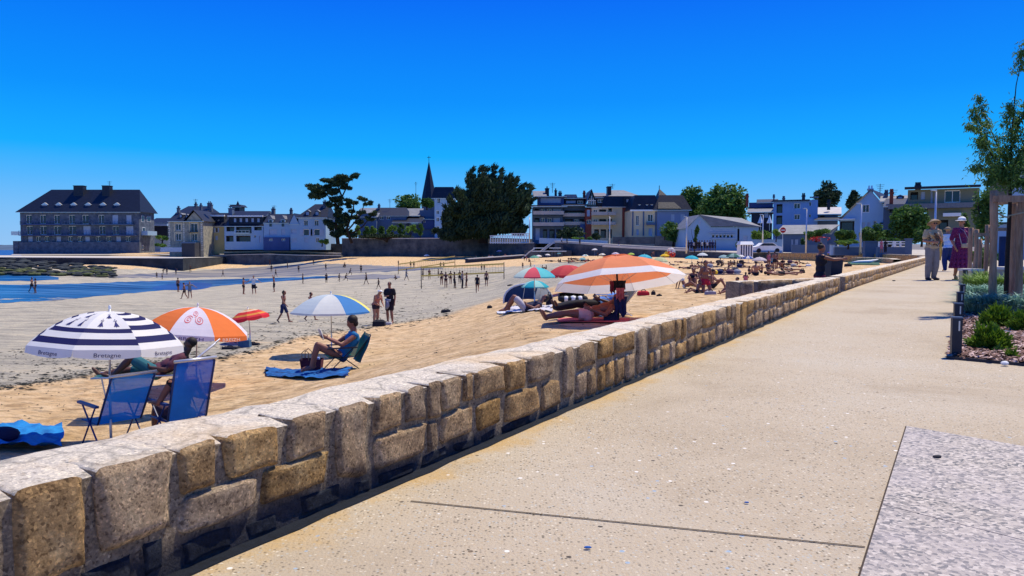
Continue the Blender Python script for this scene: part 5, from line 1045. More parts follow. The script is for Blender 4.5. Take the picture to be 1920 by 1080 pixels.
lf = lf+[v+Vector((rnd.gauss(0,.03), rnd.gauss(0,.03), rnd.gauss(0,.03))) for v in lf]
for p in lf:
    d = Vector((rnd.gauss(0,.8), rnd.gauss(0,.8), -1.0+rnd.gauss(0,.5))).normalized(); u = d.orthogonal().normalized(); u.rotate(Matrix.Rotation(rnd.uniform(0,6.28),3,d)); L = rnd.uniform(.042,.075); nrm = d.cross(u)*L*.12
    q.add([p, p+d*L*.45+u*L*.13+nrm, p+d*L, p+d*L*.45-u*L*.13+nrm], [(0,1,2,3)])
t_.build('trunk', M['bark'], root, True); q.build('crown', M['leafs'], root, kind='stuff')
# second staked tree behind
Y = 18; g0 = Vector(((1850-960)/F*Y, Y, 0)); root = thing('tree_guard', 'smaller timber stake frame farther along behind the nearest one', 'tree stake', g0)
for i, (px, yt) in enumerate(((1829,430),(1851,448),(1878,420),(1861,425))): x = (px-1850)/F*Y; wood(root, (x, .3*i, -.1), (x, .3*i, Q(px, yt, Y).z), .05, 30+i)
for px0, px1, y in ((1826,1856,440),(1850,1886,430)): q = MB(); a = (px0-1850)/F*Y; c = (px1-1850)/F*Y; z = Q(1850, y, Y).z; q.box(a, c, -.05, .0, z-.04, z+.04); q.build('crossbar', M['timber'], root)
q = MB(); q.box((1884-1850)/F*Y, (1896-1850)/F*Y, .2, .25, Q(1850,500,Y).z, Q(1850,443,Y).z); q.build('blue_panel', mat('blue_sign', (.01,.03,.10), .6), root)
bush('leafy sapling behind the woman in the purple dress', 1848, 470, 24, 62, 120, 'leafm', 3600, .06, 'tree', 'tree')
bush('slim young tree beyond the purple dress, left of its hat', 1806, 470, 34, 26, 66, 'leafm', 900, .08, 'tree', 'tree')
bush('dark planting behind the second tree guard', 1840, 505, 26, 60, 40, 'leafm', 1500, .07)
# benches
for px, py, w_, h_, Y, lab in ((1832,520,21,25,17.5,'pale stone block bench behind the far post'),(1826,505,16,12,24,'farther pale stone block seat beyond the first bench'),(1905,528,26,44,15.5,'pale slatted stone bench at the right edge behind the sapling'),(1930,508,44,10,20,'long pale seat top at the right edge')):
    o = Q(px, py, Y); o.z = 0; r_ = thing('stone_bench', lab, 'bench', o); W = w_*Y/F; H = max(.4, min(.5, h_*Y/F)); q = MB(); q.box(-W/2, W/2, 0, .5, 0, H-.06); q.build('base', M['concrete'], r_); q = MB(); q.box(-W/2-.02, W/2+.02, -.02, .52, H-.06+.002, H); q.build('seat', mat('pale_slab', (.62,.58,.50), .8), r_)
    for i in range(3): q = MB(); q.box(-W/2+W*(i+.5)/3-.008, -W/2+W*(i+.5)/3+.008, -.006, -.001, .03, H-.1); q.build('groove', M['darkmetal'], r_)
# ================================================================ STREET FURNITURE
def lamp(label, px, yt, yb, Y, arm=12, dirn=-1):
    o = Q(px, yb, Y); k = Y/F; h = (yb-yt)*k; r_ = thing('street_lamp', label, 'street lamp', o, 0, 'street lamps along the seafront')
    q = MB(); q.tube([(0,0,-.4),(0,0,h)], [.11,.07], 8); q.build('pole', M['metalw'], r_, True); q = MB(); q.tube([(0,0,h),(dirn*arm*k*.5,0,h+.12),(dirn*arm*k,0,h+.12)], .05, 6); q.build('arm', M['metalw'], r_, True)
    q = MB(); q.box(min(0,dirn)*arm*k*1.5, max(0,dirn)*arm*k*1.5, -.12, .12, h+.06, h+.16); q.build('lamp_head', M['metalw'], r_)
lamp('tall pale street lamp right of the big rounded tree', 1752, 360, 470, 60, 6)
lamp('pale street lamp in front of the gabled white house', 1613, 384, 470, 75, 6)
lamp('pale street lamp before the blue grey block and low slate roof', 1511, 393, 472, 92, 4)
lamp('pale street lamp in front of the round green bush', 1430, 404, 452, 100, 4)
lamp('pale curved lamp post at the left corner of the club building', 1287, 408, 470, 104, 4)
lamp('white mast in front of the cream apartment wall', 1143, 407, 457, 128, 1)
lamp('thin white mast beside the veranda and left apartment block', 993, 408, 452, 140, 1)
# no entry sign
o = Q(1467, 472, 100); r_ = thing('road_sign', 'small round red no entry sign by the low slate building', 'sign', o); k = 100/F
q = MB(); q.tube([(0,0,-.3),(0,0,2.6)], .05, 6); q.build('pole', M['metalw'], r_); q = MB(); q.tube([(0,-.06,2.55+.35),(0,-.1,2.55+.35)], .38, 16); q.build('disc', mat('sign_red', (.45,.02,.02), .4), r_); q = MB(); q.box(-.25,.25,-.125,-.105,2.84,2.96); q.build('bar', M['white'], r_)
# white veranda fence on the dark wall
o = Q(919, 457, 148); r_ = thing('veranda_fence', 'white lattice veranda fence on the sea wall right of the cypress', 'fence', o); k = 148/F
for i in range(17):
    x = i*4.5*k; h = (15 if i < 9 else 19)*k; q = MB(); q.box(x, x+.18, 0, .12, 0, h); q.build('picket', M['white'], r_)
for z in (1.5*k, 14*k): q = MB(); q.box(-.1, 72*k+.3, -.06, -.002, z, z+.16); q.build('rail', M['white'], r_)
q = MB(); q.box(38*k, 73*k, -.06, -.002, 18*k, 19.5*k); q.build('rail', M['white'], r_)
# parapet with posts on the upper promenade
o = Q(1018, 456, 136); r_ = thing('promenade_parapet', 'long pale parapet along the upper promenade below the apartments', 'parapet', o)
q = MB()
for a, c in (((1012,454,139),(1062,456,135.5)), ((1062,456,135.5),(1140,460,129))):
    q.beam(Q(*a)-o+Vector((0,1.2,.3)), Q(*c)-o+Vector((0,1.2,.3)), .3, 1.0)
q.build('wall', M['rwhite_shade'], r_)
# white railing right, gate pillars, hedge walls
o = Q(1648, 468, 70); r_ = thing('white_railing', 'white two bar railing with stub posts on a low wall below the dark hedge', 'railing', o); k = 70/F
q = MB(); q.box(-2*k, 58*k, 0, .4, -.8, .25); q.build('low_wall', M['rgrey_shade'], r_)
for i, px in enumerate((0, 7, 14, 27, 40)): q = MB(); q.box(px*k, (px+(5 if px == 27 else 2))*k, 0, .2, .253, .253+10*k); q.build('post', M['white'], r_)
for z in (5*k, 9*k): q = MB(); q.box(2*k, 56*k, .06, .12, .25+z, .25+z+.09); q.build('rail', M['white'], r_)
for px, yt, w_, Y, lab in ((1706,447,8,66,'grey stone gatepost at the right end of the white railing'),(1634,452,24,72,'broad grey stone pier left of the white railing'),(1546,446,10,82,'dark stone gatepost beside the red flowers'),(1562,457,6,80,'small white gatepost right of the dark one')):
    o = Q(px, 472, Y); k = Y/F; r_ = thing('gate_pillar', lab, 'pillar', o); q = MB(); q.box(-w_*k/2, w_*k/2, 0, .5, -.6, (472-yt)*k-.12); q.build('pier', M['rwhite_shade'] if 'white gate' in lab else M['rgrey_shade'], r_); q = MB(); q.box(-w_*k/2-.06, w_*k/2+.06, -.06, .56, (472-yt)*k-.12, (472-yt)*k); q.build('cap', M['rgrey_shade'], r_)
o = Q(1590, 470, 76); r_ = thing('garden_wall', 'low pale topped wall in front of the bright clipped hedge', 'wall', o); q = MB(); q.box(-1.5, 1.5, -.3, 0, -.5, .35); q.build('wall', M['rgrey_shade'], r_); q = MB(); q.box(-1.55, 1.55, -.35, .05, .352, .45); q.build('coping', M['rwhite_shade'], r_)
o = Q(1500, 472, 96); r_ = thing('garden_wall', 'low garden wall below the street lamp and low slate building', 'wall', o); q = MB(); q.box(-1, 4.6, 0, .3, -.6, .9); q.build('wall', M['rgrey_shade'], r_)
q = MB(); rnd = random.Random(3); leaves(q, (0,0,0), (1.4,.5,.35), 300, .12, rnd); o_ = q.build('red_flowers', mat('petal_red', (.5,.02,.03), .6)); o_.location = Q(1537, 448, 97); tag(o_, 'bed of red flowers spilling over the yard wall', 'flowers')
# striped beach cabin
o = Q(1400, 486, 84); k = 84/F; r_ = thing('beach_cabin', 'narrow beach cabin with dark and white vertical stripes and a white roof', 'cabin', o)
W = 23*k; H = 27*k
q = MB(); q.box(-W/2, W/2, 0, 1.4, 0, H); q.build('wall', M['white'], r_)
for i in range(5): q = MB(); q.box(-W/2+W*(i*.2+.02), -W/2+W*(i*.2+.11), -.015, -.002, .05, H-.03); q.build('stripe', M['navy'], r_)
q = MB(); q.add([(-W/2-.1,-.1,H+.01),(W/2+.1,-.1,H+.01),(W/2+.1,1.5,H+.01),(-W/2-.1,1.5,H+.01),(-W/2+.05,.2,H+.38),(W/2-.05,.2,H+.38),(W/2-.05,1.2,H+.38),(-W/2+.05,1.2,H+.38)],[(0,1,5,4),(1,2,6,5),(2,3,7,6),(3,0,4,7),(4,5,6,7)]); q.build('roof', M['white'], r_)
# folded white parasols by the club
for px, lab in ((1426,'closed white parasol left of the pair behind the club roof'),(1443,'closed white parasol right of the pair behind the club roof')):
    o = Q(px, 415, 122); r_ = thing('closed_parasol', lab, 'parasol', o, 0, 'closed parasols behind the club'); q = MB(); q.tube([(0,0,-1.5),(0,0,1.1)], .04, 6); q.build('pole', M['metalw'], r_); q = MB(); q.tube([(0,0,-.3),(0,0,.4),(0,0,1.0)], [.5,.22,.03], 8); q.build('canopy', M['white'], r_)
# white car / boat shapes on the far promenade
o = Q(1440, 474, 97); r_ = thing('parked_car', 'long low white car parked on the road behind the striped cabin', 'car', o); 
q = MB(); prof = [(-1.9,.3),(-1.9,.75),(-1.2,.9),(-.7,1.3),(.7,1.32),(1.3,.9),(1.9,.78),(1.95,.3)]
n = len(prof); q.add([(x,0,z) for x,z in prof]+[(x,1.6,z) for x,z in prof], [tuple(range(n-1,-1,-1)), tuple(range(n,2*n))]+[(i,(i+1)%n,n+(i+1)%n,n+i) for i in range(n)]); q.build('body', M['white'], r_)
q = MB(); q.add([(-1.05,-.01,.93),(-.62,-.01,1.24),(.62,-.01,1.25),(1.1,-.01,.93)],[(0,1,2,3)][::1]); q.build('side_window', M['glass'], r_)
for x in (-1.2, 1.2): q = MB(); q.tube([(x,-.02,.3),(x,.2,.3)], .3, 14); q.build('wheel', M['black'], r_)
# volleyball nets
def net(label, a, c, ht, Y0, Y1):
    pa, pc = Q(a[0], a[1], Y0), Q(c[0], c[1], Y1); r_ = thing('volleyball_net', label, 'net', pa); d = pc-pa
    for p in (Vector((0,0,0)), d): q = MB(); q.tube([p+Vector((0,0,-.3)), p+Vector((0,0,ht+.1))], .045, 7); q.build('pole', M['darkmetal'], r_, True)
    for z in (ht-.08, ht-.95): q = MB(); q.beam(Vector((0,-.03,z)), d+Vector((0,-.03,z)), .03, .15); q.build('net_tape', mat('tape_yellow', (.85,.55,.12), .8), r_)
    q = MB(); n = 30
    for i in range(n): p = d*(i/n); q.beam(p+Vector((0,0,ht-.9)), p+Vector((0,0,ht-.1)), .014)
    for j in range(4): z = ht-.25-.17*j; q.beam(Vector((0,0,z)), d+Vector((0,0,z)), .014)
    q.build('net_mesh', M['black'], r_)
net('nearer volleyball net with yellow tape beyond the standing group', (790,544), (945,538), 2.45, 78, 76)
net('farther volleyball net with yellow tape and two thin poles', (747,526), (853,510), 2.45, 108, 112)
# ================================================================ PARASOLS
def cmat(col, tr=.35): return mat('canvas_%02x%02x%02x' % tuple(int(255*c) for c in col), col, .8, .05, 3, trans=tr, bump=.002, bscale=30)
def canopy_pt(R, H, k, n, u, t, lift=0.0, a0=0.0, sag=0.03):
    # k panel, u -1..1 across, t 0 top..1 edge
    def rib(a, t): r = R*(1-(1-t)**1.25*1.0) if False else R*t; z = H*(1-t**2.15); return Vector((math.cos(a)*r, math.sin(a)*r, z))
    aa = a0+2*math.pi*k/n; ab = a0+2*math.pi*(k+1)/n; f = (u+1)/2; p = rib(aa, t).lerp(rib(ab, t), f); am = (aa+ab)/2
    p.z -= sag*R*4*f*(1-f)*t*(1-t)*1.2; nrm = Vector((math.cos(am)*.6, math.sin(am)*.6, .8)); return p+nrm*lift
def parasol(label, base, R, H, hp, panels, tilt=(0,0), n=8, a0=0.0, bands=None, valance=.07, group=None, name='parasol', detail=True, pole_r=.014, val_cols=None, tip=.05, nu=4, sag=.03, polem=None, vent=False):
    """panels: material index pattern per panel or list of band lists [(t0,t1,col)]"""
    root = thing(name, label, 'parasol', base, 0, group); hz = hp
    head = bpy.data.objects.new('canopy', None)
    cols = []; 
    def ci(c):
        if c not in cols: cols.append(c)
        return cols.index(c)
    q = MB(); M_ = Matrix.Rotation(tilt[1], 4, 'X') @ Matrix.Rotation(tilt[0], 4, 'Y'); top = Vector((0,0,hp-H))
    T = lambda v: top+Vector((0,0,H*0))+ (M_ @ v)
    for k in range(n):
        bl = panels[k % len(panels)]
        if not isinstance(bl, list): bl = [(0, 1, bl)]
        for t0, t1, c in bl:
            steps = max(1, int((t1-t0)/.13+.99)) if detail else max(1, int((t1-t0)*3))
            m_ = nu if detail else 1
            for i in range(steps):
                ta, tb = t0+(t1-t0)*i/steps, t0+(t1-t0)*(i+1)/steps
                for j in range(m_):
                    ua, ub = -1+2*j/m_, -1+2*(j+1)/m_
                    v = [T(canopy_pt(R,H,k,n,x,y,0,a0,sag)) for x, y in ((ua,ta),(ua,tb),(ub,tb),(ub,ta))]
                    q.add(v, [(0,1,2,3)] if ta > 0 else [(0,1,2)], ci(c))
        if valance:
            c = (val_cols or [bl[-1][2]])[k % len(val_cols or [0])]
            m_ = 6 if detail else 2
            def vp(u, d): p = canopy_pt(R,H,k,n,u,1,0,a0,sag); am = a0+2*math.pi*(k+.5)/n; return T(p+Vector((math.cos(am)*d*.18, math.sin(am)*d*.18, -d)))
            for j in range(m_):
                ua, ub = -1+2*j/m_, -1+2*(j+1)/m_; da = valance*(.72+.28*math.cos(ua*math.pi/2)); db = valance*(.72+.28*math.cos(ub*math.pi/2))
                q.add([vp(ua,0), vp(ua,da), vp(ub,db), vp(ub,0)], [(0,1,2,3)], ci(c))
    cano = q.build('canopy', [cmat(c) for c in cols], root, True if detail else False)
    p = MB(); p.tube([(0,0,-.3), (0,0,(hp-H)*.5)], pole_r*1.2, 8); p.tube([(0,0,(hp-H)*.5), T(Vector((0,0,H+tip)))], pole_r, 8); p.build('pole', polem or M['metalw'], root, True)
    if detail:
        for k in range(n):
            r = MB(); r.tube([T(canopy_pt(R,H,k,n,-1,t,-.012,a0,sag)) for t in (.04,.3,.6,.85,1)], .0045, 5); r.build('rib', M['metalw'], root)
            s_ = MB(); s_.tube([T(Vector((0,0,H-.42*R))), T(canopy_pt(R,H,k,n,-1,.55,-.014,a0,sag))], .004, 5); s_.build('stretcher', M['metalw'], root)
        f = MB(); c = T(Vector((0,0,H+tip))); f.ell(c, (.018,.018,.035), nu=8, nv=6); f.build('finial', M['white'], root)
    root['_T'] = 0; del root['_T']
    return root, T
def decal(q, T, R, H, k, n, a0, pts2, faces, mi=0, lift=.006, sag=.03):
    q.add([T(canopy_pt(R,H,k,n,u,t,lift,a0,sag)) for u, t in pts2], faces, mi)
def text_mesh(s, size):
    cu = bpy.data.curves.new('text', 'FONT'); cu.body = s; cu.size = size; cu.align_x = 'CENTER'; cu.resolution_u = 3; o = bpy.data.objects.new('t', cu); COL.objects.link(o)
    dg = bpy.context.evaluated_depsgraph_get(); me = bpy.data.meshes.new_from_object(o.evaluated_get(dg)); vs = [v.co.copy() for v in me.vertices]; fs = [tuple(p.vertices) for p in me.polygons]
    bpy.data.objects.remove(o); bpy.data.meshes.remove(me); return vs, fs
WH, NV, LB = (.80,.80,.80), (.012,.014,.10), (.16,.36,.72)
# --- striped parasol with ermine spots and lettering
Yb = 9.5; bx_, by_ = (199-960)/F*Yb, Yb; b0 = Vector((bx_, by_, bz(bx_, by_))); top_z = Q(200, 584, Yb).z
R, H, n, a0 = .93, .40, 8, math.radians(-62-22.5); hp = top_z-b0.z
erm = [(0,.67,WH),(.67,.75,NV),(.75,.85,WH),(.85,.94,NV),(.94,1,WH)]
stp = [(0,.20,WH),(.20,.29,NV),(.29,.40,WH),(.40,.49,NV),(.49,.60,WH),(.60,.70,NV),(.70,.81,WH),(.81,.91,NV),(.91,1,WH)]
par, T = parasol('black and white striped parasol with ermine spots and scalloped lettered edge, nearest on the left', b0, R, H, hp, [erm, stp, stp, erm, erm, stp, stp, erm], tilt=(math.radians(3), math.radians(-2)), a0=a0, valance=.115, val_cols=[WH])
q = MB()
def ermine(k, u, t, s_):
    w_ = s_/(t*.77); pts = [(u, t-s_*1.0), (u+w_*.75, t+s_*.9), (u+w_*.25, t+s_*.72), (u, t+s_*1.05), (u-w_*.25, t+s_*.72), (u-w_*.75, t+s_*.9), (u-w_*.16, t-s_*.5), (u+w_*.16, t-s_*.5)]
    decal(q, T, R, H, k, n, a0, pts, [(0,7,1,2,3,4,5,6)])
    for cu, ct in ((u, t-s_*1.45), (u-w_*.42, t-s_*.95), (u+w_*.42, t-s_*.95)): decal(q, T, R, H, k, n, a0, [(cu-w_*.14,ct),(cu,ct-s_*.28),(cu+w_*.14,ct),(cu,ct+s_*.28)], [(0,3,2,1)])
    decal(q, T, R, H, k, n, a0, [(u-w_*.42,t-s_*1.0),(u+w_*.42,t-s_*1.0),(u+w_*.42,t-s_*.88),(u-w_*.42,t-s_*.88)], [(0,3,2,1)])
for k in (0, 7, 3, 4): ermine(k, 0, .34, .075); ermine(k, -.40, .56, .078); ermine(k, .40, .56, .078)
q.build('ermine_print', mat('navy_print', NV, .7), par, kind='stuff')
vs, fs = text_mesh('Bretagne', .085)
for k in (0, 7, 6, 1, 2):
    q = MB(); half = R*math.sin(math.pi/n); am = a0+2*math.pi*(k+.5)/n
    def vp(x, y): p = canopy_pt(R,H,k,n,x/half,1,0,a0); return T(p+Vector((math.cos(am)*(.18*(-y)+.006), math.sin(am)*(.18*(-y)+.006), y)))
    q.add([vp(v.x*.95, v.y*.8-.085) for v in vs], fs); q.build('lettering', mat('navy_print', NV, .7), par)
# --- orange and white parasol with a triskele
c = G(359, 663); Yb = 14.0; bx_ = (364-960)/F*Yb; b0 = Vector((bx_, Yb, bz(bx_, Yb))); R, H = 1.0, .46; hp = Q(355, 576, Yb).z-b0.z; OR = (.80,.20,.045); a0 = math.radians(-67-22.5-4); WP = (.72,.70,.80)
par, T = parasol('orange and white parasol with a red spiral triskele print, second from the left', b0, R, H, hp, [WP, OR, WP, OR, WP, OR, WP, OR], tilt=(math.radians(5), math.radians(-3)), a0=a0, valance=.10, val_cols=[WP, OR])
q = MB()
for kk in (0, 4):
    for j in range(3):
        an0 = math.radians(90+120*j); cx, cy = .42*math.cos(an0), .60+(-.135)*math.sin(an0)
        prev = None
        for i in range(40):
            f = i/39; ang = an0+math.pi+f*4.2*math.pi*.9; rr = .125*(1-f*.88); px_, py_ = cx+rr*2.3*math.cos(ang), cy-rr*.95*math.sin(ang)
            if prev: 
                du, dv = px_-prev[0], py_-prev[1]; L = math.hypot(du, dv*2)+1e-6; w1 = .0085; nu_, nv_ = -dv*2/L*w1*1.6, du/L*w1
                decal(q, T, R, H, kk, 8, a0, [(prev[0]-nu_,prev[1]-nv_),(prev[0]+nu_,prev[1]+nv_),(px_+nu_,py_+nv_),(px_-nu_,py_-nv_)], [(0,1,2,3)]); 
            prev = (px_, py_)
q.build('triskele_print', mat('red_print', (.62,.05,.05), .7), par)
vs, fs = text_mesh('BREIZH', .13)
for k in (0, 7, 1, 6):
    q = MB(); half = R*math.sin(math.pi/8); am = a0+2*math.pi*(k+.5)/8
    def vp(x, y): p = canopy_pt(R,H,k,8,x/half,1,0,a0); return T(p+Vector((math.cos(am)*(.18*(-y)+.006), math.sin(am)*(.18*(-y)+.006), y)))
    q.add([vp(v.x*1.0, v.y*.62-.085) for v in vs], fs); q.build('lettering', mat('violet_print', (.10,.05,.16) if k % 2 == 0 else (.85,.6,.5), .7) if k % 2 == 0 else mat('pale_print', (.85,.62,.5), .7), par)
# --- others: label, px,(base y), top y, width px, colours, tilt
def simple(label, px, ybase, ytop, wpx, cols, R=None, tilt=(0,0), a0=0, H=None, detail=False, group=None, hgt=None, valance=.05, n=8, Yf=None):
    b0 = G(px, ybase) if Yf is None else Q(px, ybase, Yf); Y = b0.y; R = wpx*Y/F/2; H = H or R*.42; hp = Q(px, ytop, Y).z-b0.z; b0.z = bz(b0.x, b0.y) if Yf is None else b0.z; hp = Q(px, ytop, Y).z-b0.z
    return parasol(label, b0, R, min(H, hp*.6), hp, cols, tilt, n=n, a0=a0, detail=detail, group=group, valance=valance, nu=3)
BL, PB, YL = (.05,.22,.55), (.52,.62,.68), (.80,.75,.20)
simple('pale blue, white and blue parasol over the woman reading', 622, 666, 552, 154, [(.66,.70,.70), BL, YL, PB, (.66,.70,.70), BL, PB, PB], a0=math.radians(-90-45+33), detail=True, H=.42)
simple('small red and orange striped parasol tilted to the left', 469, 643, 580, 70, [[(0,.3,(.75,.3,.06)),(.3,.5,(.8,.6,.4)),(.5,.75,(.72,.04,.04)),(.75,.88,(.75,.3,.06)),(.88,1,(.7,.03,.05))]], tilt=(math.radians(-10), math.radians(0)), a0=.2, detail=True, valance=.10)
simple('turquoise and pink panelled parasol by the blue windbreak shelter', 1002, 575, 501, 81, [(.72,.10,.14), (.10,.55,.60), (.05,.45,.62), (.72,.10,.14), (.10,.55,.60), (.55,.70,.62), (.05,.45,.62), (.55,.70,.62)], a0=math.radians(-90-22.5-8), detail=True)
simple('turquoise parasol half hidden behind the dotted shelter', 1003, 566, 526, 52, [(.35,.72,.66), (.02,.42,.52)], a0=math.radians(-90-5), detail=True)
simple('dull red parasol partly behind the giant orange parasol', 1065, 548, 497, 86, [(.60,.06,.07)], a0=.3, detail=True, valance=.12)
# --- giant orange parasol with white border
Yb = 14.5; bx_ = (1160-960)/F*Yb; b0 = Vector((bx_, Yb, bz(bx_, Yb))); R = 255/2*Yb/F; OS, RD = (.80,.27,.12), (.82,.09,.015); H = .53; hp = Q(1160, 481, Yb).z-b0.z; a0 = math.radians(-90-22.5)
dk, T = parasol('giant double layered orange parasol with broad white borders in the middle of the beach', b0, R*1.0, H, hp, [[(0,.16,OS),(.16,.86,OS),(.86,1,WH)]], tilt=(math.radians(-3.9), math.radians(-11.5)), a0=a0, valance=.0, pole_r=.02, polem=M['darkmetal'])
q = MB()          # little wind vent cap on top
for k in range(8):
    for t0, t1 in ((0,.1),(.1,.2)):
        q.add([T(canopy_pt(R,H,k,8,u,t,.03,a0,.03)) for u, t in ((-1,t0),(-1,t1),(1,t1),(1,t0))], [(0,1,2,3)])
q.build('vent_cap', cmat(OS), dk)
# clothes hanging from it
hb_ = Vector((1160-960, 0, 0))
def hang(label, name, px0, px1, y0, y1, m, dy=-.15, seed=0, cat='towel'):
    Y = Yb+dy; a = Q(px0, y0, Y); c = Q(px1, y1, Y); W, Hh = c.x-a.x, a.z-c.z; q = MB(); nx, nz = 9, 10; rnd = random.Random(seed); vs = []
    for j in range(nz+1):
        for i in range(nx+1):
            x = W*i/nx; z = -Hh*j/nz; f = .035*math.sin(i*2.1+seed)*(.4+j/nz)+.01*math.sin(j*1.3+i); pinch = 1-.10*math.sin(math.pi*j/nz); vs.append(((x-W/2)*pinch+W/2, f, z-(.05*math.sin(i*1.1+seed) if j == nz else 0)))
    q.add(vs+[(v[0], v[1]+.012, v[2]) for v in vs], [(j*(nx+1)+i, j*(nx+1)+i+1, (j+1)*(nx+1)+i+1, (j+1)*(nx+1)+i) for j in range(nz) for i in range(nx)]+[((nz+1)*(nx+1)+(j+1)*(nx+1)+i, (nz+1)*(nx+1)+(j+1)*(nx+1)+i+1, (nz+1)*(nx+1)+j*(nx+1)+i+1, (nz+1)*(nx+1)+j*(nx+1)+i) for j in range(nz) for i in range(nx)])
    o = q.build(name, m, None, True); o.location = a; return tag(o, label, cat)
hang('dark navy towel hanging from the giant orange parasol', 'towel', 1151, 1176, 556, 591, cloth('navy', (.018,.03,.11)), -.05, 1)
hang('black shirt hanging from a rib of the giant orange parasol', 'hanging_shirt', 1150, 1174, 526, 545, cloth('blackish', (.015,.014,.022)), -.12, 2, 'shirt')
hang('pink cloth hanging in front of the navy towel', 'hanging_cloth', 1155, 1171, 540, 562, cloth('pinkish', (.50,.13,.15)), -.20, 3, 'shirt')
hang('wine red top hanging at the left of the other clothes', 'hanging_shirt', 1143, 1153, 527, 548, cloth('wine', (.25,.03,.06)), -.10, 4, 'shirt')
# far parasols, each its own
FAR = [('white parasol nearest the steps, small and pale', 1027,483,476,10,WH),('green and white parasol over a group left of the steps', 1002,490,479,19,(.12,.36,.28)),('white parasol beside the green one, at its right', 1010,486,478,12,WH),('white parasol by the wall right of the steps, standing higher', 1115,480,466,12,WH),('cream parasol just left of the lilac one above the orange canopy', 1129,484,475,13,(.62,.58,.44)),
 ('lilac white parasol above the left part of the orange canopy', 1154,482,473,15,(.62,.55,.68)),('pale teal parasol behind a seated group, upper one', 1097,485,477,13,(.25,.45,.45)),('pale teal parasol behind a seated group, lower one', 1092,492,483,14,(.25,.5,.5)),('lime green parasol above the orange canopy', 1183,484,474,15,(.40,.55,.10)),('white parasol tilted left beside a bending bather', 1204,481,468,12,WH),
 ('wide cyan parasol just above the right shoulder of the orange canopy', 1208,494,477,31,(.06,.50,.62)),('pale yellow green spotted parasol lying low by the orange canopy', 1238,504,482,30,(.55,.60,.36)),('yellow parasol under the inflatable toys', 1246,488,476,18,(.80,.55,.03)),('small white parasol right of the inflatable toys', 1272,482,470,11,WH),('white blue parasol below the club building terrace', 1292,480,469,16,(.5,.66,.72)),
 ('bright turquoise parasol below the club building', 1297,494,479,27,(.02,.45,.60)),('white parasol right of the turquoise one', 1317,490,474,20,(.62,.70,.74)),('pale teal parasol left of the dark green one', 1357,491,478,20,(.30,.48,.50)),('dark green parasol with pale panels', 1375,496,475,27,[(.03,.14,.13),(.25,.40,.38)]),('white parasol touching the dark green one on its right', 1389,493,478,14,WH),
 ('royal blue parasol in front of the striped cabin', 1403,492,480,19,(.02,.10,.45)),('low lilac white parasol right of the royal blue one', 1424,499,482,28,(.60,.55,.60)),('white parasol alone at the foot of the garden wall', 800,488,477,11,WH),('lilac parasol in the shade of the dark sea wall', 936,482,469,11,(.5,.42,.62)),('small dark teal parasol at the right of the steps', 1048,482,474,8,(.10,.30,.35))]
for lab, px, yb, yt, w_, c in FAR:
    simple(lab, px, yb, yt, w_, [WH, c] if c != WH and 'lime' not in lab and 'cyan' not in lab and w_ < 20 and px % 2 else (c if isinstance(c, list) else [c]), a0=px*.37, tilt=(math.radians((px*7) % 9-4), math.radians((px*5) % 9-4)), group='small parasols on the far crowded sand')
simple('violet parasol at the far right of the bay, left of the pink one', 1564, 490, 470, 26, [(.10,.06,.45)], a0=.3, tilt=(.1,0), group='small parasols on the far crowded sand'); simple('pale pink parasol overlapping the violet one', 1577, 491, 473, 24, [(.70,.52,.68)], a0=.8, group='small parasols on the far crowded sand')
simple('violet and lilac parasol tilted over by the curved wall', 1632, 492, 476, 30, [(.12,.06,.50),(.55,.45,.75)], a0=.5, tilt=(-.35,.1), group='small parasols on the far crowded sand')
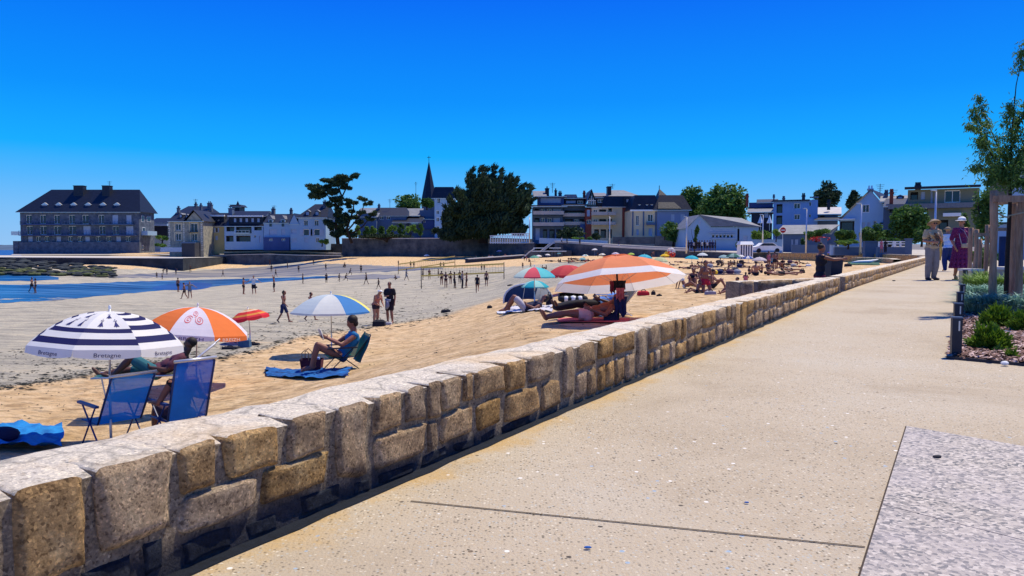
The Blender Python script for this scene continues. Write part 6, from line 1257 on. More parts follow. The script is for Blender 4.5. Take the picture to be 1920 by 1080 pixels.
# ================================================================ CHAIRS, TENTS, BAGS, TOWELS
def Fb(nm, c, tr=.45):
    new = 'mesh_fabric_'+nm not in MATS; m = mat('mesh_fabric_'+nm, c, .6, .08, 6, trans=tr, bump=.001, bscale=60)
    if new:      # open weave: lets a quarter of the light straight through
        t = m.node_tree; o = t.nodes['Material Output']; l = o.inputs[0].links[0].from_socket; a = N(t, 'ShaderNodeMixShader'); a.inputs[0].default_value = .10; tp = N(t, 'ShaderNodeBsdfTransparent'); t.links.new(l, a.inputs[1]); t.links.new(tp.outputs[0], a.inputs[2]); t.links.new(a.outputs[0], o.inputs[0])
    return m
def recliner(label, loc, rz, col, frame, back_ang=18, w_=.56, hb=.72, silver=True):
    r_ = thing('beach_chair', label, 'chair', loc, rz); ba = math.radians(back_ang); zs = .36; X = w_/2
    bd = Vector((0, math.sin(ba), math.cos(ba))); b0_ = Vector((0, .22, zs)); bt = b0_+bd*hb
    q = MB()
    for sx in (-1, 1): q.tube([(sx*X,b0_.y,b0_.z),(sx*X,bt.y,bt.z-.04),(sx*(X-.03),bt.y,bt.z)], .014, 7)
    q.build('back_frame', frame, r_, True)
    q = MB(); e = bd.cross(Vector((1,0,0))); 
    nz = 8; vs = []
    for j in range(nz+1):
        for i in range(7):
            p = b0_+bd*(hb-.01)*j/nz; u = -1+2*i/6; vs.append((u*(X-.005), p.y+.035*(1-u*u)*math.sin(math.pi*j/nz), p.z))
    q.add(vs, [(j*7+i, j*7+i+1, (j+1)*7+i+1, (j+1)*7+i) for j in range(nz) for i in range(6)]); q.build('backrest', col, r_, True)
    q = MB(); q.add([(u*(X-.01), y, zs-.03*math.sin((y+.28)/.5*math.pi)) for y in (.22,.1,-.03,-.16,-.28) for u in (-1,1)], [(2*i,2*i+1,2*i+3,2*i+2) for i in range(4)]); q.build('seat', col, r_, True)
    if silver: q = MB(); q.tube([(-X-.02,bt.y+.01,bt.z),(X+.02,bt.y+.01,bt.z)], .022, 8); q.build('top_rail', M['metalw'], r_, True)
    for sx in (-1, 1):
        q = MB(); q.box(sx*(X+.02)-.025, sx*(X+.02)+.025, -.32, .26, zs+.22, zs+.25); q.build('armrest', frame, r_)
        q = MB(); q.tube([(sx*(X+.01),-.30,0),(sx*(X+.01),.18,zs+.22)], .012, 6); q.build('leg', frame, r_); q = MB(); q.tube([(sx*(X+.01),.36,0),(sx*(X+.01),-.24,zs+.22)], .012, 6); q.build('leg', frame, r_)
        q = MB(); q.tube([(sx*X,-.28,zs),(sx*X,.22,zs)], .012, 6); q.build('side_rail', frame, r_)
    q = MB(); q.tube([(-X,.36,.02),(0,.40,.02),(X,.36,.02)], .012, 6); q.build('cross_tube', M['metalw'], r_); q = MB(); q.tube([(-X,-.30,.02),(X,-.30,.02)], .012, 6); q.build('cross_tube', frame, r_)
    return r_
mfr = mat('blue_frame', (.012,.035,.16), .45, .1, 6); bluem = Fb('blue', (.01,.22,.66), .6); 
def ground(px, Y): x = (px-960)/F*Y; return Vector((x, Y, bz(x, Y)))
CH1 = recliner('empty blue mesh beach chair, left of the pair by the wall', ground(203, 9.75), 4.02, bluem, mfr, 33, .54, .80); CH1.location.z = -1.74
CH2 = recliner('occupied blue mesh beach chair, right of the pair by the wall', ground(330, 9.9), 4.0, Fb('blue_dark', (.008,.12,.55), .55), mfr, 18, .52, .86); CH2.location.z = -1.74
# lounger behind with a reclining person
L3 = ground(300, 11.6); L3.z = Q(300, 735, 11.6).z
def lounger(label, loc, rz, col, frame, L=1.5, back=40, w_=.55):
    r_ = thing('sun_lounger', label, 'lounger', loc, rz); X = w_/2; z = .30; ba = math.radians(back)
    for sx in (-1, 1): q = MB(); q.tube([(sx*X,-.95,z),(sx*X,.25,z),(sx*X,.25+math.cos(ba)*.75,z+math.sin(ba)*.75)], .015, 7); q.build('side_rail', frame, r_, True)
    q = MB(); ys = [(-.95,z),(-.5,z-.02),(0,z-.02),(.25,z),(.25+math.cos(ba)*.38,z+math.sin(ba)*.36),(.25+math.cos(ba)*.75,z+math.sin(ba)*.75)]; q.add([(u*X, y, zz) for y, zz in ys for u in (-1, 1)], [(2*i,2*i+1,2*i+3,2*i+2) for i in range(5)]); q.build('sling', col, r_, True)
    for y in (-.8, .2, .5):
        q = MB(); q.tube([(-X,y,z),(-X,y+.05,0),(X,y+.05,0),(X,y,z)], .012, 6); q.build('leg', frame, r_)
    return r_
LG = lounger('teal lounger with silver rail behind the two blue chairs', L3, math.radians(-75), Fb('teal', (.03,.16,.20)), M['metalw'])
# woman's folding chair
RC = G(640, 694); RCH = recliner('low folding chair draped with a blue green towel under the pale blue parasol', RC, math.radians(-66), Fb('green', (.01,.16,.14)), M['darkmetal'], 30, .52, .62, False); RCH.scale = (1, 1, .8)
def drape(label, name, pts, m, cat, loc, amp=.03, sd=0, thick=.012, parent=None):
    q = MB(); nx, ny = len(pts[0]), len(pts); vs = [Vector(p) for r in pts for p in r]
    q.add(vs, [(j*nx+i, j*nx+i+1, (j+1)*nx+i+1, (j+1)*nx+i) for j in range(ny-1) for i in range(nx-1)]); o = q.build(name, m, parent, True); o.location = loc
    mod = None; tag(o, label, cat); return o
def towel(label, px0, px1, y0, y1, col, crump=.03, sd=1, name='towel', col2=None, n=26, dz=.01):
    """towel lying on sand, outline from image corners, crumpled"""
    q = MB(); vs = []; c0 = G((px0+px1)/2, (y0+y1)/2)
    for j in range(n+1):
        for i in range(n+1):
            u, v = i/n, j/n; jit = .5+.5*math.sin(u*3.1+sd); px = px0+(px1-px0)*u+ (px1-px0)*.05*noise.noise(Vector((u*2, v*3, sd))); py = y0+(y1-y0)*v
            p = G(px, py)-c0 if crump == 0 else None
            x0 = c0
            vs.append((px, py, u, v))
    # four corners only are projected, interior is interpolated
    A_, B_, C_, D_ = G(px0, y0), G(px1, y0), G(px1, y1), G(px0, y1); out = []
    for px, py, u, v in vs:
        uu = (px-px0)/(px1-px0); p = A_.lerp(B_, uu).lerp(D_.lerp(C_, uu), v); nz_ = noise.noise(Vector((p.x*4+sd, p.y*4, 0)))+.5*noise.noise(Vector((p.x*9, p.y*9+sd, 4)))
        e = .12*noise.noise(Vector((u*4, v*4, sd+5)))*(B_-A_).length*.3; z = bz(p.x, p.y); out.append((p.x-c0.x+e, p.y-c0.y+e*.5, z-c0.z+dz+.02+crump*(nz_+.35 if crump else 0)))
    q.add(out, [(j*(n+1)+i, (j+1)*(n+1)+i, (j+1)*(n+1)+i+1, j*(n+1)+i+1) for j in range(n) for i in range(n)])
    mm_ = mat('towel_%d_%s' % (sd, name), col, .95, .15, 5, bump=.006, bscale=40, col2=col2); o = q.build(name, mm_, None, True); o.location = c0; return tag(o, label, 'towel')
bt_ = towel('crumpled bright blue towel on the sand at the left edge', -70, 117, 808, 848, (.008,.09,.30), .09, 1, col2=(.015,.24,.58)); bt_.location.z += .05
q = MB(); q.ell((0,0,.08), (.22,.14,.10), nu=10, nv=6); o_ = q.build('dark_bag', cloth('navybag', (.01,.014,.05)), None, True); o_.location = G(5, 838)+Vector((0,0,.08)); tag(o_, 'dark navy bag on the crumpled blue towel at the left edge', 'bag')
towel('blue towel spread in front of the reading woman, with dark folds', 500, 655, 692, 708, (.008,.025,.12), .045, 2, col2=(.01,.14,.42)); towel('dark towel end trailing left of the spread blue towel', 498, 545, 697, 707, (.008,.012,.05), .02, 3)
# basket bag
o = G(585, 697); r_ = thing('basket_bag', 'wine red basket bag with tall looped handles beside the reading woman', 'bag', o); q = MB(); 
q.add([(-.19,-.09,0),(.19,-.09,0),(.19,.09,0),(-.19,.09,0),(-.22,-.12,.27),(.22,-.12,.27),(.22,.12,.27),(-.22,.12,.27)], [(0,3,2,1),(0,1,5,4),(1,2,6,5),(2,3,7,6),(3,0,4,7)]); q.build('bag_body', mat('wicker_wine', (.09,.014,.03), .8, .3, 20, bump=.01, bscale=50), r_)
for y in (-.12, .12): q = MB(); q.tube([(-.17+.0,y,.25),(-.17,y,.40),(-.10,y*.9,.47),(-.03,y,.40),(-.03,y,.25)], .010, 7); q.build('handle', mat('tan_handle', (.28,.17,.10), .7), r_, True)
q = MB(); q.box(.0,.16,-.06,.04,.26,.30); q.build('folded_paper', mat('paper_blue', (.2,.3,.6), .8), r_)
towel('coral pink mat under the couple by the giant orange parasol', 1045, 1180, 599, 607, (.55,.13,.13), .0, 4, 'mat'); towel('pale towel with sandals left of the woman with bent knees', 932, 950, 585, 589, (.6,.6,.66), .01, 5)
towel('grey striped towel with folds under the woman with bent knees', 950, 1036, 574, 587, (.42,.40,.46), .04, 6, col2=(.62,.60,.64))
# windbreak shelter (blue dome tent)
o = G(990, 569); r_ = thing('beach_shelter', 'low dark blue beach shelter with a pale dotted side panel', 'tent', o); k = o.y/F; W = 92*k; Hh = 37*k; q = MB(); nx, ny = 14, 7; vs = []
for j in range(ny+1):
    for i in range(nx+1):
        a = math.pi*i/nx; e = math.pi/2*j/ny; vs.append((-math.cos(a)*W/2*(math.cos(e*.55)), .75*math.sin(e), math.sin(a)**.75*Hh*math.cos(e*.9)))
fs = [(j*(nx+1)+i, j*(nx+1)+i+1, (j+1)*(nx+1)+i+1, (j+1)*(nx+1)+i) for j in range(ny) for i in range(nx)]
q.v = vs; q.f = fs; q.m = [1 if (f[0] % (nx+1)) > 8 else 0 for f in fs]
q.build('shell', [cloth('tent_blue', (.012,.035,.14), trans=.2), cloth('tent_pale', (.38,.42,.50), trans=.3)], r_, True)
q = MB(); q.tube([(-math.cos(math.pi*i/20)*W/2, -.01, math.sin(math.pi*i/20)**.75*Hh) for i in range(21)], .035, 6); q.build('rim_tube', cloth('tent_trim', (.50,.54,.62)), r_, True)
q = MB(); rnd = random.Random(4)
for i in range(16): a = rnd.uniform(.05, .40)*math.pi; e = rnd.uniform(.1,.7); q.ell((math.cos(a)*W/2*math.cos(e*.55)+.01, .75*math.sin(e)-.02, math.sin(a)**.75*Hh*math.cos(e*.9)+.015), (.03,.02,.03), nu=6, nv=4)
q.build('dot_print', M['black'], r_)
for x in (-.12, .22): q = MB(); q.tube([(x*W,.05,0),(x*W+.1,.05,Hh*.8)], .012, 5); q.build('strut', M['metalw'], r_)
# dark half shelter with bags behind
o = G(1075, 566); r_ = thing('beach_shelter', 'dark fabric shelter behind the giant parasol pole, bags tucked under it', 'tent', o); k = o.y/F; q = MB(); W = 52*k; Hh = 19*k
q.add([(-W/2,0,Hh*.9),(W*.35,0,Hh),(W/2,0,0),(W*.5,.8,0),(W*.3,.8,Hh*.6),(-W/2,.8,Hh*.6),(-W/2,.8,0),(-W/2,.02,0)], [(0,1,4,5),(1,2,3,4),(5,4,3,6),(0,5,6,7)]); q.build('shell', cloth('shelter_dark', (.03,.022,.04)), r_)
q = MB(); rnd = random.Random(9)
for i in range(7): q.ell((-W*.4+W*.13*i, -.05, .09), (.13,.10,.09+.03*rnd.random()), nu=8, nv=5, mi=i % 2)
q.build('bundled_fabric', [M['black'], M['white']], r_, True)
# other bags and small things
def lump(label, name, cat, px, py, w_, h_, m, d=None, two=None):
    o = G(px, py); k = o.y/F; r_ = thing(name, label, cat, o); q = MB(); W, Hh = w_*k, h_*k; D = d or W*.6
    q.add([(-W/2,-D/2,0),(W/2,-D/2,0),(W/2,D/2,0),(-W/2,D/2,0),(-W*.46,-D*.44,Hh*.75),(W*.46,-D*.44,Hh*.75),(W*.46,D*.44,Hh*.75),(-W*.46,D*.44,Hh*.75),(-W*.3,0,Hh),(W*.3,0,Hh)], [(0,1,5,4),(1,2,6,5),(2,3,7,6),(3,0,4,7),(4,5,9,8),(5,6,9),(6,7,8,9),(7,4,8)]); q.build('bag_body', m, r_, False)
    q = MB(); q.tube([(-W*.2,-D*.2,Hh*.9),(-W*.1,-D*.2,Hh*1.25),(W*.1,-D*.2,Hh*1.25),(W*.2,-D*.2,Hh*.9)], max(.008, .012), 5); q.build('handle', M['black'], r_); return r_
lump('dark backpack with blue side at the foot of the small red parasol', 'backpack', 'bag', 459, 651, 22, 18, cloth('bluegrey', (.05,.11,.20)))
lump('dark bag lying beside the blue backpack', 'bag', 'bag', 476, 647, 20, 5, M['black']); lump('black bag half hidden on the sand left of the backpack', 'bag', 'bag', 433, 654, 30, 5, M['black'])
lump('dark backpack behind the woman with bent knees', 'backpack', 'bag', 1030, 572, 13, 20, cloth('darkpack', (.012,.012,.03)))
lump('small bag at the foot of the couple with the cap', 'bag', 'bag', 711, 612, 24, 13, M['black']); lump('pale bag by the foot of the bending woman', 'bag', 'bag', 727, 609, 16, 6, cloth('grey', (.4,.4,.42)))
lump('red bag on the sand right of the giant parasol', 'bag', 'bag', 1206, 554, 22, 9, cloth('redbag', (.50,.02,.03))); lump('small dark bag left of the black shoes', 'bag', 'bag', 1225, 553, 8, 7, M['black']); lump('black shoes on the sand right of the red bag', 'shoes', 'shoes', 1236, 555, 10, 3, M['black'])
lump('dark rock like bag on the empty sand left of the windbreak', 'bag', 'bag', 918, 578, 10, 5, M['black']); lump('two dark sandals by the near net pole', 'sandals', 'sandals', 957, 536, 12, 2.5, M['black'])
lump('dark clump of seaweed on the tide line', 'seaweed', 'seaweed', 836, 586, 18, 6, M['black'])
lump('dark cool box in the grass behind the lone bather', 'cool_box', 'box', 1504, 512, 9, 7, M['black']); lump('brown box on the sand near the far wall', 'box', 'box', 1493, 494, 6, 4, M['brickred']); lump('white bag right of the brown box', 'bag', 'bag', 1516, 499, 9, 4, M['white'])
lump('grey white bag at the end of the spur wall, by the reclining man', 'bag', 'bag', 1388, 556, 12, 10, cloth('patterned', (.25,.22,.25))); lump('black bag beside the patterned one', 'bag', 'bag', 1378, 558, 14, 8, M['black'])
lump('dark bag behind the sunbathers in the middle distance', 'bag', 'bag', 1378, 511, 14, 9, cloth('navy2', (.02,.03,.06))); lump('dark bag and clothes left of the far standing children', 'bag', 'bag', 1590, 500, 12, 6, M['black'])
lump('striped rolled towel bundle beneath the kneeling woman', 'towel_bundle', 'towel', 1332, 552, 20, 7, cloth('stripebundle', (.30,.28,.33)))
towel('green tarp spread on the far sand by the curved wall', 1590, 1650, 489, 497, (.04,.10,.06), .03, 9, 'tarp'); 
o = G(1622, 494); q = MB(); q.tube([(-1.0,0,.08),(-.5,0,.12),(.4,0,.15),(1.0,.1,.3)], [.03,.10,.12,.03], 8); o_ = q.build('paddle_board', M['white'], None, True); o_.location = o; tag(o_, 'white inflatable board lying on the green tarp', 'board')
q = MB(); q.ell((0,0,.12), (.13,.13,.13), nu=16, nv=10); o_ = q.build('beach_ball', mat('yellow_ball', (.80,.55,.02), .5), None, True); o_.location = G(1341, 515); tag(o_, 'yellow ball on the sand right of the kneeling woman', 'ball')
q = MB(); q.ell((0,0,.11), (.11,.11,.11), nu=10, nv=8); o_ = q.build('football', M['black'], None, True); o_.location = G(481, 545)+Vector((0,0,.3)); tag(o_, 'dark ball in the air by the middle ball player', 'ball')
o = G(1256, 484); r_ = thing('inflatable_toy', 'red, yellow and white inflatable toys piled on a pole', 'inflatable', o); k = o.y/F; q = MB(); q.tube([(0,0,0),(0,0,14*k)], .03, 6); q.build('pole', M['metalw'], r_)
for j, (dx, z, r, c) in enumerate([(-6,7,5,(.8,.5,.02)),(0,9,5,(.7,.03,.02)),(5,7,5,(.75,.05,.02)),(3,14,5,(.75,.72,.7)),(-2,15,3.5,(.75,.6,.5)),(6,12,4,(.7,.7,.7))]):
    q = MB(); q.tube([(dx*k+math.cos(a/8*math.pi)*r*k*.7, 0, z*k+math.sin(a/8*math.pi)*r*k*.7) for a in range(17)], r*k*.38, 8); q.build('ring', mat('toy_%d' % j, c, .4), r_, True)
# litter bin pedestal by the woman at the wall
bx = Q(1562, 520, 18.8); bx.z = bz(bx.x, bx.y); r_ = thing('litter_bin', 'dark square litter bin by the wall beside the woman with outstretched arms', 'bin', bx, .1); r_.scale = (.82, .82, 1); k = 18.5/F; zt = Q(1563, 480, 18.5).z-bx.z
q = MB(); q.add([(-.19,-.16,.2),(.15,-.16,.2),(.15,.2,.2),(-.19,.2,.2),(-.16,-.2,zt),(.22,-.2,zt),(.22,.22,zt),(-.16,.22,zt)], [(0,3,2,1),(0,1,5,4),(1,2,6,5),(2,3,7,6),(3,0,4,7),(4,5,6,7)]); q.build('bin_body', mat('bin_navy', (.012,.016,.035), .5), r_); q = MB(); q.tube([(-.02,0,-.3),(-.02,0,.2)], .05, 8); q.build('leg', M['darkmetal'], r_); q = MB(); q.box(-.18,.24,-.22,.24,zt+.003,zt+.02); q.build('rim', M['darkmetal'], r_)
# seaweed and litter scattered along the tide lines
rnd = random.Random(12); q = MB(); 
tl = [(0,728),(110,712),(220,690),(400,672),(500,655),(560,632),(640,622),(760,604),(830,592)]
for i in range(2600):
    x = rnd.uniform(-20, 850); y = np.interp(x, [a for a, _ in tl], [c for _, c in tl])+rnd.gauss(0, 5)+rnd.choice((0,0,0,-38,-62,-20)); p = G(x, y, .01); s_ = rnd.uniform(.006,.022)*(1 if rnd.random() < .9 else 2)*(1+p.y/40); a = rnd.uniform(-.6,.6); d = Vector((math.cos(a), math.sin(a), 0))*s_*rnd.uniform(1,3); u = Vector((-math.sin(a), math.cos(a), 0))*s_*.6
    q.add([p-d, p+u, p+d, p-u, p+Vector((0,0,s_*.5))], [(0,1,4),(1,2,4),(2,3,4),(3,0,4)])
for i in range(240):
    x = rnd.uniform(0, 1350); y = np.interp(x, [0, 850, 1350], [740, 600, 540])+rnd.uniform(5, 60); p = G(x, y, .01); s_ = rnd.uniform(.008,.02); a = rnd.uniform(0,3); d = Vector((math.cos(a), math.sin(a), 0))*s_*1.8; u = Vector((-math.sin(a), math.cos(a), 0))*s_*.7
    q.add([p-d, p+u, p+d, p-u, p+Vector((0,0,s_*.8))], [(0,1,4),(1,2,4),(2,3,4),(3,0,4)])
q.build('seaweed_wrack', mat('dry_seaweed', (.022,.024,.020), .95, .5, 3), kind='stuff')
# ================================================================ PEOPLE
V3 = Vector
BASE = dict(pel=(0,0,.95), che=(0,-.0,1.29), nek=(0,.01,1.46), hed=(0,-.015,1.625), hf=(0,-1,-.08),
  shL=(.17,0,1.41), elL=(.23,.03,1.13), wrL=(.24,-.05,.88), shR=(-.17,0,1.41), elR=(-.23,.03,1.13), wrR=(-.24,-.05,.88),
  hiL=(.09,0,.91), knL=(.10,-.02,.50), anL=(.10,.03,.09), toL=(.12,-.14,.035), hiR=(-.09,0,.91), knR=(-.10,-.02,.50), anR=(-.10,.03,.09), toR=(-.12,-.14,.035))
def pose(**k):
    d = dict(BASE); d.update(k); return {a: V3(b) for a, b in d.items()}
POSES = {
 'stand': pose(), 'hips': pose(elL=(.36,.08,1.18), wrL=(.16,-.04,1.0), elR=(-.36,.08,1.18), wrR=(-.16,-.04,1.0)),
 'contra': pose(pel=(.03,0,.95), che=(-.01,0,1.29), knL=(.12,-.10,.50), anL=(.16,-.08,.09), toL=(.2,-.25,.035), elR=(-.20,-.05,1.14), wrR=(-.02,-.20,1.16)),
 'walk': pose(knL=(.10,-.17,.52), anL=(.10,-.27,.11), toL=(.11,-.44,.07), knR=(-.10,.08,.50), anR=(-.10,.30,.15), toR=(-.11,.20,.035), elL=(.22,.15,1.15), wrL=(.22,.06,.93), elR=(-.22,-.10,1.15), wrR=(-.22,-.28,.98), che=(0,-.03,1.29), hed=(0,-.06,1.62)),
 'walk2': pose(knL=(.10,-.08,.50), anL=(.10,.0,.09), toL=(.11,-.17,.035), knR=(-.10,-.12,.56), anR=(-.10,.22,.32), toR=(-.11,.16,.2), elL=(.22,-.08,1.15), wrL=(.2,-.26,1.05), elR=(-.22,.14,1.15), wrR=(-.22,.1,.92), che=(0,-.04,1.29), hed=(0,-.08,1.61)),
 'run': pose(pel=(0,0,.93), che=(0,-.12,1.25), nek=(0,-.16,1.41), hed=(0,-.22,1.56), shL=(.17,-.12,1.36), shR=(-.17,-.12,1.36), knL=(.10,-.36,.68), anL=(.10,-.30,.30), toL=(.11,-.44,.24), knR=(-.10,.12,.52), anR=(-.10,.45,.40), toR=(-.11,.42,.24), elL=(.24,.12,1.12), wrL=(.22,.0,.95), elR=(-.24,-.28,1.12), wrR=(-.2,-.48,1.24)),
 'reach': pose(elL=(.22,-.24,1.28), wrL=(.18,-.46,1.34), elR=(-.24,.02,1.14), wrR=(-.24,-.16,.95), che=(0,.0,1.29)),
 'spread': pose(elL=(.42,-.02,1.28), wrL=(.62,-.10,1.14), elR=(-.42,-.02,1.28), wrR=(-.62,-.10,1.10), knL=(.14,-.05,.5), anL=(.17,.03,.09), toL=(.2,-.14,.035)),
 'up': pose(elL=(.28,-.06,1.62), wrL=(.16,-.12,1.82), elR=(-.28,-.06,1.62), wrR=(-.14,-.12,1.84), hf=(0,-1,.3)),
 'squat': pose(pel=(0,.08,.30), che=(0,-.10,.60), nek=(0,-.16,.76), hed=(0,-.22,.90), shL=(.17,-.12,.70), shR=(-.17,-.12,.70), hiL=(.09,.08,.28), hiR=(-.09,.08,.28), knL=(.16,-.34,.46), anL=(.14,-.12,.09), toL=(.15,-.30,.035), knR=(-.16,-.34,.46), anR=(-.14,-.12,.09), toR=(-.15,-.30,.035), elL=(.2,-.30,.50), wrL=(.1,-.45,.36), elR=(-.2,-.30,.50), wrR=(-.1,-.45,.36)),
 'bend': pose(pel=(0,.06,.90), che=(0,-.26,1.10), nek=(0,-.38,1.20), hed=(0,-.50,1.24), hf=(0,-.6,-.8), shL=(.17,-.32,1.14), shR=(-.17,-.32,1.14), elL=(.18,-.38,.88), wrL=(.12,-.44,.66), elR=(-.18,-.38,.88), wrR=(-.12,-.44,.66), hiL=(.09,.04,.88), hiR=(-.09,.04,.88)),
 'sit': pose(pel=(0,0,.13), che=(0,.06,.46), nek=(0,.03,.62), hed=(0,-.01,.77), shL=(.17,.05,.57), shR=(-.17,.05,.57), hiL=(.09,-.02,.12), hiR=(-.09,-.02,.12), knL=(.13,-.34,.44), anL=(.13,-.52,.08), toL=(.14,-.68,.035), knR=(-.13,-.36,.42), anR=(-.13,-.56,.08), toR=(-.14,-.72,.035), elL=(.24,-.14,.38), wrL=(.14,-.34,.42), elR=(-.24,-.14,.38), wrR=(-.14,-.34,.42)),
 'sitback': pose(pel=(0,0,.13), che=(0,.16,.44), nek=(0,.20,.60), hed=(0,.18,.75), shL=(.17,.18,.55), shR=(-.17,.18,.55), hiL=(.09,-.02,.12), hiR=(-.09,-.02,.12), knL=(.12,-.42,.22), anL=(.12,-.84,.08), toL=(.13,-.92,.22), knR=(-.12,-.38,.34), anR=(-.12,-.68,.08), toR=(-.13,-.84,.04), elL=(.24,.34,.32), wrL=(.22,.40,.06), elR=(-.24,.34,.32), wrR=(-.22,.40,.06)),
 'kneel': pose(pel=(0,0,.46), che=(0,-.02,.80), nek=(0,-.01,.97), hed=(0,-.04,1.13), shL=(.17,-.02,.92), shR=(-.17,-.02,.92), hiL=(.09,0,.44), hiR=(-.09,0,.44), knL=(.15,-.18,.07), anL=(.12,.26,.07), toL=(.12,.42,.04), knR=(-.15,-.18,.07), anR=(-.12,.26,.07), toR=(-.12,.42,.04), elL=(.26,.02,.66), wrL=(.24,-.12,.46), elR=(-.26,.02,.66), wrR=(-.24,-.12,.46)),
 'lie': pose(pel=(0,0,.13), che=(0,.36,.14), nek=(0,.53,.15), hed=(0,.70,.17), hf=(0,.0,1), shL=(.17,.46,.14), shR=(-.17,.46,.14), hiL=(.09,-.04,.12), hiR=(-.09,-.04,.12), knL=(.12,-.45,.13), anL=(.12,-.86,.08), toL=(.14,-.93,.2), knR=(-.12,-.45,.13), anR=(-.12,-.86,.08), toR=(-.14,-.93,.2), elL=(.27,.22,.09), wrL=(.26,-.02,.08), elR=(-.27,.22,.09), wrR=(-.26,-.02,.08)),
 'prone': pose(pel=(0,0,.14), che=(0,.32,.22), nek=(0,.46,.34), hed=(0,.56,.46), hf=(0,.9,.1), shL=(.17,.42,.28), shR=(-.17,.42,.28), hiL=(.09,-.04,.13), hiR=(-.09,-.04,.13), knL=(.12,-.45,.09), anL=(.12,-.82,.20), toL=(.12,-.92,.1), knR=(-.12,-.45,.09), anR=(-.12,-.82,.10), toR=(-.12,-.97,.05), elL=(.2,.50,.05), wrL=(.08,.66,.06), elR=(-.2,.50,.05), wrR=(-.08,.66,.06)),
}
def frame(up, right):
    z = V3(up).normalized(); x = V3(right); x = (x-z*x.dot(z)).normalized(); return (x, z.cross(x), z)
def cap(q, a, b, ra, rb, n=10):
    a, b = V3(a), V3(b); d = b-a; L = d.length
    if L < 1e-4: q.ell(a, (ra,ra,ra)); return
    e = d/L; pts = [a-e*ra*.95, a-e*ra*.6, a, b, b+e*rb*.6, b+e*rb*.95]; q.tube(pts, [ra*.3, ra*.8, ra, rb, rb*.8, rb*.3], n)
def limb(q, a, m, b, r0, r1, r2, g=0.0, bulge=1.08):
    cap(q, a, V3(a).lerp(m, .45), r0+g, (r0*.6+r1*.4)*bulge+g); cap(q, V3(a).lerp(m, .45), m, (r0*.6+r1*.4)*bulge+g, r1+g)
    cap(q, m, V3(m).lerp(b, .3), r1+g, r1*bulge+g); cap(q, V3(m).lerp(b, .3), b, r1*bulge+g, r2+g)
def torso(q, J, g=0.0, build=1.0, fem=False, lo=0.0, hi=1.0):
    sx = (J['shL']-J['shR']); hx = J['hiL']-J['hiR']; up = J['che']-J['pel']; fr = frame(up, hx); fr2 = frame(J['nek']-J['che'], sx)
    b_ = build
    q.ell(J['pel']+fr[2]*.0, ((.158 if fem else .15)*b_+g, .105*b_+g, .12+g), fr, 14, 10)
    q.ell(J['pel'].lerp(J['che'], .45), (.128*b_+g, .095*b_*(1.05 if b_ > 1.05 else 1)+g, .15+g), fr, 14, 10)
    q.ell(J['che'], (.150*b_+g, .105*b_+g, .16+g), fr, 14, 10)
    cap(q, J['shL'].lerp(J['nek'], .12), J['shR'].lerp(J['nek'], .12), .062+g, .062+g)
    fw = -fr[1]*(1 if True else 1)
    if fem:
        for s in (1, -1): q.ell(J['che']+fr[0]*s*.07-fr[1]*.085*b_+fr[2]*.01, (.058+g*.6,.05+g*.6,.058+g*.6), fr, 10, 8)
    for s, h in ((1, J['hiL']), (-1, J['hiR'])): q.ell(h+fr[1]*.045, (.085*b_+g,.075*b_+g,.09+g), fr, 10, 8)
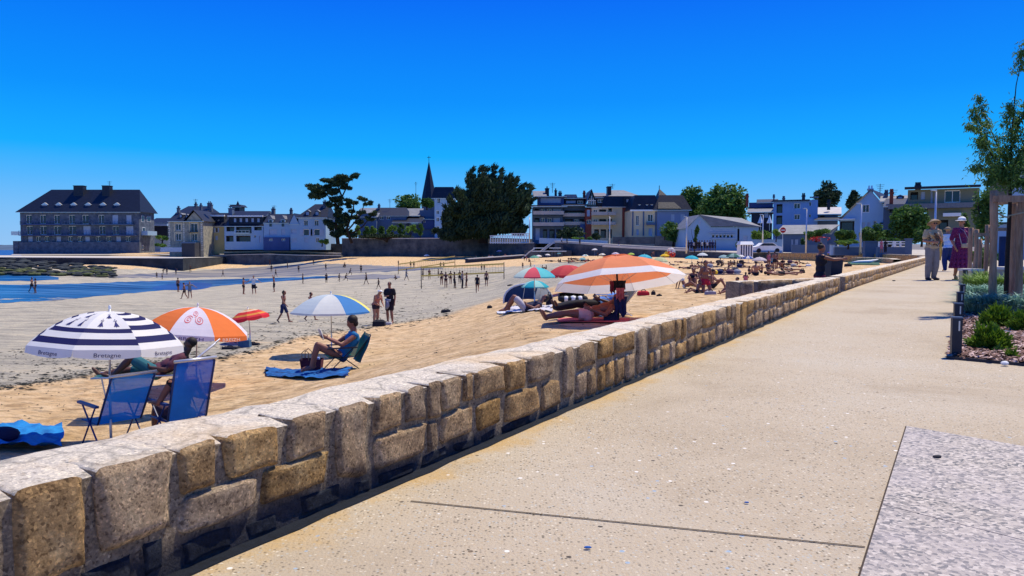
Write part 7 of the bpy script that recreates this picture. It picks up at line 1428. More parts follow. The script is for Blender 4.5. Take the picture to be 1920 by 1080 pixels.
def bodymesh(J, build=1.0, fem=False, vox=.02, hands=False, legs=True):
    q = MB(); torso(q, J, 0, build, fem)
    cap(q, J['che'].lerp(J['nek'], .6), J['nek'].lerp(J['hed'], .45), .066*max(1, build), .054*max(1, build))
    hf = J['hf'].normalized(); up = (J['hed']-J['nek']).normalized(); hx = hf.cross(up); 
    if hx.length < .05: hx = J['shL']-J['shR']
    hx.normalize(); u2 = hx.cross(hf).normalized()
    if u2.dot(up) < 0: u2 = -u2
    h = J['hed']; fr = (hx, -hf, u2)
    q.ell(h+u2*.02, (.074,.093,.098), fr, 16, 12); q.ell(h+hf*.022-u2*.055, (.052,.062,.062), fr, 12, 9)
    if vox < .02:
        q.ell(h+hf*.098-u2*.012, (.011,.018,.022), fr, 8, 6); q.ell(h+hf*.088-u2*.045, (.022,.010,.008), fr, 8, 6); q.ell(h+hf*.078-u2*.085, (.022,.016,.014), fr, 8, 6)
        for s in (1, -1): q.ell(h+hx*s*.076-u2*.008, (.009,.018,.03), fr, 8, 6); q.ell(h+hx*s*.03+hf*.080+u2*.03, (.022,.012,.008), fr, 8, 6)
    for s in 'LR':
        limb(q, J['sh'+s], J['el'+s], J['wr'+s], .048*build, .036*build, .026)
        d = (J['wr'+s]-J['el'+s]).normalized(); sd = (J['sh'+s]-J['sh'+('R' if s == 'L' else 'L')]).normalized(); w = J['wr'+s]
        if hands:
            fx = frame(d, sd.cross(d) if abs(sd.dot(d)) < .9 else (0,0,1)); q.ell(w+d*.045, (.036,.018,.048), fx, 10, 8)
            bend = (-sd*.35 if 1 else 0)
            for i, L in enumerate((.062,.075,.07,.055)):
                k0 = w+d*.078+fx[0]*(i-1.5)*.019; dd = (d+fx[0]*(i-1.5)*.10).normalized(); k1 = k0+dd*L*.5; k2 = k1+(dd+bend).normalized()*L*.5; cap(q, k0, k1, .0095, .009, 8); cap(q, k1, k2, .009, .0075, 8)
            t0 = w+d*.025-fx[0]*.030; t1 = t0+(d*.6-fx[0]).normalized()*.035; cap(q, t0, t1, .012, .010, 8); cap(q, t1, t1+(d-fx[0]*.2).normalized()*.03, .010, .008, 8)
        else: q.ell(w+d*.07, (.035,.028,.075), frame(d, sd if abs(sd.dot(d)) < .9 else (0,0,1)), 8, 6)
        if legs:
            limb(q, J['hi'+s], J['kn'+s], J['an'+s], .082*build, .054*build, .037, bulge=1.12)
            t = J['to'+s]; a = J['an'+s]; cap(q, a-(t-a).normalized()*.03+V3((0,0,-.02 if abs(t.z-a.z) < .08 else 0)), a.lerp(t, .6), .038, .034); cap(q, a.lerp(t, .55), t, .036, .026)
    return remesh(q, vox)
def remesh(q, vox, smooth=3):
    me = q.mesh('tmp', []); o = bpy.data.objects.new('tmp', me); COL.objects.link(o)
    m = o.modifiers.new('r', 'REMESH'); m.mode = 'VOXEL'; m.voxel_size = vox; s_ = o.modifiers.new('s', 'SMOOTH'); s_.iterations = smooth; s_.factor = .5
    dg = bpy.context.evaluated_depsgraph_get(); me2 = bpy.data.meshes.new_from_object(o.evaluated_get(dg)); bpy.data.objects.remove(o); bpy.data.meshes.remove(me)
    me2.polygons.foreach_set('use_smooth', [True]*len(me2.polygons)); me2.materials.clear(); return me2
def cut(me, cond):
    bm = bmesh.new(); bm.from_mesh(me); bmesh.ops.delete(bm, geom=[f for f in bm.faces if not cond(f.calc_center_median())], context='FACES'); bm.to_mesh(me); bm.free(); return me
def hairmesh(J, kind='short', vox=.014):
    q = MB(); hf = J['hf'].normalized(); up = (J['hed']-J['nek']).normalized(); hx = hf.cross(up)
    if hx.length < .05: hx = J['shL']-J['shR']
    hx.normalize(); u2 = hx.cross(hf).normalized()
    if u2.dot(up) < 0: u2 = -u2
    h = J['hed']; fr = (hx, -hf, u2); r = 1.0
    q.ell(h+u2*.035-hf*.018, (.083,.094,.088), fr, 14, 10)
    if kind == 'full': q.ell(h+u2*.05-hf*.03, (.105,.105,.10), fr, 14, 10); q.ell(h-hf*.055-u2*.02, (.095,.065,.085), fr, 12, 9)
    if kind in ('bob', 'long', 'curly'): q.ell(h-hf*.045-u2*.03, (.088,.065,.09), fr, 12, 9)
    if kind == 'long': q.ell(h-hf*.075-u2*.13, (.075,.04,.12), fr, 12, 9)
    if kind == 'bun': q.ell(h+u2*.13-hf*.03, (.036,.036,.034), fr, 10, 8)
    if kind == 'curly':
        rnd = random.Random(5)
        for i in range(26): a = rnd.uniform(0,6.28); e = rnd.uniform(-.3,1.4); q.ell(h+u2*.03-hf*.03+(hx*math.cos(a)*math.cos(e)+(-hf)*abs(math.sin(a))*math.cos(e)+u2*math.sin(e))*.085, (.026,.026,.026), fr, 7, 5)
    return remesh(q, vox, 2)
def garment(J, kind, build=1.0, fem=False, vox=.02):
    q = MB(); g = .012 if vox <= .016 else .018; P0 = J['pel']; up = (J['che']-P0).normalized(); Lt = (J['che']-P0).length; H_ = J
    def h(p): return (V3(p)-P0).dot(up)
    if kind in ('shorts', 'trunks', 'trousers'):
        torso(q, J, g, build, False); ext = {'shorts': .75, 'trunks': .30, 'trousers': 1}[kind]
        for s in 'LR':
            hip, kn, an = J['hi'+s], J['kn'+s], J['an'+s]
            if kind == 'trousers': limb(q, hip, kn, an, .09*build, .072*build, .062, g*.6)
            else: cap(q, hip, hip.lerp(kn, ext), .088*build+g, (.078 if ext > .5 else .082)*build+g*1.4)
        me = remesh(q, vox); return cut(me, lambda p: h(p) < .09)
    if kind in ('brief',):
        torso(q, J, g, build, fem); me = remesh(q, vox); return cut(me, lambda p: -.11 < h(p) < .05)
    if kind in ('top',):
        torso(q, J, g, build, fem); me = remesh(q, vox); return cut(me, lambda p: Lt-.08 < h(p) < Lt+.05)
    if kind in ('onepiece',):
        torso(q, J, g, build, fem); me = remesh(q, vox); return cut(me, lambda p: -.11 < h(p) < Lt+.07)
    if kind in ('tshirt', 'tank'):
        torso(q, J, g*1.3, build, fem)
        if kind == 'tshirt':
            for s in 'LR': cap(q, J['sh'+s], J['sh'+s].lerp(J['el'+s], .62), .058*build+g, .056*build+g*1.3)
        me = remesh(q, vox); nk = (J['nek']-P0).dot(up); return cut(me, lambda p: -.04 < h(p) < nk-.01)
    return None
MESHC = {}
SK = {'f': 'skin', 't': 'skin2', 'd': 'skin3'}
CM = {}
def cl_mat(c):
    k = 'garment_%02x%02x%02x' % tuple(int(255*x) for x in c); return mat(k, c, .85, .12, 12, bump=.003, bscale=30)
def person(label, loc, rz, pz, scale=1.0, skin='t', hair=('short', 'hair'), clothes=(), build=1.0, fem=False, vox=.022, hands=False, group=None):
    root = thing('person', label, 'person', loc, rz, group); root.scale = (scale,)*3
    J = POSES[pz] if isinstance(pz, str) else pz; key = (pz if isinstance(pz, str) else id(pz), round(build, 2), fem, vox)
    def get(tag_, fn):
        kk = key+(tag_,)
        if kk not in MESHC: MESHC[kk] = fn()
        return MESHC[kk]
    def put(nm, me, m):
        if not me.materials: me.materials.append(m)
        o = link(nm, me, root); o.material_slots[0].link = 'OBJECT'; o.material_slots[0].material = m; return o
    put('body', get('body', lambda: bodymesh(J, build, fem, vox, hands)), M[SK[skin]])
    if hair: put('hair', get('hair'+hair[0], lambda: hairmesh(J, hair[0], min(vox, .016))), M[hair[1]])
    names = {'shorts': 'shorts', 'trunks': 'swim_trunks', 'trousers': 'trousers', 'brief': 'swim_brief', 'top': 'bikini_top', 'onepiece': 'swimsuit', 'tshirt': 'shirt', 'tank': 'top'}
    for kd, c in clothes: put(names[kd], get(kd, lambda: garment(J, kd, build, fem, vox)), cl_mat(c))
    return root
BK, NVY, RDc, WT, GRY, TEAL, ORG, PNK, YLW, GRN = (.012,.012,.02), (.012,.02,.08), (.40,.02,.03), (.62,.62,.62), (.18,.18,.2), (.02,.14,.2), (.5,.16,.04), (.5,.14,.2), (.5,.4,.06), (.05,.12,.06)
def lp(px, py, h_px, pz, rz, lab, skin='t', clothes=(('trunks', BK),), fem=False, hair=('short', 'hair'), group=None, real=1.72, build=1.0):
    p = G(px, py); sc = h_px*p.y/F/real; sc = max(.45, min(1.25, sc))
    vx = .028 if h_px < 26 else .022
    return person(lab, p, math.radians(rz), pz, sc, skin, hair, clothes, build, fem, vx, False, group)
g1 = 'bathers scattered on the wet flats'
BI = (('brief', BK), ('top', BK)); BN = (('brief', NVY), ('top', NVY))
L_ = [
 (334,548,27,'contra',160,'bather standing alone at the pool edge, just left of the walking pair','t',(('trunks',BK),)),
 (346,561,31,'walk',-80,'left one of two bathers walking side by side along the near pool edge','t',(('trunks',BK),)),
 (356,560,32,'spread',20,'right one of the walking pair, one arm held out','f',(('trunks',GRY),('tshirt',GRY))),
 (60,549,29,'walk',90,'left one of two bathers standing in the blue water at far left','t',(('trunks',BK),)),
 (67,550,28,'contra',-60,'right one of two bathers standing in the blue water at far left','t',BI),
 (294,522,12,'stand',30,'small bather at the foot of the pier, leftmost','d',(('trunks',BK),)), (304,524,12,'contra',90,'small bather standing second from left below the pier','d',(('trunks',BK),)),
 (313,515,13,'stand',0,'small bather right against the dark pier wall','d',(('trunks',NVY),)), (330,515,13,'hips',200,'small bather in blue at the right end of the pier wall','d',(('trunks',NVY),('tank',NVY))), (306,513,10,'bend',80,'small bather bending over against the pier wall','d',(('trunks',BK),)),
 (357,511,15,'walk2',-90,'bather walking just right of the pier end','d',(('trunks',BK),)), (418,519,13,'walk',90,'bather standing in the middle of the thin wet sheet of water','d',(('trunks',BK),)),
 (457,552,31,'reach',90,'left one of three ball players, arms stretched forward','t',(('trunks',BK),)), (476,552,35,'spread',10,'middle one of three ball players in a pale shirt, arms wide','f',(('shorts',BK),('tshirt',WT))), (514,548,32,'up',-80,'right one of three ball players with hands raised to the face','t',(('shorts',BK),)),
 (517,519,15,'walk',80,'bather walking behind the right ball player','d',(('trunks',BK),)), (509,510,14,'stand',0,'bather standing on the far flats above the ball players','d',(('trunks',BK),)), (506,497,11,'contra',0,'tiny bather on the far dry sand above the ball players','d',BI),
 (539,503,12,'stand',90,'tiny bather at the far water edge, right of the ball players','d',(('trunks',BK),)), (560,511,14,'hips',0,'bather on the far flats, second right of the ball players','d',(('trunks',BK),)), (568,532,19,'stand',90,'bather standing alone above the pale blue parasol','d',(('trunks',BK),)),
 (588,497,10,'stand',0,'tiny bather below the pine garden wall','d',(('trunks',BK),)), (611,507,13,'contra',160,'small bather on the far flats below the pine','d',(('trunks',BK),)), (612,531,19,'stand',180,'bather standing alone left of the running children','d',(('shorts',BK),)),
 (645,502,10,'squat',60,'crouching figure on the far sand below the clipped trees','d',(('trunks',BK),)), (636,529,17,'walk2',90,'running child, leftmost of three by the puddle','d',(('trunks',BK),)), (648,529,18,'run',95,'running child, middle of three by the puddle','d',(('trunks',BK),)), (656,518,16,'run',90,'running child behind the puddle, highest of the three','d',(('trunks',BK),)),
 (677,511,15,'stand',0,'bather standing far above the right end of the puddle','d',(('shorts',BK),)), (687,534,23,'walk',-95,'bather striding left at the right end of the puddle','d',(('trunks',BK),)), (710,542,21,'walk',-80,'child walking just above the bending woman','d',(('trunks',BK),)),
 (743,525,10,'squat',-90,'child squatting at the foot of a thin net pole','d',(('trunks',BK),)), (762,526,22,'walk',90,'walker in grey right of the squatting child','d',(('shorts',GRY),('tshirt',GRY))), (747,497,9,'stand',0,'tiny bather on the far sand behind the thin net pole','d',(('trunks',BK),)),
 (770,502,13,'stand',0,'left one of a tiny pair standing on the far sand','d',BI), (776,502,13,'stand',180,'right one of a tiny pair standing on the far sand','d',(('trunks',BK),)),
 (793,525,23,'up',90,'player at the left net pole with arms raised','d',(('trunks',BK),)), (805,524,20,'contra',0,'player in yellow shorts behind the net','t',(('shorts',YLW),)), (822,521,17,'stand',90,'player standing just left of the big volleyball group','d',(('trunks',BK),)),
 (826,503,12,'stand',0,'left one of a pair far behind the volleyball group','d',(('trunks',BK),)), (832,503,12,'stand',0,'right one of a pair far behind the volleyball group','d',BI),
 (828,535,27,'hips',170,'leftmost woman of the volleyball group in a dark bikini','t',BI), (836,540,30,'hips',180,'woman with hands on hips, second from left in the volleyball group','t',BI), (845,533,25,'stand',160,'woman in a white top, third from left in the volleyball group','t',(('brief',BK),('top',WT))),
 (852,541,31,'contra',90,'slim man in profile at the centre of the volleyball group','d',(('shorts',BK),)), (862,532,25,'stand',200,'bather half hidden behind the man in pale shirt','d',(('trunks',BK),)), (867,541,33,'reach',100,'man in a pale shirt and dark trousers facing the group','f',(('trousers',BK),('tank',GRY))), (875,540,29,'contra',-90,'rightmost bather of the volleyball group, arm bent','t',(('trunks',BK),)),
 (895,550,35,'walk2',180,'woman walking away with a bag, right of the volleyball group','t',(('brief',BK),('tank',BK))), (912,537,29,'stand',170,'bather standing beside the right end of the net','t',(('trunks',BK),)),
 (903,507,13,'stand',0,'left one of a small pair behind the net','d',(('trunks',BK),)), (908,507,12,'stand',0,'right one of a small pair behind the net','d',BI), (980,504,10,'stand',0,'tiny bather on the sand left above the turquoise parasol','d',(('trunks',BK),)), (995,503,10,'walk',-80,'tiny walker on the sand above the turquoise parasol','d',(('trunks',BK),)),
 (1017,505,7,'sit',90,'left one of two seated bathers above the dull red parasol','d',(('trunks',BK),)), (1024,505,8,'sit',-90,'right one of two seated bathers above the dull red parasol','d',(('trunks',BK),)),
]
for px, py, h, pz, rz, lab, skn, clo in L_:
    real = {'squat': 1.0, 'sit': .87, 'bend': 1.35, 'up': 1.9}.get(pz, 1.72); lp(px, py, h, pz, rz, lab, skn, clo, fem=any(c[0] in ('top', 'onepiece') for c in clo), hair=('bob' if any(c[0] == 'top' for c in clo) else 'short', 'hair'), group=g1, real=real)
g2 = 'sunbathers on the crowded sand'
C_ = [
 (983,489,10,'stand',0,'dark clad adult in a small group left of the green parasol','d',(('shorts',BK),('tshirt',BK))), (987,490,9,'contra',60,'adult in a pink top in the small group left of the green parasol','t',(('shorts',GRY),('tshirt',PNK))), (992,491,7,'sit',30,'seated bather between the standing group and the green parasol','t',(('trunks',BK),)),
 (1047,491,6,'sit',60,'seated bather, left one of a pair on the sand above the orange canopy','d',(('trunks',BK),)), (1051,492,7,'sit',-60,'seated bather, right one of a pair on the sand above the orange canopy','d',(('trunks',BK),)), (1066,494,8,'sit',90,'seated bather leaning beside another left of the teal parasol','d',BI), (1071,488,6,'sit',0,'tiny seated bather near the base of the sea wall','d',(('trunks',BK),)),
 (1076,487,4,'lie',80,'tiny sunbather lying near the base of the sea wall','d',(('trunks',BK),)), (1033,491,4,'lie',100,'tiny sunbather lying right of the green parasol','d',(('trunks',BK),)), (917,486,8,'sit',0,'bather in pale clothes seated in the shade below the veranda, left','f',(('tshirt',WT),('shorts',GRY))), (923,486,8,'sit',20,'second bather in pale clothes seated in the wall shade','f',(('tshirt',WT),('shorts',NVY))), (947,485,9,'sit',0,'bather in pale pink seated at the foot of the dark sea wall','f',(('tshirt',PNK),('shorts',WT))), (959,485,8,'sit',40,'rightmost bather seated in the shade of the dark sea wall','f',(('tshirt',WT),('shorts',GRY))), (892,487,8,'sit',0,'bather in blue seated where the garden wall ends','d',(('tshirt',TEAL),('shorts',NVY))),
 (1121,482,9,'stand',0,'bather standing between two parasols under the sea wall','d',(('trunks',BK),)), (1131,477,9,'contra',0,'bather in pink walking in front of the sea wall','t',(('tshirt',PNK),('shorts',GRY))), (1222,484,13,'bend',90,'bather bending forward, arm reaching, right of the tilted parasol','t',(('trunks',BK),)), (1234,482,10,'contra',0,'bather in red standing left of the inflatable toys','t',(('onepiece',RDc),)), (1160,466,10,'walk',60,'walker in blue shorts on the ramp under the villa','d',(('tshirt',NVY),('shorts',WT))),
 (1053,457,10,'walk',90,'walker in black shorts on the upper promenade above the steps','f',(('tshirt',WT),('shorts',BK))), (1063,459,6,'walk2',80,'dark clad walker on the upper promenade beside the clipped bushes','d',(('tshirt',BK),('shorts',BK))), (1087,459,5,'stand',0,'small walker at the clipped bushes on the terrace','d',(('tshirt',NVY),('shorts',BK))),
 (1290,505,6,'lie',75,'sunbather lying left of the yellow ball, nearest the orange canopy','t',(('trunks',BK),)), (1300,503,8,'sitback',80,'sunbather propped on elbows beyond the orange canopy','t',BI), (1310,502,6,'lie',95,'sunbather lying behind the one propped on elbows','t',BI), (1333,501,12,'sit',-60,'bather leaning forward above the kneeling woman','t',(('brief',RDc),('top',RDc))),
 (1346,498,8,'sit',0,'seated bather left of a pair below the dark green parasol','d',(('trunks',BK),)), (1353,499,9,'sit',10,'seated bather right of a pair below the dark green parasol','d',(('tank',BK),('trunks',BK))), (1370,498,8,'sit',60,'seated bather in the shade of the dark green parasol','d',BI), (1377,498,8,'sit',-60,'second seated bather in the dark green parasol shade','d',BI), (1393,498,9,'sit',-90,'bather seated under the royal blue parasol','d',(('tshirt',BK),('trunks',BK))), (1385,499,7,'sitback',90,'bather reclining between dark green and royal blue parasols','d',BI),
 (1352,509,6,'lie',80,'sunbather on dark towel right of the yellow ball','t',(('trunks',BK),)), (1367,511,7,'prone',100,'sunbather face down right of the yellow ball','t',(('trunks',BK),)), (1322,495,5,'lie',60,'tiny sunbather below the white parasol','t',BI), (1276,493,4,'lie',85,'tiny sunbather left of the bright turquoise parasol','t',(('trunks',BK),)), (1262,498,4,'prone',80,'sunbather lying alone on the sand below the toys','d',(('trunks',NVY),)),
 (1417,517,27,'sit',170,'broad bare back of a sitting man at the centre of the near group','f',(('trunks',BK),)), (1398,529,18,'sit',160,'child in a pink swimsuit seated at the corner of the spur wall','t',(('onepiece',PNK),)), (1428,512,17,'sit',-120,'bather seated just behind the broad backed man','t',(('trunks',BK),)), (1405,515,16,'sit',100,'bather with knees up left of the broad backed man','t',BI), (1441,516,20,'sit',40,'bather in dark clothes seated right of the broad backed man','t',(('trunks',BK),('tank',BK))), (1462,517,10,'lie',85,'sunbather stretched on dark towel beyond the spur wall','t',(('trunks',BK),)), (1478,514,8,'lie',92,'sunbather lying farther right on the dark towels','t',BI), (1452,514,12,'sitback',85,'sunbather propped up on dark towels behind the spur wall','d',(('trunks',BK),)),
 (1441,504,33,'stand',20,'left one of the standing children group, in pink','t',(('onepiece',PNK),)), (1452,506,34,'hips',-160,'tall child with back turned in the standing group','t',(('trunks',BK),)), (1447,505,25,'contra',40,'small child in light blue at the middle of the standing group','t',(('tank',(.1,.35,.5)),('trunks',NVY))), (1457,504,26,'reach',-90,'rightmost child of the standing group facing left','t',BI), (1467,503,20,'sit',-60,'dark haired bather sitting just right of the standing children','t',(('tank',BK),('brief',BK))),
 (1475,498,6,'lie',80,'sunbather lying near the far curved wall, left','d',(('trunks',BK),)), (1505,495,5,'prone',85,'sunbather lying under the far wall, beyond the woman at the bin','d',(('trunks',BK),)), (1483,508,7,'lie',95,'sunbather lying right behind the standing children','t',BI), (1420,480,10,'stand',0,'bather in pink standing right of the striped cabin','t',(('onepiece',PNK),)), (1414,481,10,'contra',90,'bather standing against the striped cabin','d',(('trunks',BK),)), (1390,479,11,'stand',0,'dark clad figure standing left of the striped cabin','d',(('tshirt',BK),('shorts',BK))),
 (1652,474,20,'contra',20,'stroller in pink on the road behind the curved wall','t',(('tshirt',PNK),('shorts',PNK))) , (1660,474,18,'stand',0,'stroller in black beside the one in pink behind the curved wall','d',(('tshirt',BK),('trousers',BK))),
]
for px, py, h, pz, rz, lab, skn, clo in C_:
    real = {'squat': 1.0, 'sit': .87, 'sitback': .85, 'bend': 1.35, 'lie': .28, 'prone': .55}.get(pz, 1.72)
    if py < 475:
        Y_ = {1160: 119, 1053: 134, 1063: 133, 1087: 131, 1652: 68, 1660: 68}.get(px, 100); p = Q(px, py, Y_); person(lab, p, math.radians(rz), pz, min(1.1, max(.7, h*Y_/F/1.72)), skn, ('short', 'hair'), clo, 1, False, .028, False, 'strollers on the promenade'); continue
    lp(px, py, h, pz, rz, lab, skn, clo, fem=any(c[0] in ('top', 'onepiece') for c in clo), hair=('bob' if any(c[0] in ('top','onepiece') for c in clo) else 'short', 'hair'), group=g2, real=real)
# rows of far sunbathers that fill the crowded sand
ORD = ['leftmost','second from left','third from left','fourth from left','fourth from right','third from right','second from right','rightmost']
rnd = random.Random(31)
for row, (nm, ya, xa, xb, hh) in enumerate((('farthest', 492.5, 1318, 1500, 4.5), ('middle', 500.5, 1300, 1510, 6), ('nearest', 513, 1300, 1372, 8), ('left hand', 490.5, 1062, 1108, 4.5))):
    for i in range(8):
        pz = rnd.choice(['lie','lie','prone','sitback','sit']); real = {'sit': .87, 'sitback': .85, 'lie': .28, 'prone': .55}[pz]; k_ = {'sit': 1.5, 'sitback': 1.4, 'lie': .62, 'prone': .95}[pz]
        px = xa+(xb-xa)*(i+.5)/8+rnd.uniform(-3, 3); lp(px, ya+rnd.uniform(-1, 1), hh*k_*1.05, pz, rnd.uniform(50, 130), ORD[i]+' sunbather in the '+nm+' row of small figures on the sand', rnd.choice(['t','d','d']), (('trunks', rnd.choice([BK,NVY,RDc,BK])),), group=g2, real=real)
        if i % 2 == 0:
            pp = G(px, ya+1.2); q = MB(); q.box(-.9,.9,-.4,.4,.0,.02); q.ell((.8,.3,.12), (.22,.16,.14), nu=7, nv=5); o_ = q.build('towel_and_bag', cl_mat(rnd.choice([BK,NVY,(.3,.3,.34),(.10,.05,.08)]))); o_.location = pp; tag(o_, 'towel with a bag beside the '+ORD[i]+' sunbather of the '+nm+' row', 'towel', 'towels on the crowded sand')
# terrace diners in front of the club building
for i, px in enumerate(range(1291, 1344, 5)):
    person(['leftmost','second','third','fourth','fifth','middle','fifth from right','fourth from right','third from right','second from right','rightmost'][i]+' person in the row seated along the club terrace wall', Q(px, 471.5, 107+random.random()), math.radians(random.uniform(-180,180)), 'stand', .93, 'd', ('short','hair'), (('tshirt', random.choice([BK,WT,NVY,PNK])),('shorts',BK)), 1, False, .028, False, 'people along the club terrace')
# ---------------- nearer figures
def near(px, py, h_px, pz, rz, lab, real=1.72, **k):
    p = G(px, py); sc = h_px*p.y/F/real; return person(lab, p, math.radians(rz), pz, sc, vox=.013, **k)
near(532, 606, 61, 'walk', 80, 'boy in blue swim shorts walking right, left of the pale blue parasol', clothes=(('shorts', NVY),), skin='t', hair=('curly', 'hair'), build=.92)
near(582, 602, 54, 'walk', 85, 'child walking behind the pale blue parasol, only head and legs visible', clothes=(('shorts', BK),), skin='t', build=.92)
JB = pose(che=(0,-.12,1.24), nek=(0,-.19,1.38), hed=(0,-.27,1.50), hf=(0,-.8,-.6), shL=(.18,-.15,1.33), shR=(-.18,-.15,1.33), elL=(.22,-.18,1.05), wrL=(.12,-.36,.92), elR=(-.22,-.12,1.05), wrR=(-.10,-.34,.90)); POSES['stoop'] = JB
w1_ = near(705, 609, 66, 'stoop', 55, 'elderly woman in a pink swimsuit and white sun cap stooping beside the man in black', real=1.60, clothes=(('onepiece', (.42,.16,.12)), ('trunks', (.03,.02,.03))), skin='f', hair=('short', 'hairg'), build=1.22, fem=True)
q = MB(); h = JB['hed']; q.ell(h+V3((0,.0,.055)), (.10,.11,.06), nu=14, nv=8); q.ell(h+V3((0,-.12,.04)), (.085,.07,.012), nu=12, nv=6); q.build('sun_cap', M['white'], w1_, True)
m1_ = near(731, 606, 77, 'contra', -15, 'man in a black shirt and shorts looking down at the stooping woman', clothes=(('tshirt', BK), ('shorts', (.02,.012,.02))), skin='t', hair=('short', 'hair'), build=1.1)
q = MB(); q.tube([(-.10,-.17,1.0),(.02,-.20,.98),(.12,-.17,.97)], .06, 8); q.tube([(0,-.2,.97),(.0,-.21,.75),(-.06,-.19,.62)], [.06,.085,.05], 8); q.build('tied_jacket', cl_mat((.22,.24,.32)), m1_, True)
near(1322, 549, 60, 'kneel', 10, 'woman in a red bikini kneeling upright at the centre of a group', real=1.22, clothes=(('trunks', (.45,.02,.04)),), skin='t', fem=True, hair=('bob', 'hair'))
near(1300, 537, 34, 'sit', -20, 'curly haired bather seated left behind the kneeling woman', real=.87, clothes=BI, skin='t', fem=True, hair=('curly', 'hair'))
near(1284, 540, 30, 'sitback', 60, 'long haired bather leaning back at the orange canopy edge', real=.85, clothes=(('brief', WT),('top', WT)), skin='t', fem=True, hair=('long', 'hair'))
near(1337, 541, 36, 'sit', 70, 'bather seated right behind the kneeling woman', real=.87, clothes=(('trunks', BK),), skin='t')
near(1316, 536, 36, 'sit', 30, 'shadowed bather seated behind the kneeling woman on her left', real=.87, clothes=(('trunks', BK),), skin='t')
near(1306, 550, 18, 'sitback', -70, 'bather with bent knees in front of the kneeling woman', real=.62, clothes=(('trunks', BK),), skin='t')
near(1376, 552, 32, 'sitback', -75, 'man in black shorts lying back on his elbows by the spur wall', real=.85, clothes=(('shorts', BK),), skin='t', build=1.1)
# woman at the bin
JW = pose(elR=(-.22,-.24,1.34), wrR=(-.20,-.46,1.36), elL=(.20,-.22,1.34), wrL=(.18,-.44,1.36), hf=(0,-1,-.1)); POSES['lean'] = JW
p = Q(1537, 560, 18.4); p.z = Q(1537, 456, 18.4).z-1.74*.98
wb = person('woman in a black vest and wine red shorts leaning over the bin, hair in topknot', p, math.radians(88), 'lean', .97, 't', ('bun', 'hair'), (('tank', BK), ('shorts', (.16,.02,.05))), 1.05, True, .013, True)
# couple under the giant parasol
Yc = 14.0
def at_(px, Y, lift=0): v = ground(px, Y); v.z += lift; return v
JL = pose(pel=(0,0,.15), che=(0,.34,.24), nek=(0,.50,.33), hed=(0,.62,.45), hf=(0,-.75,.65), shL=(.18,.45,.26), shR=(-.18,.45,.26), hiL=(.1,-.04,.13), hiR=(-.1,-.04,.13), knL=(.13,-.45,.16), anL=(.13,-.86,.08), toL=(.18,-.93,.22), knR=(-.08,-.44,.14), anR=(-.04,-.86,.08), toR=(-.06,-.94,.22), elL=(.30,.28,.14), wrL=(.16,.02,.24), elR=(-.30,.26,.12), wrR=(-.14,.04,.26)); POSES['recline'] = JL
gt = ground(1100, 13.7); gt.z = G(1100, 603).z
pl_ = G(1102, 603); lw = person('shirtless man lying on his back on the pink mat, nearest under the giant parasol', V3((pl_.x, pl_.y, pl_.z+.02)), math.radians(90), 'recline', 1.0, 't', ('short', 'hairg'), (('trunks', (.62,.42,.40)),), 1.15, False, .013, True); lw.rotation_euler.z = math.radians(-84)
pl2 = G(1112, 594); l2 = person('person in a dark cap and blue shirt reclining behind the man on the pink mat', V3((pl2.x+.1, pl2.y+.15, pl2.z+.12)), math.radians(-80), 'recline', 1.05, 'd', ('short', 'hair'), (('tshirt', (.10,.24,.60)), ('trousers', BK)), 1.05, False, .013, True)
q = MB(); h = JL['hed']; q.ell(h+V3((0,.02,.045)), (.092,.105,.075), nu=14, nv=8); q.ell(h+V3((0,-.09,.075)), (.07,.07,.012), nu=12, nv=6); q.build('cap', M['black'], l2, True)
hd = G(1142, 594); r_ = recliner('low folding chair behind the heads of the reclining couple', V3((hd.x+.1, hd.y+.25, hd.z)), math.radians(-80), Fb('darkchair', (.03,.07,.13)), M['metalw'], 30, .5, .5, False); r_.scale = (1,1,.75)
lump('dark bag used as a pillow under the head of the shirtless man', 'pillow_bag', 'bag', 1145, 603, 26, 17, cloth('pillowbag', (.02,.022,.06)))
# woman with bent knees left
JK = pose(pel=(0,0,.13), che=(0,.33,.18), nek=(0,.48,.28), hed=(0,.60,.40), hf=(0,-.7,.7), shL=(.17,.42,.2), shR=(-.17,.42,.2), hiL=(.09,-.04,.12), hiR=(-.09,-.04,.12), knL=(.12,-.36,.46), anL=(.12,-.62,.08), toL=(.13,-.78,.04), knR=(-.10,-.30,.44), anR=(-.10,-.50,.08), toR=(-.1,-.66,.04), elL=(.28,.24,.12), wrL=(.16,.02,.22), elR=(-.28,.3,.1), wrR=(-.14,.06,.22)); POSES['bentknees'] = JK
pk = G(985, 586); wk_ = person('woman in dark clothes lying with bent knees in front of the blue shelter', V3((pk.x, pk.y, pk.z+.03)), math.radians(-86), 'bentknees', 1.0, 't', ('bob', 'hair'), (('tank', (.02,.02,.05)), ('shorts', (.40,.38,.42))), 1.08, True, .013, True)
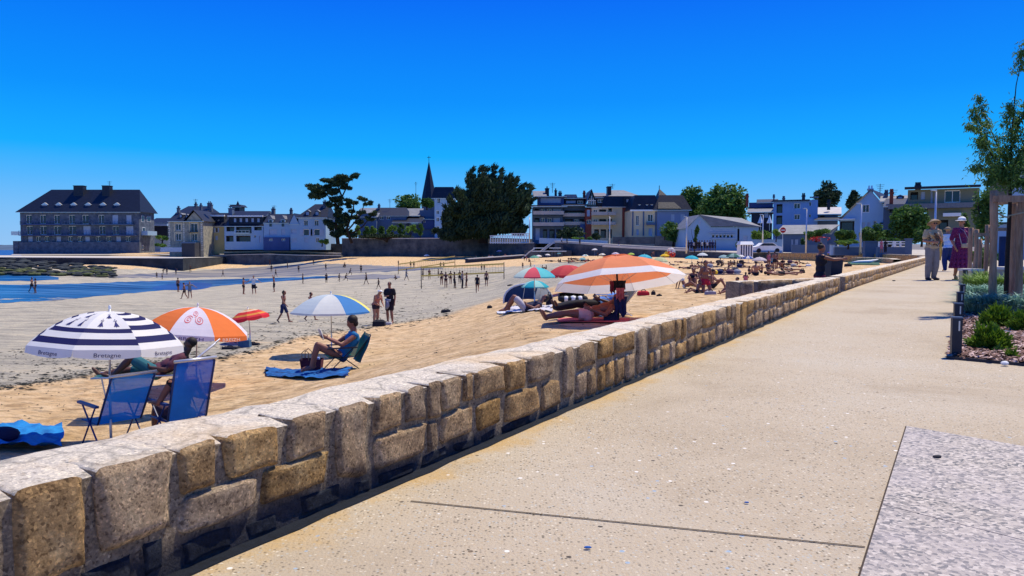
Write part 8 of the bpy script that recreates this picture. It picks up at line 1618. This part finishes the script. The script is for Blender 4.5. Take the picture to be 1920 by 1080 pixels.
# the woman reading
JR = pose(pel=(0,.02,.28), che=(0,.22,.55), nek=(0,.27,.73), hed=(0,.22,.90), hf=(0,-1,-.35), shL=(.18,.24,.66), shR=(-.18,.24,.66), hiL=(.10,-.02,.27), hiR=(-.10,-.02,.27), knL=(.13,-.46,.52), anL=(.12,-.58,.10), toL=(.13,-.76,.04), knR=(-.10,-.44,.46), anR=(-.10,-.52,.08), toR=(-.11,-.70,.04), elL=(.24,-.02,.50), wrL=(.10,-.26,.62), elR=(-.24,-.02,.50), wrR=(-.10,-.26,.62)); POSES['reading'] = JR
wr_ = person('tanned woman with short dark hair sitting in a low chair reading a book', V3((RC.x, RC.y-.02, RC.z+.02)), RCH.rotation_euler.z, 'reading', 1.02, 't', ('full', 'hair'), (('tank', (.015,.16,.34)), ('brief', (.012,.03,.10))), 1.08, True, .012, True)
q = MB(); q.add([(-.13,0,0),(0,.03,.0),(.13,0,0),(-.13,-.06,.19),(0,-.03,.19),(.13,-.06,.19),(-.13,.012,0),(0,.042,0),(.13,.012,0),(-.13,-.048,.19),(0,-.018,.19),(.13,-.048,.19)],[(0,1,4,3),(1,2,5,4),(6,9,10,7),(7,10,11,8),(0,3,9,6),(2,8,11,5),(3,4,10,9),(4,5,11,10)]); o_ = q.build('book', mat('book_pages', (.55,.52,.46), .8)); mw_ = Matrix.Rotation(RCH.rotation_euler.z, 4, 'Z'); o_.location = wr_.location+(mw_@V3((0,-.36,.62))); o_.rotation_euler = (0,0,RCH.rotation_euler.z); tag(o_, 'open book held by the woman reading', 'book')
q = MB(); vs = []; 
for j in range(7):
    for i in range(6):
        u = i/5-.5; v = j/6; vs.append((u*.62, .30+.20*v+.012*math.sin(i*2+j), .16+.50*v))
q.add(vs+[(x, y+.02, z) for x, y, z in vs], [(j*6+i, j*6+i+1, (j+1)*6+i+1, (j+1)*6+i) for j in range(6) for i in range(5)]+[(42+(j+1)*6+i, 42+(j+1)*6+i+1, 42+j*6+i+1, 42+j*6+i) for j in range(6) for i in range(5)]); o_ = q.build('chair_towel', mat('towel_bluegreen', (.01,.08,.30), .9, .2, 3, col2=(.01,.22,.20)), None, True); o_.location = RC; o_.rotation_euler = RCH.rotation_euler; tag(o_, 'blue and green towel draped over the back of the reading chair', 'towel')
# sitter in right blue chair
JC = pose(pel=(0,-.02,.44), che=(0,.10,.78), nek=(0,.14,.95), hed=(0,.11,1.11), hf=(0,-1,-.2), shL=(.18,.12,.90), shR=(-.18,.12,.90), hiL=(.1,.04,.42), hiR=(-.1,.04,.42), knL=(.14,-.42,.50), anL=(.13,-.55,.10), toL=(.14,-.72,.04), knR=(-.12,-.42,.48), anR=(-.12,-.58,.08), toR=(-.12,-.75,.04), elL=(.33,.08,.64), wrL=(.31,-.20,.62), elR=(-.33,.08,.64), wrR=(-.31,-.20,.62)); POSES['chair'] = JC
person('person sitting in the right blue chair, seen dark through the mesh', CH2.location+V3((0,0,0)), CH2.rotation_euler.z, 'chair', .93, 't', ('short', 'hair'), (('shorts', (.06,.03,.05)),('tank', BK)), 1.1, False, .013, True)
JG = pose(pel=(0,.05,.42), che=(0,.36,.58), nek=(0,.49,.70), hed=(0,.55,.86), hf=(0,-.9,.2), shL=(.18,.42,.64), shR=(-.18,.42,.64), hiL=(.1,0,.40), hiR=(-.1,0,.40), knL=(.12,-.36,.66), anL=(.12,-.66,.36), toL=(.13,-.80,.40), knR=(-.1,-.45,.42), anR=(-.1,-.90,.36), toR=(-.1,-1.0,.48), elL=(.30,.2,.46), wrL=(.2,-.05,.5), elR=(-.30,.2,.46), wrR=(-.2,-.05,.5)); POSES['lounge'] = JG
person('person in teal shorts reclining on the lounger behind the blue chairs', LG.location+V3((-.1,0,-.04)), LG.rotation_euler.z, 'lounge', .92, 'd', ('short', 'hair'), (('shorts', (.02,.12,.15)), ('tshirt', (.10,.03,.05))), 1.1, False, .013, True)
# ---------------- the two women on the promenade and the man behind
Yw = .88*F/(525-HOR)
JA = pose(elL=(.24,-.04,1.13), wrL=(.10,-.22,1.20), elR=(-.26,-.02,1.12), wrR=(-.12,-.24,1.10), hf=(.1,-1,-.25), knL=(.09,-.06,.50), anL=(.07,.02,.09), toL=(.1,-.16,.035), hed=(0,-.04,1.61)); POSES['phone'] = JA
p = V3(((1747-960)/F*Yw, Yw, 0)); A1 = person('woman in a patterned blouse, grey trousers and wide straw hat carrying a small dog', p, 0, 'phone', .97, 'f', ('bob', 'hairg'), (('trousers', (.24,.21,.19)), ('tshirt', (.50,.36,.20))), 1.12, True, .012, True)
q = MB(); h = JA['hed']; q.ell(h+V3((0,.01,.07)), (.10,.11,.075), nu=16, nv=9); q.tube([h+V3((0,.01,.05)), h+V3((0,0,.042)), h+V3((0,-.01,.02))], [.10,.15,.185], 20, cap=False); q.build('straw_hat', mat('straw', (.30,.22,.15), .9, .2, 20, bump=.01), A1, True)
q = MB(); [q.ell(h+V3((s*.033,-.092,.015)), (.028,.012,.022), nu=10, nv=6) for s in (1,-1)]; q.build('sunglasses', M['black'], A1, True)
q = MB(); vs = []; # jacket draped over her arm
for j in range(8):
    for i in range(6): a = i/5; z = 1.30-.10*j; vs.append((.16+.13*a+.02*math.sin(j+i*2), -.10+.16*a-.02*math.sin(i*3), z-.05*a))
q.add(vs+[(x+.012, y+.012, z) for x, y, z in vs], [(j*6+i, j*6+i+1, (j+1)*6+i+1, (j+1)*6+i) for j in range(7) for i in range(5)]+[(48+(j+1)*6+i, 48+(j+1)*6+i+1, 48+j*6+i+1, 48+j*6+i) for j in range(7) for i in range(5)]); q.build('yellow_cardigan', cl_mat((.62,.38,.08)), A1, True)
q = MB(); rnd = random.Random(6)
for i in range(60): a = rnd.uniform(-1.2, 1.2); z = rnd.uniform(.98, 1.36); q.ell((math.sin(a)*.165, -math.cos(a)*.135-.004, z), (.018,.006,.022), nu=6, nv=4, mi=i % 2)
q.build('blouse_print', [cl_mat((.06,.03,.03)), cl_mat((.55,.50,.46))], A1)
q = MB(); q.ell((-.02,-.26,1.20), (.08,.055,.06), nu=12, nv=8); q.ell((-.08,-.29,1.27), (.042,.045,.045), nu=10, nv=8); q.ell((-.09,-.335,1.262), (.018,.026,.018), nu=8, nv=6); 
for s in (1,-1): q.ell((-.08+s*.034,-.28,1.30), (.014,.01,.026), nu=6, nv=5)
for s in (1,-1): q.tube([(-.04+s*.03,-.29,1.16),(-.04+s*.03,-.32,1.10)], [.016,.012], 6)
q.tube([(.05,-.24,1.20),(.10,-.24,1.24)], [.012,.006], 6)
me = remesh(q, .008, 2); me.materials.append(mat('dog_fur', (.10,.06,.04), .9, .4, 30, bump=.01)); o_ = link('small_dog', me); o_.location = p; tag(o_, 'small brown dog carried in the arms of the straw hatted woman', 'dog')
JP = pose(hf=(-.75,-.55,-.1), elL=(.27,.02,1.13), wrL=(.22,-.10,.90), elR=(-.24,.04,1.13), wrR=(-.20,-.08,.92), knL=(.06,-.06,.50), anL=(.04,.02,.09), toL=(.05,-.16,.035), anR=(-.02,.20,.12), toR=(-.03,.08,.035), knR=(-.06,.03,.5)); POSES['purple'] = JP
p2 = V3(((1800-960)/F*Yw, Yw, 0)); A2 = person('woman in a long purple patterned dress with a white visor hat and beige shoulder bag', p2, 0, 'purple', 1.0, 'f', ('bob', 'hair'), (), 1.08, True, .012, True)
q = MB(); torso(q, JP, .022, 1.08, True)
for s in 'LR': cap(q, JP['sh'+s], JP['sh'+s].lerp(JP['el'+s], .92), .066, .064)
rnd = random.Random(1)
for i, (z, rx, ry) in enumerate(((1.0,.17,.13),(.90,.20,.155),(.78,.215,.17),(.64,.235,.18),(.50,.255,.20),(.36,.27,.21))): q.ell((0,0,z), (rx,ry,.11), nu=20, nv=9)
for i in range(14): a = i*math.pi/7; q.tube([(math.cos(a)*.17,math.sin(a)*.13,.95),(math.cos(a)*.27,math.sin(a)*.21,.33)], [.025,.035], 6)
me = remesh(q, .012, 4); cut(me, lambda p: .33 < p.z < 1.46)
md, t, b = node_mat('purple_dress'); tcn = N(t, 'ShaderNodeTexCoord').outputs['Object']; vo = N(t, 'ShaderNodeTexVoronoi'); vo.inputs['Scale'].default_value = 26; t.links.new(tcn, vo.inputs['Vector'])
t.links.new(ramp(t, vo.outputs['Distance'], [(.12, (.42,.10,.26)), (.24, (.14,.006,.075)), (1, (.11,.004,.06))]), b.inputs['Base Color']); b.inputs['Roughness'].default_value = .85
me.materials.append(md); link('dress', me, A2)
q = MB(); h = JP['hed']; f_ = JP['hf'].normalized(); q.ell(h+V3((0,.0,.075)), (.098,.108,.07), nu=16, nv=9); c = h+f_*.13+V3((0,0,.045)); q.ell(c, (.12,.10,.014), frame((0,0,1), f_.cross(V3((0,0,1)))), 14, 6); q.ell(h+V3((0,0,.04)), (.125,.13,.016), nu=18, nv=6); q.build('white_hat', M['white'], A2, True)
q = MB(); q.ell(h+V3((0,0,.062)), (.102,.112,.018), nu=18, nv=6); q.build('hat_band', cl_mat((.10,.16,.35)), A2, True)
q = MB(); sd_ = f_.cross(V3((0,0,1))); [q.ell(h+f_*.088+sd_*s*.035+V3((0,0,.018)), (.024,.024,.018), nu=10, nv=6) for s in (1,-1)]; q.build('sunglasses', M['black'], A2, True)
q = MB(); q.box(-.10,.12,-.235,-.175,.90,1.02); bag = q.build('shoulder_bag', cl_mat((.42,.33,.22)), A2); mod = bag.modifiers.new('b', 'BEVEL'); mod.width = .02; mod.segments = 3
q = MB(); q.tube([(-.10,-.20,1.0),(-.13,-.14,1.25),(-.10,-.02,1.46),(.0,.1,1.40)], .009, 6); q.tube([(.12,-.20,1.0),(.10,-.17,1.15),(-.02,-.15,1.38),(-.09,-.04,1.46)], .006, 6); q.build('bag_strap', cl_mat((.40,.38,.45)), A2, True)
for s_ in 'LR': q = MB(); t_ = JP['to'+s_]; a_ = JP['an'+s_]; q.box(t_.x-.045, t_.x+.045, t_.y-.03, a_.y+.04, 0, .02); q.box(t_.x-.047, t_.x+.047, t_.y+.03, t_.y+.06, .02, .085); q.build('sandal', cl_mat((.10,.05,.03)), A2)
for s_ in 'LR': q = MB(); t_ = JA['to'+s_]; a_ = JA['an'+s_]; q.ell((t_.x, (t_.y+a_.y)/2, .035), (.052,.15,.042), nu=12, nv=7); q.build('shoe', M['black'], A1, True)
Y3 = 28.5; p3 = V3(((1777-960)/F*Y3, Y3, 0)); A3 = person('walker with a straw hat in pale blue shirt and dark blue trousers, seen from behind', p3, math.radians(175), 'walk2', .98, 'f', ('short', 'hairg'), (('trousers', (.012,.03,.13)), ('tshirt', (.42,.55,.75))), 1.2, False, .014)
q = MB(); h = POSES['walk2']['hed']; q.ell(h+V3((0,.0,.07)), (.095,.105,.07), nu=14, nv=8); q.ell(h+V3((0,0,.045)), (.17,.17,.014), nu=18, nv=6); q.build('straw_hat', mat('straw', (.30,.22,.15)), A3, True)
